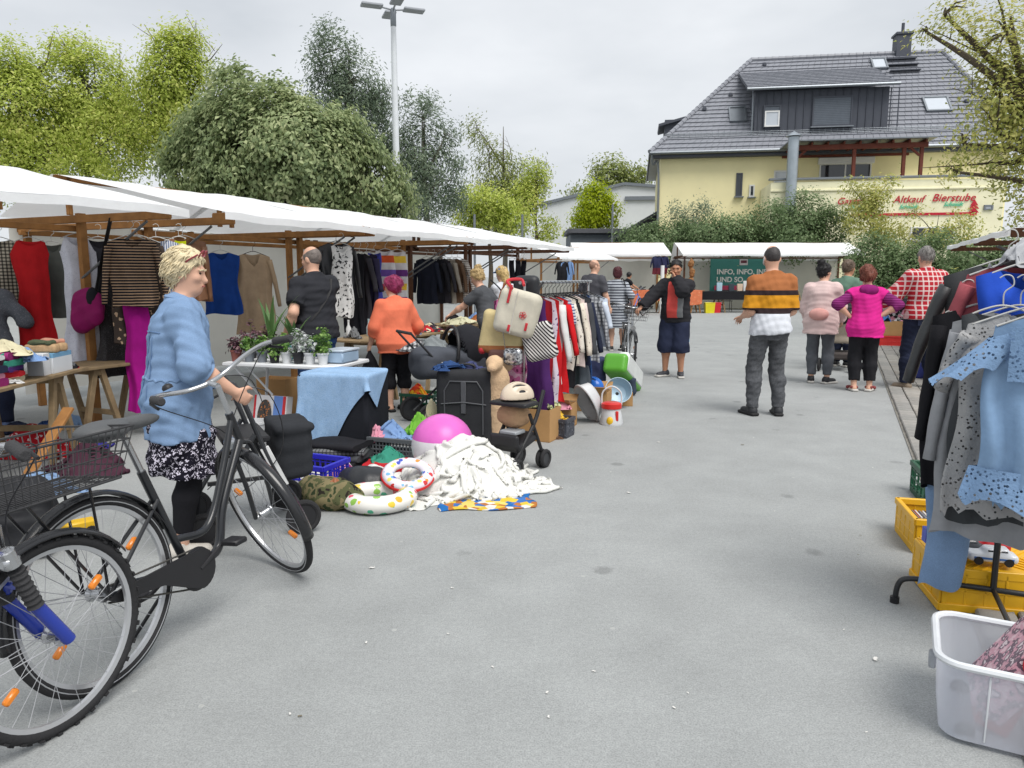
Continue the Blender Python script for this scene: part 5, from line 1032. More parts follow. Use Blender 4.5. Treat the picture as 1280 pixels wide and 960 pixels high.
def bike(label, loc, rz, lean=0, steer=0, r=.35, wb=1.06, mframe=None, mfork=None, style='step', rack=True, basket=None, guard=True, bars='city', knob=False, susp=False, mguard=None, group=None, front_basket=False, hubdynamo=True, lamp=True, stand=True):
    o = thing('bicycle', label, 'bicycle', loc, rz, group); o.rotation_euler = (0, R(lean), rz); I = Matrix.Identity(4); mguard = mguard or mblp; mfork = mfork or mframe
    P = Vector((0, wb - .05, r)); ax = Vector((0, -math.sin(R(20)), math.cos(R(20)))); S = Matrix.Translation(P) @ Matrix.Rotation(R(steer), 4, ax) @ Matrix.Translation(-P); h = lambda d: P + ax * d
    BB = Vector((0, .44, .285)); stt = BB + Vector((0, -.17, .46)); hb0, hb1 = h(.40), h(.56)
    wheel(o, (0, 0, r), r, I, white=True, knob=False); wheel(o, (0, wb, r), r, S, knob=knob, white=not knob, hubm=mchr)
    f = MB(); f.tube([hb0, hb1], .019, 10)
    if style == 'step':
        f.tube(bez([hb0 + ax * .02, (0, wb - .36, .48), (0, .62, .30), BB], 8), .02, 10); f.tube(bez([hb1 - ax * .03, (0, wb - .34, .62), (0, .58, .42), BB + Vector((0, -.05, .14))], 8), .016, 10)
    else: f.tube([hb0 + ax * .03, BB], .018, 10); f.tube([hb1 - ax * .03, stt - Vector((0, 0, .03))], .016, 10)
    f.tube([BB, stt], .017, 10)
    for s in (-1, 1): f.tube([BB + Vector((s * .03, -.02, 0)), (s * .06, 0, r)], .009, 8); f.tube([BB.lerp(stt, .72) + Vector((s * .015, 0, 0)), (s * .06, 0, r)], .008, 8)
    f.build('frame', mframe, o)
    sp = MB(); sp.tube([stt, stt + Vector((0, -.06, .16))], .013, 8); sp.build('seat_post', mchr, o); sc = stt + Vector((0, -.09, .19))
    sd = SDF(.03); sd.ell(sc + Vector((0, -.06, 0)), (.09, .10, .04)).ell(sc + Vector((0, .09, .005)), (.032, .13, .028)); sdf_obj('saddle', sd, .009, msad, o)
    if style == 'step':
        for s in (-1, 1): MB().tube([(s * .03 + .012 * math.cos(t), sc.y - .09 + .012 * math.sin(t), sc.z - .05 - .006 * i / 3) for i, t in enumerate([.9 * k for k in range(22)])], .003, 4).build('saddle_spring', mfp, o)
    # fork, stem, bars
    fk = MB()
    if susp:
        for s in (-1, 1):
            fk.tube([h(.17) + Vector((s * .062, .01, 0)), Vector((s * .062, wb, r))], .021, 10, False, S)
        fk.tube([h(.19) + Vector((-.062, .012, 0)), h(.225) + Vector((-.03, .02, .01)), h(.225) + Vector((.03, .02, .01)), h(.19) + Vector((.062, .012, 0))], .016, 8, False, S)
        fk.build('fork', mfork, o); bo = MB()
        for s in (-1, 1):
            bo.tube([h(.17 + .01 * i) + Vector((s * .062, .01, 0)) for i in range(15)], [.021 if i % 2 else .026 for i in range(15)], 10, False, S)
        b2_ = bo.build('fork_boot', mgrip, o); cr = MB(); cr.box(h(.345) + Vector((0, .005, 0)), (.17, .055, .045), S, .012); 
        for s in (-1, 1): cr.lathe([(.026, -.02), (.026, .035), (.018, .04)], 12, S @ Matrix.Translation(h(.35) + Vector((s * .062, .008, 0))) @ rot('X', 20))
        cr.build('fork_crown', mchr, o); MB().tube([h(.34), hb0], .017, 8, False, S).build('steerer', mframe, o)
    else:
        for s in (-1, 1): fk.tube(bez([h(.40) + Vector((s * .012, 0, 0)), h(.36) + Vector((s * .045, .005, 0)), h(.16) + Vector((s * .052, .01, 0)), Vector((s * .052, wb, r))], 5), .0115, 8, False, S)
        fk.build('fork', mfork, o)
    st_ = MB(); sz = .70 if bars == 'city' else .66; st_.tube([hb1 - ax * .02, h(sz)], .013, 8, False, S); st_.tube([h(sz), h(sz) + Vector((0, .075, .03))], .014, 8, False, S); st_.build('stem', mchr if bars == 'city' else mblp, o)
    c = h(sz) + Vector((0, .075, .03)); hbp = MB(); gp = []
    half = [(0, 0, 0), (.1, .015, .012), (.2, -.02, .04), (.27, -.09, .05), (.30, -.17, .04), (.315, -.29, .02)] if bars == 'city' else [(0, 0, 0), (.1, 0, .01), (.18, -.03, .05), (.28, -.06, .055), (.35, -.09, .05)]
    full = [c + Vector((-x, y, z)) for x, y, z in half[::-1]] + [c + Vector(p) for p in half[1:]]; hbp.tube(bez(full, 5), .0115, 10, False, S); hbp.build('handlebar', mchr, o)
    for s in (-1, 1):
        a, b = Vector((s * half[-2][0], half[-2][1], half[-2][2])), Vector((s * half[-1][0], half[-1][1], half[-1][2])); d = (b - a).normalized(); q0, q1 = c + b - d * .125, c + b + d * .006
        MB().tube([q0, q0.lerp(q1, .05), q0.lerp(q1, .5), q0.lerp(q1, .93), q1], [.015, .0185, .017, .0185, .013], 10, False, S).build('grip', mgrip, o)
        lv_ = MB(); u = q0 - d * .03; lv_.tube([u, u + Vector((0, .035, -.015)), u + d * .11 + Vector((0, .05, -.03))], [.009, .008, .006], 6, False, S); lv_.build('brake_lever', mfp, o)
        MB().tube(bez([u, u + Vector((-s * .05, .12, -.05)), h(.5) + Vector((s * .03, .09, 0)), h(.36) + Vector((s * .02, .05, 0))], 6), .0025, 5, False, S).build('brake_cable', mfp, o)
    MB().lathe([(.024, 0), (.024, .012), (.016, .022), (.003, .026)], 12, S @ Matrix.Translation(c + Vector((-.17, -.0, .055)))).build('bell', mfp, o)
    if guard:
        mudguard(o, (0, 0, r), r, 20, 188, I, mguard); mg2 = mudguard(o, (0, wb, r), r, 35, 205, S, mguard)
        for s in (-1, 1): MB().tube([(s * .05, wb, r), (s * .026, wb + (r + .01) * math.cos(R(185)), r + (r + .01) * math.sin(R(185)))], .002, 4, False, S).build('mudguard_stay', mspk, o)
        for s in (-1, 1): MB().tube([(s * .05, 0, r), (s * .026, (r + .01) * math.cos(R(165)), r + (r + .01) * math.sin(R(165)))], .002, 4).build('mudguard_stay', mspk, o)
    # drive
    dv = MB(); dv.lathe([(.088, -.003), (.092, 0), (.088, .003)], 28, T(.05, BB.y, BB.z) @ rot('Y', 90)); dv.build('chainring', mfp, o)
    cg = MB(); pr = [(.085 * math.cos(t), .085 * math.sin(t)) for t in [R(-90 + 15 * i) for i in range(13)]] + [(-.40, .075), (-.46, .06), (-.42, .035), (-.2, .01), (-.08, -.05)]
    if style == 'step': cg.prism(pr, .012, T(.058, BB.y, BB.z) @ rot('Z', 90) @ rot('X', 90)); cg.build('chain_guard', mfp, o)
    MB().tube([(.045, BB.y, BB.z + .085), (.045, 0, r + .03)], .004, 4).build('chain', M('chain_steel', C(90, 88, 84), rough=.5, metal=.6), o); MB().tube([(.045, BB.y, BB.z - .085), (.045, 0, r - .03)], .004, 4).build('chain', MATS['chain_steel'], o)
    for s, an in ((1, 25), (-1, 205)):
        d = Vector((0, math.cos(R(an)), math.sin(R(an)))) * .165; k = MB(); k.tube([BB + Vector((s * .065, 0, 0)), BB + Vector((s * .078, 0, 0)) + d], .009, 8); k.build('crank', mfp, o)
        MB().box(BB + Vector((s * .125, 0, 0)) + d, (.085, .075, .024), bev=.006).build('pedal', mfp, o)
    if rack:
        rk = MB(); z = 2 * r + .055; rk.tube([(-.06, .12, z), (-.065, -.34, z), (.065, -.34, z), (.06, .12, z)], .006, 6)
        for i in range(4): rk.tube([(-.065, .04 - .11 * i, z), (.065, .04 - .11 * i, z)], .004, 5)
        for s in (-1, 1):
            for y in (-.02, -.26): rk.tube([(s * .062, y, z), (s * .062, -.005, r)], .0055, 6)
        rk.build('rack', mblp, o)
        l_ = MB(); l_.lathe([(.03, 0), (.036, .012), (.030, .02)], 16, T(0, -.352, z - .075) @ rot('X', 90)); l_.build('rear_light', mrr, o); MB().box((0, -.345, z - .075), (.1, .02, .085), bev=.008).build('light_housing', mchr, o)
    if basket:
        bk = MB(); x0, y0, y1, z0, z1 = .135, -.42, .05, 2 * r + .07, 2 * r + .25; wr = .0028
        for k, zz in enumerate([z0 + (z1 - z0) * i / 4 for i in range(5)]):
            g_ = .045 * (k / 4); bk.tube([(-x0 - g_, y0 - g_, zz), (x0 + g_, y0 - g_, zz), (x0 + g_, y1 + g_, zz), (-x0 - g_, y1 + g_, zz)], wr * (1.7 if k in (0, 4) else 1), 5, True)
        for i in range(20):
            for s in (-1, 1): y = y0 + (y1 - y0) * i / 19; bk.tube([(s * x0, y, z0), (s * (x0 + .045), y0 - .045 + (y1 - y0 + .09) * i / 19, z1)], wr * .8, 4)
        for i in range(12):
            x = -x0 + 2 * x0 * i / 11
            for yy, s in ((y0, -1), (y1, 1)): bk.tube([(x, yy, z0), (x * 1.33, yy + s * .045, z1)], wr * .8, 4)
            bk.tube([(x, y0, z0), (x, y1, z0)], wr * .8, 4)
        bk.build('basket', M('basket_wire', C(70, 70, 72), rough=.5, metal=.3), o)
    if front_basket:
        bk = MB()
        for k in range(5): g_ = .03 * k / 4; zz = .86 + .05 * k; bk.tube([(-.15 - g_, wb - .02, zz), (.15 + g_, wb - .02, zz), (.13 + g_, wb + .2 + g_, zz), (-.13 - g_, wb + .2 + g_, zz)], .0025, 5, True, S)
        for i in range(12): x = -.14 + .28 * i / 11; bk.tube([(x, wb + .2, .86), (x * 1.2, wb + .23, 1.06)], .0018, 4, False, S)
        bk.build('front_basket', M('basket_wire', C(70, 70, 72), rough=.5, metal=.3), o)
    if lamp: MB().lathe([(.01, -.05), (.032, -.02), (.04, .02), (.038, .028)], 14, S @ Matrix.Translation(h(.38) + Vector((0, .075, .03))) @ rot('X', -90)).build('head_lamp', mchr, o)
    if stand: MB().tube([BB + Vector((-.03, -.06, -.02)), Vector((-.22, BB.y - .12, .015))], .008, 6).build('kickstand', mfp, o)
    return o
mbk = M('bike_black', C(34, 36, 40), rough=.28, spec=.6, var=.12); mbb = M('bike_blue', C(36, 62, 170), rough=.25, spec=.6, var=.15); msil = M('bike_silver', C(190, 194, 198), rough=.3, metal=.5, var=.08)
p0 = G(140, 858); p1 = G(345, 728); hd = math.atan2(p1.x - p0.x, p1.y - p0.y)
bike('black step-through bicycle with wire rear basket and wheel turned hard left', p0, -hd, -5, 66, .355, 1.05, mbk, basket=True, style='step')
p1 = G(84, 912); th = R(14); p0 = p1 - Vector((math.sin(th), math.cos(th), 0)) * 1.06
bike('bicycle with blue suspension fork and knobbly tyres in the foreground corner', p0, -th, -3, -6, .33, 1.06, mbb, style='diamond', rack=True, basket=None, bars='flat', knob=True, susp=True, lamp=False)
p1 = G(798, 471); bike('silver bicycle with front basket held by the man in the black jacket', p1 + Vector((-.06, 1.04, 0)), R(176), -3, 4, .34, 1.05, msil, style='step', rack=True, front_basket=True, bars='city')
bike('blue bicycle parked before the orange-covered table', Vector((4.25, 27.2, 0)), R(-40), -6, 15, .34, 1.05, M('bike_bright_blue', C(76, 116, 196), rough=.3), style='diamond', rack=False, bars='flat')
# ---------------- wheeled walker ----------------
wk = thing('wheeled_walker', 'black wheeled walker with a black zip bag and white panel', 'walker', G(312, 660), R(-62)); mal = M('walker_frame', C(48, 50, 54), rough=.35, spec=.6)
for s in (-1, 1):
    MB().tube(bez([(s * .26, -.24, .90), (s * .26, -.12, .92), (s * .25, -.05, .86), (s * .24, .10, .45), (s * .24, .26, .16)], 6), .015, 8).build('frame_tube', mal, wk)
    MB().tube([(s * .25, .02, .62), (s * .25, -.28, .14)], .014, 8).build('frame_tube', mal, wk); MB().tube([(s * .26, -.26, .90), (s * .26, -.12, .925)], .021, 10).build('grip', mgrip, wk)
    MB().tube(bez([(s * .26, -.12, .88), (s * .26, -.2, .84), (s * .26, -.26, .84)], 4), .007, 6).build('brake_lever', mfp, wk)
    MB().tube(bez([(s * .26, -.12, .9), (s * .3, .1, .85), (s * .27, .15, .5), (s * .25, -.2, .2)], 6), .003, 5).build('brake_cable', mfp, wk)
    for y in (.27, -.28):
        w_ = MB(); w_.torus(.085, .018, 26, 8, T(s * .25, y, .103) @ rot('Y', 90)); w_ = w_.build('wheel', mty, wk); MB().lathe([(.07, -.012), (.07, .012)], 20, T(s * .25, y, .103) @ rot('Y', 90)).build('wheel_disc', mfp, w_)
MB().box((0, -.02, .58), (.44, .26, .035), bev=.015).build('seat', mfp, wk); MB().tube([(-.24, .12, .44), (.24, .12, .44)], .012, 8).build('cross_bar', mal, wk); MB().box((0, .03, .30), (.03, .5, .02)).build('fold_brace', mal, wk)
sb = SDF(.02); sb.box((0, .25, .48), (.19, .10, .16), .05).box((0, .255, .62), (.20, .11, .02), .02); sdf_obj('bag', sb, .012, fab('walker_bag', C(52, 54, 58)), wk, .008, 14, 6)
MB().box((.245, .12, .42), (.012, .05, .26), T(.245, .12, .42) @ rot('X', 24) @ T(-.245, -.12, -.42), .004).build('reflector_panel', M('panel_white', C(225, 226, 226)), wk)
# ---------------- goods: builders ----------------
CLOTHS = []
for i_ in range(7):                                                # a small library of dropped cloths, reused at many sizes
    V_, F_ = drop_cloth(40, 34, 1.0, .8, .55, on_mound(.30 + .03 * (i_ % 3), .16 + .03 * (i_ % 2), .04 * (i_ - 3) / 3, .03), .52 + .02 * i_, 75, 5, 10 + i_, .09, .4 * i_)
    V_[:, :2] -= (V_[:, :2].max(0) + V_[:, :2].min(0)) / 2; CLOTHS.append((V_ / np.array([V_[:, 0].max(), V_[:, 1].max(), V_[:, 2].max()]), F_))
def heap(name, label, cat, p, s3, mat, seed=1, rz=0.0, group=None):
    V, Fq = CLOTHS[seed % 7]; a = .35 * seed; c, s_ = math.cos(a), math.sin(a); V = V * np.array([s3[0], s3[1], s3[2]]) * 1.05
    o = mesh_obj(name, np_mesh(name, V, Fq), mat, None, True, None); o.location = p; o.rotation_euler = (0, 0, rz + (math.pi if seed % 2 else 0)); return tag(o, label, cat, group)
def folded(name, label, cat, p, s3, mat, seed=1, rz=0.0, group=None):
    w, d, h = s3; rr = random.Random(seed); ph = rr.uniform(0, 6); mb = MB()
    def f(a, b):                                                   # a closed wavy slab section swept along the width
        an = 6.28318 * a; x = (b - .5) * w; y = d / 2 * math.copysign(abs(math.cos(an)) ** .35, math.cos(an)); z = h / 2 + h / 2 * math.copysign(abs(math.sin(an)) ** .6, math.sin(an))
        return (x + .01 * math.sin(y * 30 + ph), y + .012 * math.sin(x * 14 + ph), z * (1 + .12 * math.sin(x * 16 + ph) * math.sin(y * 13)) if z > h * .1 else z)
    mb.grid(f, 24, 14, True); n = 24; mb.f.append(tuple(range(n))); mb.f.append(tuple(13 * n + i for i in range(n)))
    o = mb.build(name, mat, None, True, 60); o.location = p; o.rotation_euler = (0, 0, rz); return tag(o, label, cat, group)
def crate(label, p, rz, w, d, h, m, name='plastic_crate', group='plastic crates', nx=7, ny=3, solid=False, tape=1.08):
    o = thing(name, label, 'crate', p, rz, group); MB().box((0, 0, .012), (w * .96, d * .96, .012)).build('base', m, o)
    for (cx, cy, ln, ax) in ((0, -d / 2, w, 'x'), (0, d / 2, w, 'x'), (-w / 2, 0, d, 'y'), (w / 2, 0, d, 'y')):
        s = MB(); bx = (lambda u, z, du, dz, t=.012: s.box((cx + (u if ax == 'x' else 0), cy + (u if ax == 'y' else 0), z), (du if ax == 'x' else t, t if ax == 'x' else du, dz), None, .003))
        bx(0, h - .018, ln + .012, .036, .026); bx(0, .02, ln - .02, .04); bx(0, h * .5, ln - .03, .014)
        n = nx if ax == 'x' else max(3, int(nx * d / w))
        if solid: bx(0, h / 2, ln - .022, h - .05, .006)
        for i in range(n + 1): bx(-ln / 2 + .015 + (ln - .03) * i / n, h / 2, .022 if i in (0, n) else .012, h - .03)
        if not solid:
            for k in range(ny): bx(0, h * (k + 1) / (ny + 1.0), ln - .03, .008, .009)
        s.build('side_panel', m, o, True, 30)
    return o
def carton(label, p, rz, w, d, h, m=None, flaps=True, name='cardboard_box', group=None, tilt=0):
    m = m or M('cardboard', C(190, 148, 98), rough=.9, var=.15, vs=4, bump=.2, bs=40); o = thing(name, label, 'box', p, rz, group); t = .006
    b = MB(); b.box((0, 0, t / 2 + .001), (w, d, t))
    for s in (-1, 1): b.box((s * (w / 2 - t / 2), 0, h / 2), (t, d, h)); b.box((0, s * (d / 2 - t / 2), h / 2 - .001), (w - 2 * t, t, h - .002))
    b.build('carton', m, o, False)
    if flaps:
        for s in (-1, 1): MB().box((0, 0, 0), (w - .01, d * .45, .005), T(0, s * (d / 2), h) @ rot('X', s * 35) @ T(0, s * d * .225, .003)).build('flap', m, o, False)
    return o
def sbag(name, label, cat, p, rz, prims, mat, vox=.012, wr=.008, wf=16, seed=1, group=None):
    o = thing(name, label, cat, p, rz, group); s = SDF(.03)
    for q in prims:
        if q[0] == 'e': s.ell(q[1], q[2], q[3] if len(q) > 3 else None)
        elif q[0] == 'b': s.box(q[1], q[2], q[3] if len(q) > 3 else .03, q[4] if len(q) > 4 else None)
        else: s.cone(*q[1:])
    sdf_obj('body', s, vox, mat, o, wr, wf, seed); return o
CL = dict(navy=C(46, 52, 74), red=C(196, 44, 52), white=C(228, 228, 226), pink=C(226, 156, 176), teal=C(64, 150, 128), green=C(124, 190, 70), lblue=C(128, 160, 206), purple=C(88, 54, 122), black=C(40, 40, 44), grey=C(120, 122, 124), mag=C(150, 48, 110), cream=C(222, 214, 180), yellow=C(232, 190, 70), brown=C(110, 84, 66), plum=C(78, 48, 62), dgrey=C(74, 76, 80), mint=C(120, 176, 160))
fc = lambda k: fab('cloth_' + k, CL[k])
multi = lambda n, cs, sc=14: fab(n, cs[0], pat=('cells', sc, cs))
# ---------------- first table ----------------
TZ = .74
def on1(x, y, z=TZ): return Matrix.Translation((-3.78, 4.35, 0)) @ rot('Z', 5) @ Vector((x, y, z))
names = [('mag', 'magenta'), ('teal', 'teal'), ('purple', 'purple'), ('red', 'dark red'), ('cream', 'cream'), ('mint', 'mint'), ('white', 'white'), ('plum', 'plum'), ('navy', 'navy'), ('pink', 'pink')]
z = [TZ] * 3
for i in range(14):
    st = i % 3; k, nm = names[(i * 3 + st) % 10]; h = random.uniform(.035, .055)
    folded('folded_garment', '%s folded garment, layer %d of the %s stack on the plank table' % (nm, i // 3 + 1, ('outer', 'middle', 'inner')[st]), 'clothes', on1(.12 - .22 * (st == 2), .66 + .25 * st, z[st]), (.34, .27, h), fc(k), i, R(5 + random.uniform(-12, 12)), 'folded clothes on the plank table'); z[st] += h * .92
heap('crumpled_top', 'purple and magenta crumpled top crowning the folded clothes', 'clothes', on1(.0, .92, z[1] - .01), (.22, .17, .10), multi('purple_print', [CL['mag'], CL['purple'], CL['plum']], 12), 4)
for i_, (x_, y_, k_, l_) in enumerate(((.14, .72, 'teal', 'teal'), (.2, 1.0, 'cream', 'cream'), (-.05, 1.18, 'mag', 'magenta'), (.22, 1.14, 'lblue', 'light blue'))): heap('crumpled_top', l_ + ' crumpled top thrown on the folded clothes', 'clothes', on1(x_, y_, z[min(2, int((y_ - .6) / .25))] - .02), (.19, .15, .11), fc(k_), 140 + i_)
def shoe_box(lab, x, y, s3, m, z_=TZ, rz=0):
    o = MB().box((0, 0, s3[2] / 2), s3, bev=.003).build('shoe_box', m); o.location = on1(x, y, z_); o.rotation_euler = (0, 0, R(5 + rz)); return tag(o, lab, 'box', 'boxes on the plank table')
mwb = M('box_white', C(226, 228, 230), rough=.6, var=.08); shoe_box('plain white carton standing next to the folded clothes', .24, 1.31, (.12, .10, .17), mwb)
sb_ = shoe_box('white and pale blue shoe box under the platform shoes', .2, 1.53, (.22, .30, .16), M('box_print', C(226, 230, 234), var=.05, pat=('bands', 0, .2, [(0, C(226, 230, 234)), (.125, C(120, 170, 205))])))
for i, dx in enumerate((-.06, .06)):
    o = thing('platform_shoe', 'cork platform shoe with %s upper on the shoe box' % ('olive patterned' if i == 0 else 'salmon'), 'shoe', on1(.2, 1.53 + dx * 1.2, TZ + .16), R(95 if i == 0 else 80), 'platform shoes'); s = SDF(.02); s.box((0, 0, .035), (.045, .12, .035), .02); sdf_obj('sole', s, .011, M('cork', C(206, 170, 128), var=.25, vs=40), o)
    s = SDF(.02); s.ell((0, .045, .075), (.043, .06, .032)).cone((-.035, -.07, .08), (.035, -.07, .08), .02, .02).cone((-.036, -.07, .08), (-.036, .03, .085), .012, .014).cone((.036, -.07, .08), (.036, .03, .085), .012, .014); sdf_obj('upper', s, .011, [fab('olive', C(96, 104, 80)), fab('salmon', C(226, 162, 138))][i], o)
heap('scarf_heap', 'black, white and red patterned scarf heap at the table corner', 'clothes', on1(.12, 1.74), (.2, .15, .12), multi('scarf_bwr', [CL['black'], CL['white'], CL['grey'], CL['white'], CL['red']], 22), 7)
heap('navy_roll', 'rolled navy garment behind the platform shoes', 'clothes', on1(-.12, 1.6), (.15, .12, .2), fc('navy'), 8); heap('print_heap', 'white paper-like printed cloth at the table front edge', 'clothes', on1(.26, .85), (.1, .16, .05), fc('white'), 9)
# under and beside the first table, behind the bicycles
q_ = lambda u, v: G(u, v)
heap('red_print_bag', 'red bag with white floral print lying under the plank table', 'bag', q_(50, 568), (.36, .2, .26), fab('red_floral', C(196, 36, 48), pat=('spots', 22, .26, C(236, 220, 220))), 11)
heap('plum_cloth', 'dark plum cloth heap behind the bicycle basket', 'clothes', q_(108, 590), (.34, .24, .24), fc('plum'), 12); heap('denim_heap', 'faded blue denim heap behind the bicycle basket', 'clothes', q_(58, 612), (.34, .2, .14), mden, 13)
heap('violet_heap', 'small violet-blue cloth heap by the table trestle', 'clothes', q_(122, 560), (.15, .12, .14), fab('violet', C(64, 60, 150)), 14)
sbag('backpack', 'black padded backpack on the asphalt behind the front wheel', 'bag', q_(28, 690), R(20), [('b', (0, 0, .2), (.17, .12, .2), .09), ('b', (.04, -.12, .14), (.12, .05, .11), .04), ('c', (-.1, -.1, .34), (.05, -.12, .36), .03, .03)], fab('nylon_black', C(44, 45, 48), rough=.6), wr=.012)
o = MB().beam((0, 0, 0), (.1, .5, .5), .09, .025).build('wooden_board', mwd); o.location = q_(24, 612); tag(o, 'orange-brown wooden board leaning by the red print bag', 'board')
o = thing('toy_truck', 'small yellow and black toy truck under the bicycle wheel', 'toy', q_(96, 672), R(-50)); MB().box((0, 0, .07), (.09, .2, .06), bev=.01).build('body', M('toy_yellow', C(236, 190, 40), rough=.4), o)
for y in (-.06, .07):
    for s in (-1, 1): MB().lathe([(.034, -.012), (.034, .012)], 14, T(s * .05, y, .035) @ rot('Y', 90)).build('wheel', mdark, o)
for i, (u, v) in enumerate(((62, 535), (92, 530), (20, 540))): heap('jeans_heap', ('jeans heap beside the middle trestle', 'pale jeans heap beside the outer trestle', 'blue trousers heap under the table end')[i], 'clothes', q_(u, v), (.2, .18, .1), [mjeanb, mden, mjean][i], 30 + i)
# ---------------- plants table ----------------
PT = thing('folding_table', 'white folding table carrying potted plants', 'table', (-2.05, 6.78, 0), R(-17)); mtw = M('table_white', C(232, 234, 236), rough=.5, var=.05)
MB().box((0, .12, .70), (1.16, .66, .035), bev=.01).build('table_top', mtw, PT)
for sx in (-1, 1):
    MB().tube([(sx * .5, -.14, .68), (sx * .24, .3, .02)], .014, 8).build('leg', mtw, PT); MB().tube([(sx * .5, .38, .68), (sx * .24, -.1, .02)], .014, 8).build('leg', mtw, PT); MB().tube([(sx * .40, -.1, .68), (sx * .2, .0, .40)], .01, 6).build('brace', mtw, PT)
def onP(x, y, z=.718): return Matrix.Translation((-2.05, 6.78, 0)) @ rot('Z', -17) @ Vector((x, y, z))
def blades(mb, n, ln, w, rg, up=.9, bend=.5):
    for i in range(n):
        a = rg.uniform(0, 6.28); d = Vector((math.cos(a), math.sin(a), 0)); sd_ = Vector((-d.y, d.x, 0)); L = ln * rg.uniform(.6, 1.1); vs = []; fs = []
        for j in range(6):
            t = j / 5; c = d * (L * (1 - up) * t + bend * L * t * t * .6) + Vector((0, 0, L * up * (t - .35 * bend * t * t))); ww = w * math.sin(math.pi * (.15 + .85 * t)) * .5 + .001; vs += [c - sd_ * ww, c + sd_ * ww + Vector((0, 0, .002))]
        fs = [(2 * j, 2 * j + 1, 2 * j + 3, 2 * j + 2) for j in range(5)]; mb.add(vs, fs)
lg1 = leaf_mat('leaf_pot', [C(70, 110, 50), C(110, 150, 70), C(160, 190, 110)], .3); lpu = leaf_mat('leaf_purple', [C(80, 52, 66), C(120, 84, 96), C(150, 120, 120)], .2); lgr = leaf_mat('leaf_long', [C(76, 112, 66), C(110, 146, 84)], .3); lwh = leaf_mat('leaf_white_flower', [C(110, 150, 80), C(220, 222, 226), C(240, 240, 240)], .3)
def pot(label, x, y, kind, mpot, r=.05, h=.1, seed=1, ln=.14):
    o = thing('potted_plant', label, 'plant', onP(x, y), 0, 'potted plants on the white table'); rg = np.random.RandomState(seed)
    pt = MB(); pt.lathe([(r * .72, 0), (r * .95, h * .85), (r * 1.05, h * .86), (r * 1.05, h), (r * .9, h), (r * .85, h * .8)], 16, None, False); pt.add([(r * .72 * math.cos(i * .3927), r * .72 * math.sin(i * .3927), .001) for i in range(16)], [tuple(range(16))]); pt.build('pot', mpot, o)
    if kind == 'blade': b = MB(); b.M = T(0, 0, h * .8); blades(b, 11, ln, .04, random.Random(seed), .85, .45); b.build('leaves', lgr, o, True, None)
    else:
        cl = rg.normal(size=(16, 3)) * np.array([r * .7, r * .7, ln * .28]) + np.array([0, 0, h + ln * .45]); V, Q = leaves(cl, 16, r * .32, .036, rg, np.array([0, 0, h]), .3, .6)
        st = MB(); [st.tube([(0, 0, h * .8), tuple(c)], .002, 4) for c in cl[:9]]; st.build('stems', lgr, o); mesh_obj('leaves', np_mesh('leaves', V, Q), kind, o, False)
mpg = M('pot_grey', C(120, 126, 134), rough=.6); mpb = M('pot_black', C(44, 44, 48), rough=.6); mpr = M('pot_terracotta', C(140, 84, 76), rough=.8); mpw = M('pot_white', C(220, 222, 224), rough=.5)
for i, (x, m, kd, lab) in enumerate(((-.50, mpr, lpu, 'purple-leaved plant in a terracotta pot'), (-.36, mpg, lg1, 'bushy green seedling in a grey pot beside the terracotta one'), (-.22, mpg, lg1, 'green seedling in a grey pot between grey and black pots'), (-.09, mpb, lg1, 'green seedling in a black pot near the teal figure'), (.04, mpw, lg1, 'seedling in a pale pot with orange bloom'), (.16, mpb, lwh, 'white-flowering plant in a black pot'), (.28, mpw, lwh, 'white-flowering plant in a pale pot next to a black pot'), (.41, mpw, lg1, 'spreading seedling in a white pot by the blue box'))): pot(lab, x, -.1, kd, m, .052, .105, 50 + i, .13)
pot('tall plant with long arching strap leaves in a white pot', -.34, .22, 'blade', mpw, .08, .15, 71, .62); pot('upright strap-leaved plant beside the tall one', -.12, .26, 'blade', mpb, .07, .14, 72, .45)
for i, (x, y) in enumerate(((-.52, .15), (-.45, .32), (.02, .12), (.16, .3))): pot(('wide purple-leaved plant by the table corner', 'purple heather behind the strap leaves', 'pale lacy plant beside the teal figure', 'green leafy plant behind the white flowers')[i], x, y, (lpu, lpu, lwh, lg1)[i], mpb, .06, .1, 80 + i, .2)
o = thing('storage_box', 'translucent pale blue plastic box at the end of the plants table', 'box', onP(.47, .12), R(-17)); MB().box((0, 0, .055), (.2, .3, .10), bev=.012).build('box', M('plastic_pale_blue', C(168, 192, 216), rough=.35), o); MB().box((0, 0, .115), (.21, .31, .02), bev=.008).build('lid', M('plastic_clear_lid', C(196, 208, 220), rough=.3), o)
o = sbag('teal_figure', 'small teal garden figure among the seedlings', 'ornament', onP(-.02, .05), 0, [('e', (0, 0, .08), (.03, .03, .08)), ('e', (0, 0, .17), (.02, .02, .025))], M('teal_glaze', C(60, 140, 150), rough=.3), .009, 0)
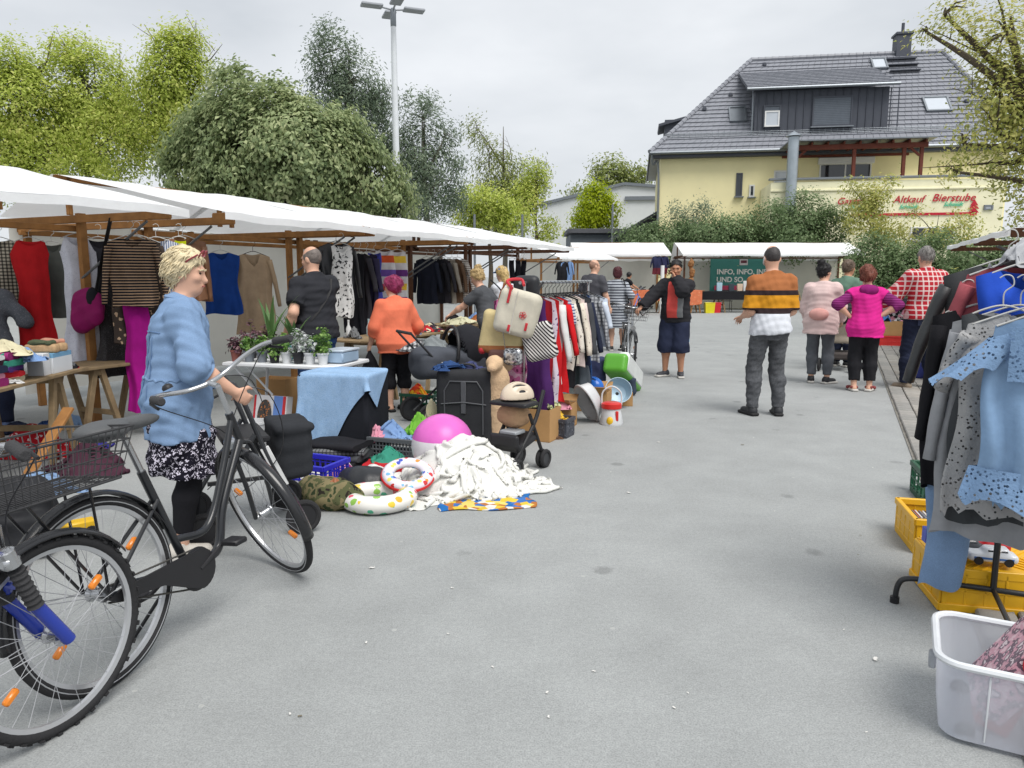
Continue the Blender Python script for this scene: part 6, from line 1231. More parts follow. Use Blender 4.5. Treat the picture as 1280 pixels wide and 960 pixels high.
# printed grill carton and brown carton below
gc = thing('printed_carton', 'red, white and blue carton with a picture of a grill pan, leaning', 'box', G(338, 548), R(-20)); mx_ = T(0, 0, 0) @ rot('X', -12)
MB().box((0, 0, .2), (.36, .09, .40), mx_, .003).build('carton', M('carton_white', C(228, 228, 230), rough=.5), gc, False)
for x, w, c, nm in ((-.17, .02, C(200, 40, 50), 'red_edge'), (.09, .10, C(104, 140, 205), 'blue_panel'), (.155, .03, C(206, 52, 56), 'red_panel')): MB().box((x, -.047, .2), (w, .004, .396), mx_).build(nm, M('print_' + nm, c, rough=.4), gc, False)
MB().lathe([(.075, 0), (.08, .004), (.06, .006)], 24, mx_ @ T(-.05, -.05, .2) @ rot('X', 90) @ Matrix.Diagonal((1, 2.0, 1, 1))).build('pan_picture', M('pan_print', C(70, 66, 64), rough=.4, pat=('spots', 40, .3, C(214, 130, 60))), gc, False)
carton('brown carton standing behind the printed grill carton', G(350, 530), R(-18), .34, .24, .48, flaps=False)
o = thing('white_bucket', 'white plastic bucket behind the walker', 'bucket', G(318, 556), 0); MB().lathe([(.10, 0), (.125, .2), (.133, .2), (.133, .22), (.118, .22), (.1, .02)], 20).build('bucket', mpw, o)
# ---------------- heap between walker and suitcase ----------------
bx_ = thing('black_cabinet', 'black upholstered box under the blue knitted blanket', 'cabinet', G(418, 574), R(-14)); MB().box((0, .24, .35), (.60, .46, .70), bev=.03).build('body', fab('upholstery_black', C(38, 40, 46)), bx_); MB().box((-.29, .24, .35), (.03, .47, .69), bev=.012).build('side_panel', fab('upholstery_black', C(38, 40, 46)), bx_)
mkn = fab('knit_blue', C(160, 192, 226), bump=.5, bs=120, pat=('spots', 90, .3, C(110, 156, 206)))
V_, F_ = drop_cloth(64, 50, 1.02, .72, .80, on_box((0, .24, .35), (.30, .23, .345), .018), .95, 75, 9, 3, .02, .62, (-.04, .17)); o = mesh_obj('blue_blanket', np_mesh('blue_blanket', V_, F_), mkn, None, True, None); o.location = bx_.location; o.rotation_euler = bx_.rotation_euler; tag(o, 'light blue knitted blanket draped over the black box', 'blanket')
crate('blue lattice plastic crate beside the camouflage bag', G(392, 612), R(-22), .40, .30, .22, M('crate_blue', C(44, 42, 190), rough=.4, var=.1), nx=8); heap('white_net', 'white netting heaped inside the blue crate', 'clothes', G(392, 612) + Vector((0, 0, .02)), (.15, .11, .14), fc('white'), 15)
sbag('camouflage_bag', 'camouflage holdall with a brown leather flap lying on the asphalt', 'bag', G(408, 632), R(-30), [('e', (0, 0, .09), (.21, .13, .10)), ('e', (.1, .03, .08), (.14, .1, .09))], fab('camo', C(80, 86, 60), pat=('camo', 12, [C(46, 42, 36), C(92, 96, 66), C(134, 124, 92), C(60, 72, 48)])), wr=.014)
heap('leather_satchel', 'brown leather satchel piece on the camouflage bag', 'bag', G(424, 634) + Vector((-.02, .0, .13)), (.07, .09, .07), M('leather_tan', C(160, 96, 58), rough=.5), 17); sbag('black_hat', 'black leather bag with a rounded top behind the swim ring', 'bag', G(458, 616), R(-15), [('e', (0, 0, .08), (.19, .13, .11))], M('leather_black_soft', C(44, 46, 50), rough=.45, bump=.4, bs=30), wr=.01)
heap('pink_scarf', 'pink and white patterned scarf behind the camouflage bag', 'clothes', G(432, 600), (.16, .12, .16), multi('pink_print', [CL['pink'], CL['white'], CL['mag'], CL['pink']], 26), 19); heap('white_sheet', 'white folded sheet under the teal shirt', 'clothes', G(462, 598), (.24, .14, .10), fc('white'), 20)
for i in range(4): folded('folded_trousers', ('black', 'charcoal', 'grey check', 'black')[i] + ' folded trousers in the dark stack, %s' % ('lowest', 'second up', 'third up', 'topmost')[i], 'clothes', G(424, 585) + Vector((0, .03, .03 + .045 * i)), (.44, .30, .05), [fc('black'), fc('dgrey'), fab('check_grey', CL['grey'], pat=('plaid', .03, .3, CL['black'])), fc('black')][i], 60 + i, R(-18 + 7 * (i % 3)), 'dark folded trousers')
folded('red_cloth', 'red folded cloth under the teal shirt', 'clothes', G(487, 588), (.36, .22, .07), fc('red'), 65, R(-8)); heap('teal_shirt', 'teal printed shirt bundled on the red cloth', 'clothes', G(483, 586) + Vector((0, .02, .06)), (.16, .11, .12), fab('teal_print', CL['teal'], pat=('spots', 30, .16, C(30, 90, 80))), 21)
crate('grey wire basket full of towels', G(500, 572), R(-20), .46, .34, .2, M('crate_grey', C(96, 100, 104), rough=.5), nx=14, ny=5, name='wire_basket')
for i, (u, v, s3, k, lab) in enumerate(((492, 570, (.22, .16, .16), 'lblue', 'light blue towel spilling over the grey basket'), (527, 566, (.15, .13, .2), 'green', 'bright green towel in the grey basket'), (468, 572, (.12, .12, .13), 'pink', 'pink cloth at the end of the grey basket'), (540, 552, (.12, .1, .24), 'cream', 'cream cloth behind the green towel'), (470, 560, (.12, .1, .17), 'purple', 'purple bag behind the pink cloth'))): heap('towel', lab, 'towel', G(u, v) + Vector((0, 0, .15)), s3, fc(k), 70 + i, 0, 'towels in the grey basket')
# beach things
mlace = fab('lace_offwhite', C(240, 240, 235, .9), bump=.2, bs=120, var=.04, trans=.15, holes=(95, .13))
LP_ = G(588, 606)
V_, F_ = drop_cloth(108, 92, 1.9, 1.6, .58, on_mound(.46, .37, -.06, .06, .72), .49, 70, 6, 5, .10, .3, (0, 0), .5); o = mesh_obj('lace_curtains', np_mesh('lace_curtains', V_, F_), mlace, None, True, None); o.location = LP_; tag(o, 'large heap of white lace curtains on the asphalt', 'curtains')
V_, F_ = drop_cloth(54, 44, .6, .5, .2, on_mound(.2, .06), .72, 70, 5, 6, .09, .2); o = mesh_obj('lace_train', np_mesh('lace_train', V_, F_), mlace, None, True, None); o.location = G(640, 612); tag(o, 'trailing white lace curtain spread towards the doll buggy', 'curtains')
bl_ = MB().grid(lambda a, b: (.62 * (a - .5) * (1 + .06 * math.sin(9 * b)), .42 * (b - .5) + .02 * math.sin(8 * a), .006 + .008 * abs(math.sin(7 * a + 5 * b))), 26, 18).build('printed_blanket', multi('blanket_print', [C(70, 120, 190), C(230, 196, 70), C(228, 226, 220), C(190, 120, 60), C(40, 110, 180), C(236, 214, 120)], 18), None, True, None, .006); bl_.location = G(608, 626); bl_.rotation_euler = (0, 0, R(6)); tag(bl_, 'blue and yellow printed blanket under the lace curtains', 'blanket')
o = thing('beach_ball', 'pink and white beach ball half buried in lace curtains', 'ball', G(552, 600) + Vector((0, .12, 0)), 0); MB().ball((0, 0, .24), .235, 28, 18).build('ball', M('ball_pink', C(226, 110, 200), rough=.35, pat=('bands', 0, .5, [(0, C(236, 234, 238)), (.30, C(226, 110, 200))])), o)
mring = M('ring_pineapple', C(240, 238, 232), rough=.22, spec=.6, var=.03, pat=('spots', 11, .19, C(236, 200, 70)))
def ring_mat(name, base, cs, sc, thr):
    m = bpy.data.materials.new(name); m.use_nodes = True; nt = m.node_tree; b = nt.nodes['Principled BSDF']; co = nt.nodes.new('ShaderNodeTexCoord').outputs['Object']; v = nt.nodes.new('ShaderNodeTexVoronoi'); v.inputs['Scale'].default_value = sc; nt.links.new(co, v.inputs['Vector'])
    s2 = nt.nodes.new('ShaderNodeSeparateColor'); nt.links.new(v.outputs['Color'], s2.inputs[0]); c2 = ramp(nt, s2.outputs[0], [(i / len(cs), c) for i, c in enumerate(cs)], True)
    d = math_(nt, 'ADD', v.outputs['Distance'], math_(nt, 'MULTIPLY', noise_(nt, co, sc * 3, 3), .25)); nt.links.new(mixc(nt, math_(nt, 'LESS_THAN', d, thr), base, c2), b.inputs['Base Color']); b.inputs['Roughness'].default_value = .22; return m
o = thing('swim_ring', 'inflated white swim ring with pineapples and melons printed on it', 'swim ring', G(474, 632), R(10)); MB().torus(.185, .068, 56, 18, T(0, 0, .06), .85).build('ring', ring_mat('ring_fruit', C(240, 238, 232), [C(240, 206, 70), C(90, 190, 150), C(232, 100, 120), C(246, 180, 60), C(150, 200, 90)], 14, .47), o); MB().lathe([(.008, 0), (.008, .02), (.012, .022)], 8, T(.185, 0, .115)).build('valve', mpw, o)
o = thing('cartoon_ring', 'red-edged colourful inflatable ring lying tilted on the swim ring', 'swim ring', G(510, 622) + Vector((0, .02, .16)), R(-20)); MB().torus(.135, .042, 48, 14, rot('X', 18) @ rot('Y', 12), .75).build('ring', ring_mat('ring_colour', C(232, 226, 236), [C(70, 90, 190), C(236, 150, 60), C(210, 60, 60), C(240, 220, 110), C(120, 180, 220)], 22, .5), o); MB().torus(.172, .014, 48, 8, rot('X', 18) @ rot('Y', 12) @ T(0, 0, -.012)).build('rim', M('ring_red', C(206, 40, 42), rough=.25), o)
# suitcase
sc_ = thing('suitcase', 'large black fabric suitcase standing upright', 'suitcase', G(580, 562), R(-10)); mcs = fab('suitcase_black', C(54, 55, 58), rough=.75, bs=90)
s = SDF(.02); s.box((0, .14, .36), (.255, .14, .34), .06); sdf_obj('shell', s, .012, mcs, sc_)
MB().tube([(-.17, -.004, .14), (-.17, -.004, .52), (-.12, -.004, .60), (.12, -.004, .60), (.17, -.004, .52), (.17, -.004, .14)], .007, 6).build('pocket_piping', M('piping', C(84, 86, 90), rough=.5), sc_); MB().tube([(-.20, -.004, .40), (0, -.012, .42), (.20, -.004, .40)], .006, 5).build('zip', MATS['piping'], sc_); MB().box((0, -.006, .46), (.045, .012, .28), bev=.004).build('strap', MATS['piping'], sc_)
MB().tube(bez([(-.08, .1, .70), (-.06, .1, .735), (.06, .1, .735), (.08, .1, .70)], 4), .011, 6).build('handle', mfp, sc_)
for s_ in (-1, 1):
    for y in (.04, .24): MB().lathe([(.022, -.012), (.022, .012)], 12, T(s_ * .2, y, .022) @ rot('Y', 90)).build('wheel', mdark, sc_)
heap('denim_shorts', 'blue jeans shorts thrown over the suitcase', 'clothes', G(580, 562) + Vector((-.09, .12, .69)), (.20, .13, .08), mjeanb, 37); heap('navy_shorts', 'navy cap-like bundle on the suitcase top', 'clothes', G(580, 562) + Vector((.06, .14, .69)), (.13, .1, .07), fab('navy_soft', C(74, 80, 120)), 38)
# pram with grey blankets
pr_ = thing('pram', 'dark grey pram with hood and grey blankets piled on it', 'pram', G(560, 528), R(-62)); mpr_ = fab('pram_grey', C(82, 86, 94))
s = SDF(.04); s.box((0, 0, .62), (.21, .36, .13), .08).ell((0, -.1, .72), (.2, .26, .08)); sdf_obj('carrycot', s, .014, mpr_, pr_, .012, 12, 3)
s = SDF(.02); s.ell((0, .22, .74), (.235, .23, .27), cut=(((0, .0, .74), (0, -.8, -.6)), ((0, 0, .62), (0, 0, -1)))); s.ell((0, .16, .70), (.21, .21, .25), op='-'); sdf_obj('hood', s, .013, fab('pram_black', C(44, 45, 50)), pr_)
MB().tube([(.235 * math.sin(t), .02 + .04 * math.cos(t), .70 + .29 * math.cos(t)) for t in [R(-95 + 10 * i) for i in range(20)]], .018, 8).build('hood_rim', mfp, pr_)
for s_ in (-1, 1):
    MB().tube([(s_ * .2, -.3, .12), (s_ * .2, .3, .62)], .012, 6).build('frame_tube', mal, pr_); MB().tube([(s_ * .2, .3, .12), (s_ * .2, -.46, .95)], .012, 6).build('frame_tube', mal, pr_)
    for y in (-.3, .3): w_ = MB().torus(.11, .02, 24, 8, T(s_ * .26, y, .13) @ rot('Y', 90)).build('wheel', mty, pr_); MB().lathe([(.095, -.008), (.095, .008)], 16, T(s_ * .26, y, .13) @ rot('Y', 90)).build('wheel_disc', mal, w_)
MB().tube([(-.2, -.46, .95), (.2, -.46, .95)], .016, 8).build('push_bar', mgrip, pr_)
heap('grey_blanket', 'fluffy grey blanket on the pram', 'blanket', G(560, 528) + Vector((-.1, .0, .73)), (.30, .2, .17), fab('plush_grey', C(140, 146, 148), bump=1, bs=60), 41); heap('checked_cloth', 'black and white checked cloth hanging off the pram end', 'blanket', G(528, 518) + Vector((0, 0, .70)), (.26, .16, .12), fab('check_bw', C(220, 220, 222), pat=('plaid', .05, .45, C(60, 60, 64))), 42); heap('white_muslin', 'small white muslin on the pram front', 'blanket', G(556, 528) + Vector((-.05, -.22, .62)), (.12, .08, .14), fc('white'), 43)
# toy buggy, helmets, boxes
bg_ = thing('doll_buggy', 'small black doll buggy with plush seat and double wheels', 'buggy', G(646, 588), R(-34)); 
for s_ in (-1, 1):
    MB().tube(bez([(s_ * .13, .18, .62), (s_ * .13, .06, .4), (s_ * .12, -.12, .2), (s_ * .1, -.2, .1)], 5), .016, 8).build('frame_tube', mfp, bg_)
    for k, y in ((0, -.2), (1, .2)):
        for e in (-.02, .02): w_ = MB().torus(.058, .017, 20, 8, T(s_ * .12 + e, y, .075) @ rot('Y', 90)).build('wheel', mty, bg_); MB().lathe([(.045, -.006), (.045, .006)], 12, T(s_ * .12 + e, y, .075) @ rot('Y', 90)).build('wheel_disc', mal, w_)
    MB().tube([(s_ * .12, .2, .09), (s_ * .13, -.02, .46)], .014, 8).build('frame_tube', mfp, bg_)
s = SDF(.03); s.box((0, -.02, .24), (.13, .15, .03), .025, rot('X', 14)).box((0, -.17, .27), (.13, .02, .05), .02); sdf_obj('tray', s, .011, mfp, bg_); s = SDF(.02); s.box((0, -.04, .54), (.17, .10, .018), .017); sdf_obj('hand_tray', s, .011, mfp, bg_); MB().box((0, -.06, .32), (.15, .14, .03), rot('X', 0), .012).build('seat_pad', M('seat_grey', C(170, 174, 178)), bg_)
sbag('plush_cushion', 'round beige plush cushion in the doll buggy', 'cushion', G(642, 586) + Vector((0, 0, 0)), R(-34), [('e', (0, .0, .43), (.14, .1, .095))], fab('plush_beige', C(206, 168, 132), bump=1, bs=70), .012, .004, 40); sbag('plush_dog', 'beige plush dog leaning against the suitcase', 'toy', G(622, 560), R(-60), [('e', (0, 0, .62), (.1, .09, .13)), ('e', (.06, -.06, .76), (.075, .07, .07)), ('e', (.12, -.12, .73), (.045, .04, .035)), ('c', (0, 0, .1), (0, 0, .6), .09, .1)], fab('plush_tan', C(218, 186, 150), bump=1, bs=70), .013, .003, 40)
def helmet(label, p, rz, m1, m2, n=5):
    o = thing('cycle_helmet', label, 'helmet', p, rz, 'bicycle helmets'); s = SDF(.012); s.ell((0, 0, .02), (.10, .14, .12), cut=(((0, 0, .01), (0, 0, -1)),)); s.ell((0, 0, .0), (.085, .122, .10), op='-')
    for i in range(-2, 3):
        if n > 3 or i % 2 == 0: s.ell((i * .042, .0, .13 - .01 * abs(i)), (.012, .075, .05), op='-')
    sdf_obj('shell', s, .0075, m1, o); s = SDF(.01); s.ell((0, 0, .02), (.092, .13, .108), cut=(((0, 0, .0), (0, 0, -1)),)); s.ell((0, 0, 0), (.082, .118, .098), op='-'); sdf_obj('liner', s, .009, m2, o); return o
helmet('cream bicycle helmet with black vents on the doll buggy', G(648, 588) + Vector((-.01, .0, .56)), R(-60), M('helmet_cream', C(226, 210, 188), rough=.3), mfp)
carton('cardboard box under the green checked cloth', G(674, 548), R(-26), .32, .26, .30, flaps=False); o = heap('checked_cushion', 'green and cream checked cushion on the cardboard box', 'cushion', G(674, 545) + Vector((-.02, .04, .27)), (.22, .17, .2), fab('check_green', C(206, 208, 160), pat=('plaid', .04, .35, C(96, 112, 70))), 45)
crate('dark patterned plastic tub beside the cardboard box', G(694, 544), R(-26), .30, .22, .18, M('tub_dark', C(64, 68, 78), rough=.4, pat=('spots', 40, .25, C(130, 134, 144))), name='plastic_tub', group=None, solid=True); carton('small cardboard box behind the dark tub', G(702, 532), R(-20), .26, .22, .24)
for i, (u, v, z_, s3, k, lab) in enumerate(((695, 542, .15, (.12, .09, .08), 'yellow', 'yellow soft toy in the dark tub'), (700, 535, .2, (.12, .1, .1), 'pink', 'pink soft toy in the small carton'), (690, 548, .0, (.1, .08, .06), 'brown', 'brown cloth by the tub foot'))): heap('soft_toy', lab, 'toy', G(u, v) + Vector((0, 0, z_)), s3, fc(k), 90 + i)
sbag('toy_slide', 'turquoise and lime plastic toy leaning behind the cartons', 'toy', G(702, 518), R(-20), [('b', (0, 0, .22), (.05, .1, .18), .04, rot('Y', -28)), ('c', (-.06, 0, .38), (.12, 0, .36), .025, .025)], M('plastic_turquoise', C(60, 182, 190), rough=.35, pat=('bands', 0, .5, [(0, C(60, 182, 190)), (.345, C(190, 214, 60))])), .012, 0)
o = thing('baby_bath', 'white oval baby bath leaning on its side', 'tub', G(728, 530), R(-30)); MB().grid(lambda a, b: ((.15 - .04 * b) * math.cos(6.28318 * a), (.26 - .05 * b) * math.sin(6.28318 * a), .11 * b), 32, 6, True, T(0, .1, .19) @ rot('X', -52) @ rot('Y', 25)).build('shell', mpw, o, True, None, .006); MB().grid(lambda a, b: (.109 * b * math.cos(6.28318 * a), .209 * b * math.sin(6.28318 * a), .11), 32, 3, True, T(0, .1, .19) @ rot('X', -52) @ rot('Y', 25)).build('floor', mpw, o, True, None, .006); MB().torus(.2, .012, 40, 8, T(0, .1, .19) @ rot('X', -52) @ rot('Y', 25) @ Matrix.Diagonal((.76, 1.3, 1, 1))).build('rim', mpw, o)
carton('brown cardboard box under the blue helmet', G(743, 512), R(-18), .34, .28, .22); helmet('blue and black bicycle helmet on the brown cardboard box', G(740, 512) + Vector((0, .0, .24)), R(50), M('helmet_blue', C(40, 110, 205), rough=.25), mfp)
sbag('white_teddy', 'white and grey plush animal beside the blue helmet', 'toy', G(715, 512), R(10), [('e', (0, 0, .2), (.08, .07, .12)), ('e', (.02, 0, .34), (.06, .06, .06)), ('c', (0, 0, .02), (0, 0, .18), .07, .07)], fc('white'), .012, .004, 30)
sbag('navy_bag', 'navy cloth bag wedged between clothes rack and green bag', 'bag', G(742, 494), R(-24), [('b', (0, 0, .25), (.14, .09, .24), .05)], fab('navy_bag', C(60, 66, 98)), .013)
o = sbag('green_duvet_bag', 'long green and white bedding bag leaning to the clothes rack', 'bag', G(772, 496), R(-24), [('b', (0, .25, .27), (.15, .46, .13), .06, rot('X', -24))], M('bag_green_white', C(100, 176, 60), rough=.35, var=.06, pat=('stripes', 'x', 5.0, .0, C(232, 236, 232))), .016, .0, 10); MB().box((.085, .25, .305), (.15, .82, .25), T(0, .25, .27) @ rot('X', -24) @ T(0, -.25, -.27), .03).build('white_panel', M('bag_white', C(228, 232, 230), rough=.35), o)
sbag('cooler_bag', 'dark blue folded bag with white edge behind the plastic ball bucket', 'bag', G(784, 494), R(-10), [('b', (0, .1, .12), (.10, .17, .11), .04)], fab('cool_dark', C(62, 72, 88)), .014); carton('small brown carton at the row end behind the toy bucket', G(782, 506), R(-8), .16, .2, .14, flaps=False); o = thing('steel_pan', 'pale blue enamel bowl lying on its side', 'bowl', G(771, 508), R(0)); MB().lathe([(.02, 0), (.10, .02), (.14, .08), (.15, .13), (.155, .13), (.145, .075), (.1, .01)], 24, T(0, 0, .15) @ rot('X', 62), False).build('bowl', M('enamel_blue', C(176, 204, 222), rough=.25), o)
o = thing('toy_bucket', 'white toy bucket with red lid and a yellow duck print', 'toy', G(764, 530), R(-10)); MB().lathe([(.115, 0), (.12, .02), (.10, .12), (.09, .17)], 24).build('body', mpw, o); MB().lathe([(.098, .165), (.104, .17), (.104, .215), (.07, .23)], 24).build('lid', M('plastic_red', C(220, 48, 44), rough=.3), o); MB().tube(bez([(-.1, 0, .2), (-.09, .0, .33), (0, 0, .39), (.09, 0, .33), (.1, 0, .2)], 6), .009, 6).build('handle', mpw, o); MB().ball((-.01, -.105, .05), (.035, .022, .045), 12, 8).build('duck', M('toy_yellow', C(236, 190, 40), rough=.4), o); MB().box((.06, -.09, .1), (.03, .02, .1), bev=.006).build('red_panel', MATS['plastic_red'], o)
# by the coral-topped woman
crate('dark green crate with an orange patterned bag', G(528, 512), R(-20), .4, .3, .2, M('crate_green', C(36, 92, 70), rough=.45)); heap('orange_bag', 'orange and yellow patterned bag in the green crate', 'bag', G(524, 510) + Vector((0, 0, .13)), (.15, .12, .16), multi('orange_print', [C(240, 130, 40), C(250, 200, 60), C(230, 80, 50)], 20), 47)
for i, (u, v) in enumerate(((452, 500), (460, 499), (472, 499))):
    o = thing('shoe', ('beige slipper left behind the coral-topped woman', 'second beige slipper beside its pair', 'white sneaker behind the coral-topped woman')[i], 'shoe', G(u, v), R(170 + 6 * i), 'shoes by the trestle table'); s = SDF(.02); s.cone((0, -.06, .045), (0, .08, .035), .045, .036).cone((0, -.06, .05), (0, -.05, .08), .04, .035); sdf_obj('upper', s, .012, [fc('cream'), fc('cream'), fc('white')][i], o); s = SDF(.01); s.box((0, .01, .014), (.046, .13, .014), .012); sdf_obj('sole', s, .012, mrub, o)
# table wares further along
rn = random.Random(5)
def wares(s0, q0, zt, items):
    for s, q, s3, k, lab, cat in items: heap(lab.split(' ')[1] + '_bundle' if False else 'ware_bundle', lab, cat, RW(s, q, zt), s3, fc(k) if isinstance(k, str) else k, int(s * 31 + q * 7) % 97)
wares(0, 0, .762, [(2.45, .05, (.12, .09, .14), 'grey', 'grey plush bundle next to the black T-shirt man', 'clothes'), (2.75, .25, (.15, .12, .09), 'black', 'black leather pouch on the wares table', 'bag'), (3.0, .2, (.13, .1, .13), 'black', 'black rounded case on the wares table', 'bag'), (3.2, .35, (.16, .12, .12), multi('bag_photo', [CL['grey'], CL['lblue'], CL['black'], CL['white']], 24), 'photo print bag on the wares table', 'bag'), (3.5, .1, (.2, .15, .1), 'brown', 'brown bundle on the wares table', 'clothes'), (3.8, .3, (.2, .15, .12), multi('bag_mix', [CL['plum'], CL['cream'], CL['red'], CL['dgrey']], 24), 'mixed print bundle at the wares table end', 'clothes')])
for i in range(5): o = thing('bottle', ('white plastic bottle', 'small clear bottle', 'brown glass bottle', 'pale spray bottle', 'green bottle')[i] + ' on the wares table', 'bottle', RW(2.6 + .28 * i, -.12 + .1 * (i % 3), .762), 0, 'bottles on the wares table'); MB().lathe([(.03, 0), (.032, .01), (.032, .11), (.012, .15), (.012, .19), (.014, .19), (.014, .21)], 14).build('body', M('bottle_%d' % i, [C(226, 228, 228), C(180, 200, 205), C(110, 70, 40), C(206, 216, 226), C(70, 110, 70)][i], rough=.25), o)
wares(0, 0, .782, [(5.0, .1, (.32, .16, .12), fab('roll_cream', C(214, 212, 180)), 'cream rolled fabric along the shoe table', 'clothes'), (5.35, -.15, (.16, .12, .14), 'black', 'black belts bundle on the shoe table', 'clothes'), (5.7, .15, (.22, .13, .15), M('leather_orange', C(176, 104, 52), rough=.45), 'tan leather shoes bundle on the shoe table', 'shoes'), (6.0, -.1, (.15, .12, .13), 'lblue', 'blue bundle beyond the tan shoes', 'clothes'), (6.3, .2, (.2, .15, .15), 'dgrey', 'charcoal bundle beyond the tan shoes', 'clothes'), (6.6, 0, (.25, .2, .22), 'black', 'black coat heap at the shoe table end', 'clothes'), (8.3, .1, (.2, .15, .16), 'plum', 'plum heap on the row end table', 'clothes'), (8.8, .0, (.2, .15, .2), 'black', 'black heap on the row end table', 'clothes'), (9.3, .1, (.25, .2, .14), 'grey', 'grey heap on the row end table', 'clothes')])
heap('hat_heap', 'brown felt hat bundle hung over the jackets', 'hat', RW(6.0, -1.28, 1.92), (.15, .13, .16), fc('brown'), 51)
# ---------------- clothes rack with bags ----------------
RK = thing('clothes_rack', 'steel garment rack loaded with clothes and bags', 'rack', G(655, 548), R(RZ)); ck = G(655, 548)
for y in (0, 1.85):
    MB().tube([(0, y, .04), (0, y, 1.44)], .014, 8).build('upright', mchr, RK); MB().tube([(-.24, y, .03), (.24, y, .03)], .014, 8).build('foot', mchr, RK)
MB().tube([(0, -.1, 1.44), (0, 1.95, 1.44)], .015, 8).build('rail', mchr, RK)
def onR(y, x=0, z=1.435): return Matrix.Translation(ck) @ rot('Z', RZ) @ Vector((x, y, z))
gl = [('red_dress', 'bright red dress at the near end of the rack', mred_d, dict(L=1.0, sw=.19, hw=.24, sl=.0)), ('wine_skirt', 'dark red pleated skirt under the bags', fab('wine', C(168, 36, 48)), dict(L=.95, sw=.2, hw=.22, folds=.02)), ('white_cardigan', 'white open cardigan next to the red dress', fc('white'), dict(L=.85, sw=.2, sl=.55)), ('red_shirt', 'scarlet long shirt behind the white cardigan', fab('scarlet', C(214, 34, 40)), dict(L=.95, sw=.21, sl=.5)), ('floral_blouse', 'cream blouse with dark dots on the rack', fab('dots', C(228, 220, 208), pat=('spots', 26, .24, C(70, 60, 60))), dict(L=.75, sw=.2, sl=.5)), ('black_dress', 'black dress with patterned hem on the rack', fc('black'), dict(L=.95, sw=.19, sl=.4)), ('cream_jacket', 'cream dotted jacket on the rack', fab('cream_dot', C(232, 222, 206), pat=('spots', 34, .2, C(110, 96, 86))), dict(L=.7, sw=.2, sl=.55)), ('pale_blouse', 'pale pink blouse on the rack', fab('pale_pink', C(232, 214, 208)), dict(L=.75, sw=.2, sl=.5)), ('slate_jacket', 'slate grey jacket on the rack', fc('dgrey'), dict(L=.7, sw=.21, sl=.55)), ('denim_jacket', 'dark denim jacket near the far end of the rack', mjean, dict(L=.75, sw=.21, sl=.55)), ('grey_trousers', 'grey jeans hanging near the far end of the rack', fab('jeans_grey2', C(96, 104, 112)), dict(L=1.0, sw=.12, hw=.16)), ('sheer_shawl', 'sheer pale blue shawl over the far end of the rack', fab('sheer_blue', C(214, 224, 238)), dict(L=.6, sw=.24, hw=.3, sl=.3)), ('striped_tee', 'blue striped T-shirt between shirts on the rack', fab('stripe_blue2', C(220, 224, 232), pat=('stripes', 'z', .03, .4, C(70, 90, 140))), dict(L=.65, sw=.2, sl=.2)), ('lilac_dress', 'lilac flowered dress low under the bags', fab('lilac_flower', C(214, 206, 218), pat=('spots', 20, .28, C(110, 80, 130))), dict(L=1.05, sw=.18, hw=.22)), ('purple_skirt', 'purple skirt hanging lowest on the rack', fab('purple_sk', C(82, 44, 104)), dict(L=1.12, sw=.17, hw=.25)), ('check_shirt', 'grey checked shirt at the far end of the rack', fab('check_g2', C(176, 178, 182), pat=('plaid', .04, .4, C(100, 102, 108))), dict(L=.75, sw=.2, sl=.55)), ('blue_jeans', 'blue jeans at the far end of the rack', mjeanb, dict(L=1.0, sw=.12, hw=.16))]
order = [14, 1, 13, 0, 2, 3, 12, 4, 5, 6, 7, 8, 9, 10, 16, 15, 11]
for i, k in enumerate(order): n, l, m, kw = gl[k]; garment(n, l, onR(.1 + i * .105, 0, 1.43), R(RZ + random.Random(i).uniform(-14, 10)), m, seed=200 + i, group='clothes on the rack', hang=mhangb, **kw)
p_ = onR(-.0, -.16, 1.42); garment('pink_dress', 'long pink and plum patterned dress at the rack front', p_, R(RZ), fab('pink_plum', C(206, 110, 160), pat=('camo', 9, [C(120, 50, 90), C(206, 110, 160), C(232, 180, 206), C(226, 220, 226)])), L=1.1, sw=.15, hw=.2, group='clothes on the rack', seed=222)
def hbag(label, dx, dz, prims, m, parts=(), y=-.14, vox=.011, wr=.006, name='shoulder_bag'):
    o = sbag(name, label, 'bag', onR(y, dx, 0), R(RZ + 8), prims, m, vox, wr, 14, 4, 'bags hung on the rack')
    for nm, mb, mm in parts: mb.build(nm, mm, o)
    return o
mrs = M('strap_red', C(206, 52, 62), rough=.6); mcv = fab('canvas_cream', C(222, 216, 198), bump=.4, bs=120)
Rb = rot('Y', 14)
pts = lambda x, z, y=-.085: Rb @ Vector((x, y, z - 1.18)) + Vector((0, 0, 1.18))
bb = MB(); [bb.box((x, -.085, z - 1.18), (.022, .01, l), T(0, 0, 1.18) @ Rb, .003) for x, z, l in ((-.09, 1.33, .16), (-.03, 1.04, .06), (.12, 1.09, .07))]
bc = MB(); bc.tube([pts(-.02, 1.37), pts(-.01, 1.0)], .004, 5)
emb = MB()                                           # small stitched flower emblem
for k in range(5): emb.torus(.014, .0025, 14, 4, T(0, 0, 1.18) @ Rb @ T(.07 + .018 * math.cos(k * 1.257), -.09, .0 + .018 * math.sin(k * 1.257)) @ rot('X', 90))
hbag('cream canvas backpack with red straps hung at the rack end', .05, 0, [('b', (0, 0, 1.18), (.185, .075, .2), .06, Rb)], mcv, (('red_tab', bb, mrs), ('cord', bc, M('cord_white', C(214, 210, 200))), ('stitched_emblem', emb, mrs), ('shoulder_strap', MB().tube(bez([pts(-.08, 1.38), (-.1, .02, 1.46), (0, .1, 1.47), (.05, .02, 1.42)], 5), .014, 6), mrs)), -.26, name='canvas_backpack')
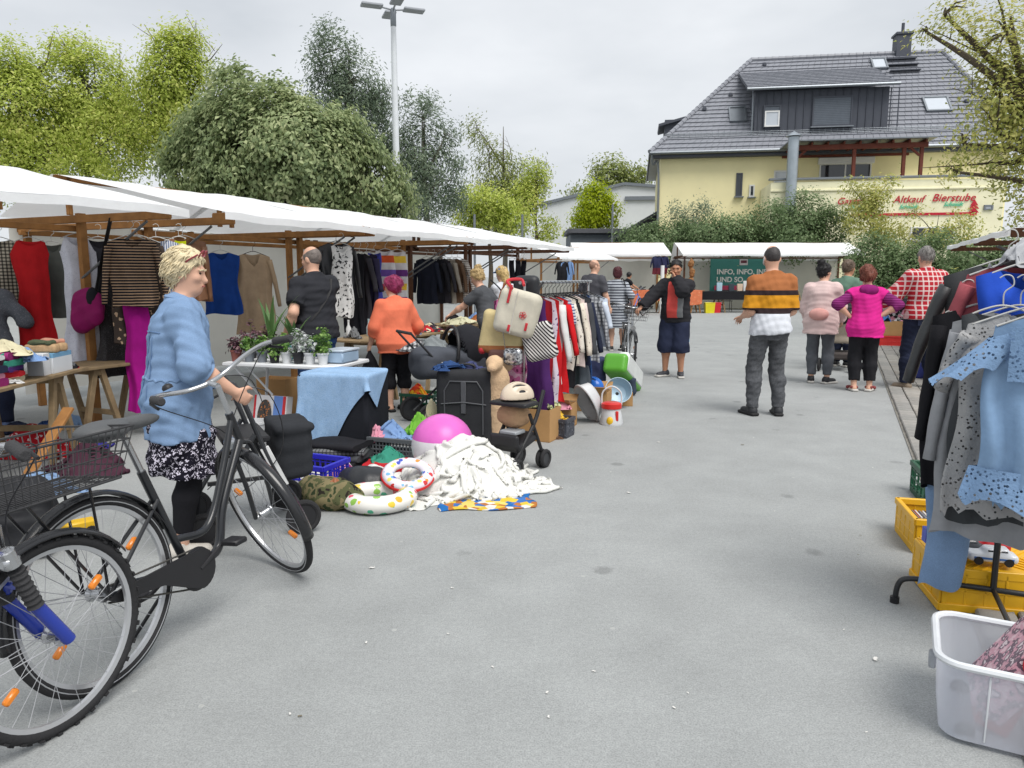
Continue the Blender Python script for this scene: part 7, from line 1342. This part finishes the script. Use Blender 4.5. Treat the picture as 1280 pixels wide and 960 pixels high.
hbag('yellow-beige shopper with brown leather base and red corners', -.12, 0, [('b', (0, 0, .98), (.2, .06, .19), .04, rot('Y', 12))], fab('canvas_sand', C(216, 198, 148), pat=('bands', .7, 1.3, [(.7, C(166, 108, 70)), (.885, C(216, 198, 148))])), (('handle', MB().tube(bez([(-.06, 0, 1.16), (-.02, 0, 1.36), (.06, 0, 1.44), (.1, 0, 1.16)], 5), .008, 6), M('leather_tan', C(160, 96, 58), rough=.5)), ('red_corner', MB().ball((-.19, -.02, .84), (.035, .05, .04), 10, 7), mrs)), -.2)
hbag('black and white diagonal striped bag on the rack end', .22, 0, [('b', (0, 0, .93), (.14, .07, .16), .05, rot('Y', -14))], fab('zebra', C(226, 224, 220), pat=('stripes', 'xz', .034, .5, C(48, 40, 44))), (('strap', MB().tube(bez([(-.06, 0, 1.08), (-.04, 0, 1.3), (.02, .06, 1.45)], 5), .009, 6), mfp),), -.18)
hbag('small silver sequinned bag hanging on a thin chain', .02, 0, [('b', (0, 0, .80), (.085, .045, .075), .04)], M('sequin', C(190, 192, 196), rough=.25, metal=.7, pat=('cells', 60, [C(90, 92, 96), C(200, 202, 206), C(230, 232, 236), C(150, 152, 158)])), (('chain', MB().tube(bez([(-.07, 0, .86), (-.09, 0, 1.1), (-.03, .05, 1.44)], 5), .004, 5), mchr),), -.3, .009, .002)
hbag('brown and beige handbag hanging below the shopper', -.14, 0, [('b', (0, 0, .76), (.1, .06, .1), .04)], M('bag_brown_beige', C(190, 152, 118), rough=.5, pat=('bands', .6, .9, [(.6, C(196, 166, 132)), (.78, C(110, 74, 66))])), (('handle', MB().tube(bez([(-.05, 0, .84), (-.03, 0, 1.1), (.02, .05, 1.44)], 5), .007, 5), M('leather_tan', C(160, 96, 58))),), -.22)
hbag('black quilted bag on the rail top behind the backpack', -.02, 0, [('b', (0, 0, 1.4), (.12, .06, .1), .05)], M('leather_black_soft', C(44, 46, 50)), (), .1)
# ---------------- right side: rack, crates, bin ----------------
r0 = G(1238, 772); RR = thing('black_clothes_rack', 'black tubular garment rack in front of the yellow crates', 'rack', r0, R(RZ)); mbt = M('rack_black', C(30, 31, 34), rough=.35, spec=.6, var=.08)
def onQ(x, y, z): return Matrix.Translation(r0) @ rot('Z', RZ) @ Vector((x, y, z))
for y in (0, -2.1):
    MB().tube([(0, y, .13), (0, y, 1.1)], .013, 10).build('upright', mbt, RR); MB().tube([(0, y, 1.05), (0, y, 1.49)], .011, 10).build('telescopic_tube', M('tube_pale', C(206, 208, 210), rough=.3, metal=.3), RR)
    MB().tube(bez([(-.38, y, .0), (-.37, y, .09), (-.33, y, .125), (-.2, y, .13), (0, y, .13), (.2, y, .13), (.33, y, .125), (.37, y, .09), (.38, y, .0)], 5), .0125, 10).build('foot', mbt, RR); MB().lathe([(.02, 0), (.02, .03)], 10, T(-.38, y, 0)).build('foot_cap', mfp, RR)
MB().tube([(0, .0, .13), (0, -2.1, .13)], .011, 8).build('lower_bar', mbt, RR); MB().tube([(0, .12, 1.49), (0, -2.2, 1.49)], .013, 10).build('rail', MATS['tube_pale'], RR)
mlb = fab('lace_blue', C(136, 168, 206), bump=.6, bs=90, holes=(58, .30)); mlbs = fab('cotton_sky', C(142, 174, 210), bs=40)
def rg_(name, label, y, m, x=0.0, dz=0.0, yaw=0, **k): return garment(name, label, onQ(x, y, 1.485 + dz), R(RZ + yaw), m, group='clothes on the black rack', seed=int(300 - y * 100), **k)
rg_('leather_coat', 'black leather jacket with wide cuff at the rack end', .08, M('leather_grey', C(62, 64, 66), rough=.5, var=.25, bump=.5, bs=16), x=-.05, dz=.19, yaw=-6, L=.75, sw=.23, sl=.46, sa=20, depth=.07)
rg_('red_hoodie', 'dusty red hooded sweatshirt behind the blue one', .0, fab('dusty_red', C(176, 92, 100)), L=.75, sw=.21, sl=.5, sa=18, depth=.07, dz=.19, x=-.0)
rg_('blue_hoodie', 'bright blue zip hoodie folded over the rail', -.07, fab('cobalt', C(44, 86, 200)), L=.42, sw=.17, sl=.0, depth=.06, x=-.0, dz=.17)
for lab, x, y, z, s3, m in (('pale grey hood bundled over the rail end', -.0, .02, 1.53, (.13, .10, .13), fab('hood_pale', C(190, 192, 196))), ('salmon cap bundle lying on the rail', .2, -.05, 1.49, (.1, .09, .12), fab('salmon2', C(230, 150, 130)))): heap('hood_bundle', lab, 'clothes', onQ(x, y, z), s3, m, 61)
rg_('grey_cardigan', 'long light grey cardigan hanging beside the leather jacket', -.15, fab('grey_light', C(166, 168, 172)), L=.95, sw=.22, hw=.26, sl=.55, sa=12, x=-.03)
rg_('black_dress', 'black garment with trailing sleeve behind the grey trousers', -.02, mbk2, L=.78, sw=.17, hw=.19, x=-.14, sl=.5, sa=6)
rg_('charcoal_trousers', 'charcoal wool trousers hanging next to the grey lace top', -.22, fab('charcoal_wool', C(74, 77, 80), bs=50), L=.86, sw=.13, hw=.15, x=-.10, folds=.018, depth=.045)
rg_('pale_jeans', 'faded pale blue jeans leg reaching almost to the ground', .0, mden, L=1.22, sw=.08, hw=.085, x=-.2, dz=-.02, folds=.006, depth=.05)
rg_('grey_lace_top', 'grey lace top with scalloped hem behind the blue one', -.33, fab('lace_grey', C(176, 176, 176), bump=.6, bs=90, holes=(58, .26)), L=.82, sw=.21, hw=.25, sl=.25, sa=30, zig=.07, x=-.02)
def lacex(o):                                        # scalloped lace sleeves and hem of the nearest top
    for s in (-1, 1): MB().grid(lambda a, b: (s * (.15 + .12 * b) + (.06 + .07 * b) * math.cos(6.283 * a) * .95, (.035 + .045 * b) * math.sin(6.283 * a), -.19 - .17 * b - s * .35 * (.06 + .07 * b) * math.cos(6.283 * a) + .03 * abs(math.sin(22 * a)) * b * b), 60, 12, True).build('lace_sleeve', mlb, o, True, None)
    MB().grid(lambda a, b: (.235 * math.cos(6.283 * a) * (1 + .12 * b), .062 * math.sin(6.283 * a) * (1 + .2 * b) + .02 * math.sin(25 * a), -.70 - .16 * b + .045 * abs(math.sin(22 * a)) * b), 90, 6, True).build('lace_hem', mlb, o, True, None)
    MB().grid(lambda a, b: (-.15 + .30 * a, -.062 - .014 * math.sin(3.14 * a), -.165 - .2 * b), 16, 8).build('lace_yoke', mlb, o, True, None)
rg_('blue_lace_top', 'sky blue blouse with lace yoke, sleeves and scalloped hem', -.46, mlbs, L=.62, sw=.2, hw=.22, sl=0, extra=lacex, x=.03, yaw=2, folds=.016)
rg_('blue_blouse', 'sky blue blouse with dark stripe behind the lace one', -.40, fab('cotton_sky2', C(150, 184, 220), pat=('stripes', 'x', .16, .22, C(110, 136, 170))), L=.74, sw=.21, hw=.22, sl=.3, zig=.06, x=.12)
my = M('crate_yellow', C(240, 184, 34), rough=.4, var=.08); mgc = M('crate_dark_green', C(30, 84, 60), rough=.45)
cA = Vector((2.53, 3.98, 0)); cB = Vector((2.27, 3.30, 0)); cG = Vector((3.05, 4.80, 0))
crate('yellow crate filled with disc cases', cA, R(-14), .60, .40, .2, my, group='crates by the black rack', solid=True); crate('upturned yellow crate carrying toy cars', cB + Vector((0, 0, .205)), R(-12), .60, .40, .2, my, group='crates by the black rack', solid=True); bpy.data.objects[[o.name for o in bpy.data.objects if o.get('label') == 'upturned yellow crate carrying toy cars'][0]].scale = (1, 1, -1)
crate('dark green crate behind the disc crate', cG, R(-16), .60, .40, .22, mgc, group='crates by the black rack'); crate('yellow crate far behind the black rack', Vector((3.55, 4.7, 0)), R(-16), .60, .40, .24, my, group='crates by the black rack')
mg_ = MB(); 
for i in range(-14, 15):
    for s in (-1, 1):
        p, q = Vector((i * .045 - s * .19, -.19, .206)), Vector((i * .045 + s * .19, .19, .206))
        if min(p.x, q.x) > -.3 and max(p.x, q.x) < .3: mg_.beam(p, q, .006, .006, None, 0)
o = mg_.build('lattice_floor', my, None, False); o.parent = [x for x in bpy.data.objects if x.get('label') == 'upturned yellow crate carrying toy cars'][0]; o.location = (0, 0, .21); o.rotation_euler = (0, 0, 0); o.scale = (1, 1, -1)
cols = [C(226, 226, 224), C(60, 56, 58), C(200, 196, 190), C(150, 60, 60), C(228, 228, 228), C(120, 130, 150), C(236, 236, 234)]
for row in range(2):
    for i in range(44):
        o = bpy.data.objects.new('disc_case', bpy.data.meshes['disc_case_mesh_%d' % (i % 7)]) if ('disc_case_mesh_%d' % (i % 7)) in bpy.data.meshes else None
        if o is None:
            o = MB().box((0, 0, .062), (.0095, .14, .124), bev=.001).build('disc_case', M('disc_case_%d' % (i % 7), cols[i % 7], rough=.3), None, False); o.data.name = 'disc_case_mesh_%d' % (i % 7)
        else: COL.objects.link(o)
        o.matrix_world = Matrix.Translation(cA) @ rot('Z', -14) @ T(-.27 + .0122 * i, -.09 + .18 * row, .02) @ rot('Y', 8 + 4 * math.sin(i * 1.3)); tag(o, ('clear', 'black', 'grey', 'wine red', 'white', 'slate blue', 'pale')[i % 7] + '-spined disc case in the yellow crate', 'disc case', ('clear', 'black', 'grey', 'wine red', 'white', 'slate blue', 'pale')[i % 7] + ' disc cases in the yellow crate')
def toy_car(label, p, rz, c, L=.2, win=True, stripe=None):
    o = thing('toy_car', label, 'toy car', p, rz, 'toy cars on the upturned crate'); s = SDF(.02); s.box((0, 0, .032), (.042, L / 2, .02), .015).box((0, -.015, .055), (.034, L * .26, .022), .016); sdf_obj('body', s, .0065, M('toy_paint_%d_%d' % (int(c[0] * 999), int(c[2] * 999)), c, rough=.25, spec=.6), o)
    MB().box((0, -.015, .06), (.071, L * .42, .018), bev=.005).build('windows', mgl, o)
    if stripe: MB().box((0, 0, .032), (.086, L * .8, .012), bev=.002).build('side_stripe', M('toy_stripe', stripe), o)
    for s_ in (-1, 1):
        for y in (-L * .3, L * .3): MB().lathe([(.019, -.007), (.019, .007)], 12, T(s_ * .038, y, .019) @ rot('Y', 90)).build('wheel', mdark, o)
tc_ = lambda x, y: Matrix.Translation(cB) @ rot('Z', -12) @ Vector((x, y, .216))
toy_car('white and blue toy patrol car on the upturned crate', tc_(-.08, -.12), R(74), C(226, 230, 236), .2, True, C(60, 110, 180)); toy_car('silver-black toy car behind the patrol car', tc_(-.17, -.02), R(84), C(70, 74, 80), .2); toy_car('red open toy car on the upturned crate', tc_(-.04, .03), R(80), C(200, 36, 44), .18)
o = thing('toy_digger', 'red toy digger cab with raised arm and blue shovel', 'toy', tc_(-.1, .12), R(80)); MB().box((0, 0, .07), (.07, .07, .09), bev=.008).build('cab', M('toy_red', C(216, 36, 40), rough=.3), o); MB().box((0, 0, .02), (.08, .11, .03), bev=.006).build('chassis', M('toy_yellow', C(236, 190, 40), rough=.4), o); MB().tube([(0, .04, .05), (0, .1, .1), (0, .16, .05)], .01, 6).build('arm', MATS['toy_red'], o); MB().prism([(0, 0), (.05, 0), (.05, .05)], .07, T(-.035, .16, .02) @ rot('Y', 0) @ rot('Z', 90)).build('shovel', M('toy_blue', C(40, 70, 190), rough=.3), o); MB().box((-.037, 0, .085), (.004, .035, .04), bev=.001).build('cab_window', mpw, o)
# translucent storage bin on castors
fl = G(1166, 926); BR = -28; onB = lambda x, y, z: fl + Matrix.Rotation(R(BR), 3, 'Z') @ Vector((x, y, z)); bn = thing('storage_bin', 'translucent white plastic storage bin on small castors', 'bin', fl, R(BR))
def mtransl():
    m = bpy.data.materials.new('plastic_frosted'); m.use_nodes = True; nt = m.node_tree; b = nt.nodes['Principled BSDF']; b.inputs['Base Color'].default_value = (.80, .82, .86, 1); b.inputs['Roughness'].default_value = .3
    t = nt.nodes.new('ShaderNodeBsdfTranslucent'); t.inputs[0].default_value = (.82, .84, .88, 1); tp = nt.nodes.new('ShaderNodeBsdfTransparent'); tp.inputs[0].default_value = (.9, .92, .95, 1); m1 = nt.nodes.new('ShaderNodeMixShader'); m1.inputs[0].default_value = .45; m2 = nt.nodes.new('ShaderNodeMixShader'); m2.inputs[0].default_value = .55
    nt.links.new(b.outputs[0], m1.inputs[1]); nt.links.new(t.outputs[0], m1.inputs[2]); nt.links.new(m1.outputs[0], m2.inputs[1]); nt.links.new(tp.outputs[0], m2.inputs[2]); nt.links.new(m2.outputs[0], nt.nodes['Material Output'].inputs[0]); return m
mfr = mtransl(); bw, bd, bh = .60, .40, .26
def rrect(w, d, r, n=6):
    out = []
    for cx, cy, a0 in ((w / 2 - r, d / 2 - r, 0), (-w / 2 + r, d / 2 - r, 90), (-w / 2 + r, -d / 2 + r, 180), (w / 2 - r, -d / 2 + r, 270)):
        for i in range(n + 1): a = R(a0 + 90 * i / n); out.append((cx + r * math.cos(a), cy + r * math.sin(a)))
    return out
def binring(k): return rrect(bw - .03 * (1 - k), bd - .03 * (1 - k), .07)
rs = [(k, .02 + bh * k) for k in (0, .25, .5, .75, 1)]; vs = []; n_ = len(binring(0))
for k, z_ in rs: vs += [(x + bw / 2, y + bd / 2, z_) for x, y in binring(k)]
fs = [(i * n_ + j, i * n_ + (j + 1) % n_, (i + 1) * n_ + (j + 1) % n_, (i + 1) * n_ + j) for i in range(4) for j in range(n_)] + [tuple(range(n_))]
MB().add(vs, fs).build('shell', mfr, bn, True, 50, .0035)
rim = MB(); rim.tube([(x + bw / 2, y + bd / 2, bh + .018) for x, y in rrect(bw + .01, bd + .01, .075)], .013, 8, True); rim.build('rim', M('plastic_rim', C(232, 236, 240), rough=.3), bn)
for x in (.14, .30, .46): MB().beam((x, .014, .03), (x, .0, bh), .006, .006).build('rib', MATS['plastic_rim'], bn)
MB().box((-.015, .12, bh - .035), (.022, .05, .05), bev=.006).build('handle_clip', M('clip_grey', C(170, 174, 180), rough=.35), bn)
for x in (.09, bw - .09):
    for y in (.055, bd - .055): MB().lathe([(.024, -.008), (.03, -.006), (.03, .006), (.024, .008)], 16, T(x, y, .03) @ rot('X', 90)).build('castor', mfp, bn)
b0 = thing('game_box', 'pink printed game box with a red badge standing tilted in the bin', 'box', onB(.13, .2, .06), R(BR)); bm = rot('Y', 32) @ T(0, 0, .18); MB().box((0, 0, 0), (.1, .24, .30), bm, .003).build('carton', M('box_pink_print', C(236, 198, 206), rough=.4, pat=('camo', 30, [C(240, 206, 212), C(226, 170, 184), C(120, 96, 110), C(244, 226, 228)])), b0, False); MB().lathe([(.045, 0), (.045, .004)], 24, bm @ T(-.0, -.122, .09) @ rot('X', 90)).build('red_badge', M('badge_red', C(206, 40, 50), rough=.4), b0, False); MB().box((-.051, 0, .0), (.004, .242, .29), bm).build('red_spine', MATS['box_pink_print'], b0, False)
b1_ = thing('red_box', 'red cardboard box with the number 2000 lying in the bin', 'box', onB(.16, .17, .03), R(BR)); MB().box((0, 0, .08), (.1, .16, .15), rot('Y', 20), .003).build('carton', M('box_red', C(200, 52, 54), rough=.5), b1_, False); text_obj('number', '2000', .06, mpw, rot('Y', 20) @ T(-.03, -.083, .02) @ rot('X', 90) @ rot('Z', 62), b1_, 0, .001)
b2_ = thing('blue_game_board', 'slate blue board with white lines standing in the bin', 'board', onB(.40, .07, .028), R(BR)); MB().box((0, 0, .12), (.26, .03, .22), bev=.002).build('board', M('board_slate', C(74, 92, 112), rough=.5), b2_, False)
for k in range(4): MB().box((0, -.0165, .04 + .05 * k), (.25, .002, .004)).build('line', mpw, b2_, False)
# ---------------- right stalls and wares on the paving ----------------
c0 = Vector((8.76, 15.0, 0)); 
stall('white canopied stall on the paved side beside the plaid-shirted man', c0, R(RZ + 180), 3.0, mwd2, seed=8, group='market stalls on the paved side', back=False)
stall('white canopied stall on the paved side nearer the black rack', c0 - UU * 3.1, R(RZ + 180), 2.9, mwd2, seed=9, group='market stalls on the paved side', back=False)
crate('red crate on the paving under a brown carton', G(1111, 433), R(-20), .58, .38, .24, M('crate_red', C(226, 56, 52), rough=.4), group=None, solid=True); carton('brown carton standing on the red crate', G(1112, 433) + Vector((0, .0, .24)), R(-18), .46, .3, .30, flaps=False)
heap('blue_bundle', 'blue bag bundle on the brown carton', 'clothes', G(1110, 433) + Vector((-.1, .1, .52)), (.2, .15, .3), fab('blue_b', C(70, 110, 170)), 71); crate('green crate behind the plaid-shirted man', G(1146, 447), R(-20), .5, .36, .3, mgc, group=None)
sc2 = thing('blue_suitcase', 'blue suitcase standing behind the legs of the plaid-shirted man', 'suitcase', G(1150, 476), R(-24)); s = SDF(.02); s.box((0, .1, .24), (.13, .1, .22), .04); sdf_obj('shell', s, .013, fab('suit_blue', C(56, 66, 130), rough=.6), sc2); MB().tube(bez([(-.05, .1, .45), (-.04, .1, .49), (.04, .1, .49), (.05, .1, .45)], 4), .009, 6).build('handle', mfp, sc2)
heap('paper_bag', 'white paper bag on the blue suitcase', 'bag', G(1147, 474) + Vector((.0, .12, .46)), (.13, .1, .16), fc('white'), 72); heap('pink_plush', 'dusty pink fluffy blanket in a wire basket', 'blanket', G(1182, 470) + Vector((0, 0, .18)), (.26, .22, .34), fab('plush_dusty', C(206, 150, 156), bump=1, bs=60), 73); heap('blue_print_cloth', 'pale blue print cloth on top of the pink blanket', 'clothes', G(1186, 462) + Vector((0, .1, .5)), (.26, .2, .25), fab('pale_blue_p', C(150, 180, 222)), 74)
crate('white wire basket under the pink blanket', G(1184, 478), R(-22), .5, .4, .3, M('wire_white', C(206, 208, 210), rough=.4), name='wire_basket', group=None, nx=12, ny=4)
def stroller(label, p, rz, m1, m2, sc=1.0):
    o = thing('pushchair', label, 'pushchair', p, rz, 'pushchairs on the right'); s = SDF(.03); s.box((0, 0, .5), (.19, .22, .05), .04).box((0, .2, .72), (.19, .05, .26), .04, rot('X', -18)); sdf_obj('seat', s, .016, m1, o, .008, 14, 2)
    s = SDF(.02); s.ell((0, .15, .92), (.22, .26, .2), cut=(((0, 0, .86), (0, -.4, -.9)),)); sdf_obj('hood', s, .016, m2, o); MB().box((0, 0, .24), (.36, .5, .12), bev=.03).build('basket', fab('basket_dark', C(90, 84, 82)), o)
    for s_ in (-1, 1):
        MB().tube([(s_ * .21, -.36, .12), (s_ * .21, .2, .62), (s_ * .21, .48, 1.02)], .013, 6).build('frame_tube', mal, o); MB().tube([(s_ * .21, .36, .12), (s_ * .21, -.05, .56)], .013, 6).build('frame_tube', mal, o)
        for y in (-.36, .36): w_ = MB().torus(.09, .02, 20, 8, T(s_ * .25, y, .11) @ rot('Y', 90)).build('wheel', mty, o); MB().lathe([(.07, -.008), (.07, .008)], 14, T(s_ * .25, y, .11) @ rot('Y', 90)).build('wheel_disc', mal, w_)
    MB().tube([(-.21, .48, 1.02), (.21, .48, 1.02)], .017, 8).build('push_bar', mgrip, o)
stroller('black pushchair with beige basket between the pink and magenta tops', G(1048, 462), R(150), fab('stroller_beige', C(190, 178, 160)), fab('stroller_black', C(50, 50, 54)))
stroller('patterned black and white pushchair before the dark shrub', G(1114, 430), R(170), multi('stroller_print', [CL['white'], CL['black'], CL['grey'], CL['pink']], 20), fab('stroller_black', C(50, 50, 54)))
stroller('dark pushchair behind the plaid-shirted man on the right', G(1204, 446), R(200), fab('stroller_grey', C(70, 74, 84)), fab('stroller_black', C(50, 50, 54)))
bike('dark bicycle parked before the shrubs on the paved side', G(1216, 432), R(-60), -5, 10, .34, 1.05, mbk, style='diamond', rack=True, bars='flat')
heap('navy_coat_heap', 'navy coat heap hanging over the dark pushchair', 'clothes', G(1203, 446) + Vector((0, 0, .95)), (.25, .2, .3), fc('navy'), 76)
# ---------------- stalls at the back ----------------
def bstall(label, u0, u1, y, wood, seed):
    x0, x1 = (u0 - 640) / FOC * y, (u1 - 640) / FOC * y
    stall(label, (x0 + .1, y, 0), R(-90), x1 - x0 - .2, wood, depth=2.4, ridge=2.98, fz=2.42, name='market_stall', group='stalls across the back', tarp_h=(.05, 2.5), post_x=-.5, seed=seed); return x0, x1
xa0, xa1 = bstall('long white stall with the orange-covered table at the back', 716, 836, 31.5, mwd, 11)
xb0, xb1 = bstall('long white stall with the green information banner at the back', 850, 1076, 31.5, mwd2, 12)
stall('white stall corner joining the long row to the back stalls', ((700 - 640) / FOC * 28, 28, 0), R(-50), 3.0, mwd, seed=13, depth=2.4, ridge=2.7, fz=2.2, group='stalls across the back')
for i, (u, c) in enumerate(((703, 'black'), (709, 'lblue'))): garment('hung_shirt', ('black shirt', 'pale blue shirt')[i] + ' hanging at the corner stall', W(u, 322, 27), R(-10), fc(c), L=.7, sw=.2, sl=.4, group='clothes at the back')
for i, u in enumerate((822, 829)): garment('hung_jacket', ('navy and maroon jacket', 'navy jacket with white trousers')[i] + ' hanging at the right end of the orange-table stall', W(u, 316, 31), R(-10), fab('navy_maroon', C(50, 54, 84), pat=('bands', -1, 0, [(-1, C(110, 50, 60)), (-.62, C(50, 54, 84))])), L=.75, sw=.2, sl=.4, group='clothes at the back')
o = MB().tube([(0, 0, 0), (0, 0, 1.9)], .07, 10).build('white_post', mwh); o.location = ((826 - 640) / FOC * 28.5, 28.5, 0); tag(o, 'thick white post in front of the orange-table stall', 'post')
ot = wood_table('trestle table covered with an orange cloth at the back', (4.6, 30.6, 0), R(-90), .8, 3.2, .92, mwd, tr=(.1, .5, .9), group=None)
ctl = MB().grid(lambda a, b: (-.1 + 3.2 * a, -.43 + (.012 * math.sin(30 * a)) * b, .93 - (.5 + .1 * math.sin(9 * a)) * b), 50, 6); ctl.grid(lambda a, b: (-.1 + 3.2 * a, -.43 + .86 * b, .93), 30, 4); o = ctl.build('orange_cloth', fab('orange_cloth', C(226, 130, 92), pat=('spots', 9, .14, C(236, 180, 140))), None, True, 50, .004); o.location = (4.6, 30.6, 0); tag(o, 'orange cloth hanging over the front of the back table', 'tablecloth')
for i in range(6): heap('dark_ware', ('black hat', 'dark bag', 'small black box heap', 'grey heap', 'dark brown pouch', 'black folded coat')[i] + ' on the orange-covered table', 'clothes', (4.8 + .5 * i, 30.6, .935), (.2, .16, .12 + .05 * (i % 3)), fc(('black', 'dgrey', 'black', 'grey', 'brown', 'black')[i]), 110 + i)
# information stall
bn_x0, bn_x1 = W(888, 330, 33).x, W(968, 330, 33).x; bz0, bz1 = W(900, 362, 33).z - .1, W(900, 322, 33).z; ib = thing('info_banner', 'green banner reading INFO, INFO, INFO UND SO', 'banner', (bn_x0, 33, 0)); bwid = bn_x1 - bn_x0
MB().grid(lambda a, b: (bwid * a, .015 * math.sin(9 * a) - .02 * math.sin(3.14 * a), bz0 + (bz1 - bz0) * b + .02 * math.sin(3.14 * a) * b), 24, 8).build('sheet', M('banner_green', C(64, 136, 126), rough=.6, var=.08, vs=1), ib, True, None, .004)
tb = lambda x, z_: T(x, -.05, z_) @ rot('X', 90); mtx = M('banner_text', C(236, 236, 228), var=0)
bt_ = bz1; text_obj('line_one', 'INFO, INFO, INFO', .31, mtx, tb(.28, bt_ - .72), ib, 0, .002, bold=.008); text_obj('line_two', 'UND SO', .31, mtx, tb(.28, bt_ - 1.06), ib, 0, .002, bold=.008); MB().box((.85, -.05, bt_ - 1.32), (1.3, .004, .2)).build('pink_strip', M('banner_pink', C(196, 70, 100)), ib, False); text_obj('badge_text', '···', .2, MATS['banner_pink'], tb(1.45, bt_ - .3), ib) if False else None
MB().box((1.45, -.05, bt_ - .2), (.36, .004, .26)).build('logo_patch', M('logo_grey', C(214, 208, 206)), ib, False); MB().box((1.45, -.056, bt_ - .18), (.26, .004, .12)).build('logo_mark', M('logo_dark', C(110, 60, 70)), ib, False)
it = wood_table('trestle table with a black cloth before the information banner', (W(868, 370, 31).x, 31.0, 0), R(-90), .8, 2.9, .86, mgw, tr=(.35, .9), group=None); ix = W(868, 370, 31).x
o = MB().grid(lambda a, b: (2.95 * a - .02, -.43, .875 - .34 * b), 24, 4).grid(lambda a, b: (2.95 * a - .02, -.43 + .86 * b, .875), 10, 3).build('black_cloth', fc('black'), None, True, 50, .004); o.location = (ix, 31, 0); tag(o, 'black cloth over the information table', 'tablecloth')
for i, (x, c, h_) in enumerate(((1.05, C(180, 210, 226), .35), (1.55, C(60, 70, 80), .3), (1.9, C(226, 200, 176), .3), (2.15, C(228, 230, 230), .42))): o = MB().box((0, 0, h_ / 2), (.22, .1, h_), bev=.01).build('leaflet_stand', M('stand_%d' % i, c)); o.location = (ix + x, 31.1, .88); tag(o, ('pale blue', 'dark', 'beige', 'white')[i] + ' leaflet stand on the information table', 'leaflet stand', 'leaflet stands')
for i, (u, c, nm) in enumerate(((884, C(236, 222, 40), 'yellow'), (894, C(214, 44, 56), 'red'))): o = thing('bin_box', nm + ' plastic bin under the information table', 'bin', ((u - 640) / FOC * 30.6, 30.4 + .3 * i, 0)); MB().add([(x * (.2 if z_ else .17), y * (.15 if z_ else .13), z_ * .42) for z_ in (0, 1) for x, y in ((-1, -1), (1, -1), (1, 1), (-1, 1))], [(0, 1, 2, 3), (0, 1, 5, 4), (1, 2, 6, 5), (2, 3, 7, 6), (3, 0, 4, 7)]).build('shell', M('bin_' + nm, c, rough=.4), o, False, 0, .008); MB().tube([(-.2, -.15, .42), (.2, -.15, .42), (.2, .15, .42), (-.2, .15, .42)], .012, 6, True).build('rim', MATS['bin_' + nm], o)
tq = thing('empty_trestle', 'lone wooden trestle at the right end of the information stall', 'trestle', (W(992, 380, 31).x, 31, 0), R(90)); trestle(tq, 0, 0, .88, .8, mgw, .3)
o = thing('folding_chair', 'dark folding chair behind the information table', 'chair', (ix + 1.6, 31.9, 0)); MB().box((0, 0, .45), (.42, .4, .03), bev=.01).build('seat', mfp, o); MB().box((0, .2, .78), (.42, .03, .26), bev=.01).build('backrest', mfp, o)
for s_ in (-1, 1):
    for y in (-.18, .18): MB().tube([(s_ * .19, y, 0), (s_ * .19, y * .6, .45 if y < 0 else .9)], .012, 6).build('leg', mfp, o)
# wooden carved figure between the two back stalls
sbag('carved_figure', 'brown ornamental hanging between the two back stalls', 'ornament', ((861 - 640) / FOC * 31, 31, 0), 0, [('c', (0, 0, 0), (0, 0, 2.2), .03, .03), ('e', (0, -.02, 2.0), (.12, .1, .14)), ('e', (.04, -.02, 1.65), (.1, .08, .2)), ('e', (0, -.02, 1.3), (.13, .1, .12))], M('carved_wood', C(150, 104, 60), rough=.7, var=.4, vs=20), .025, .02, 18)
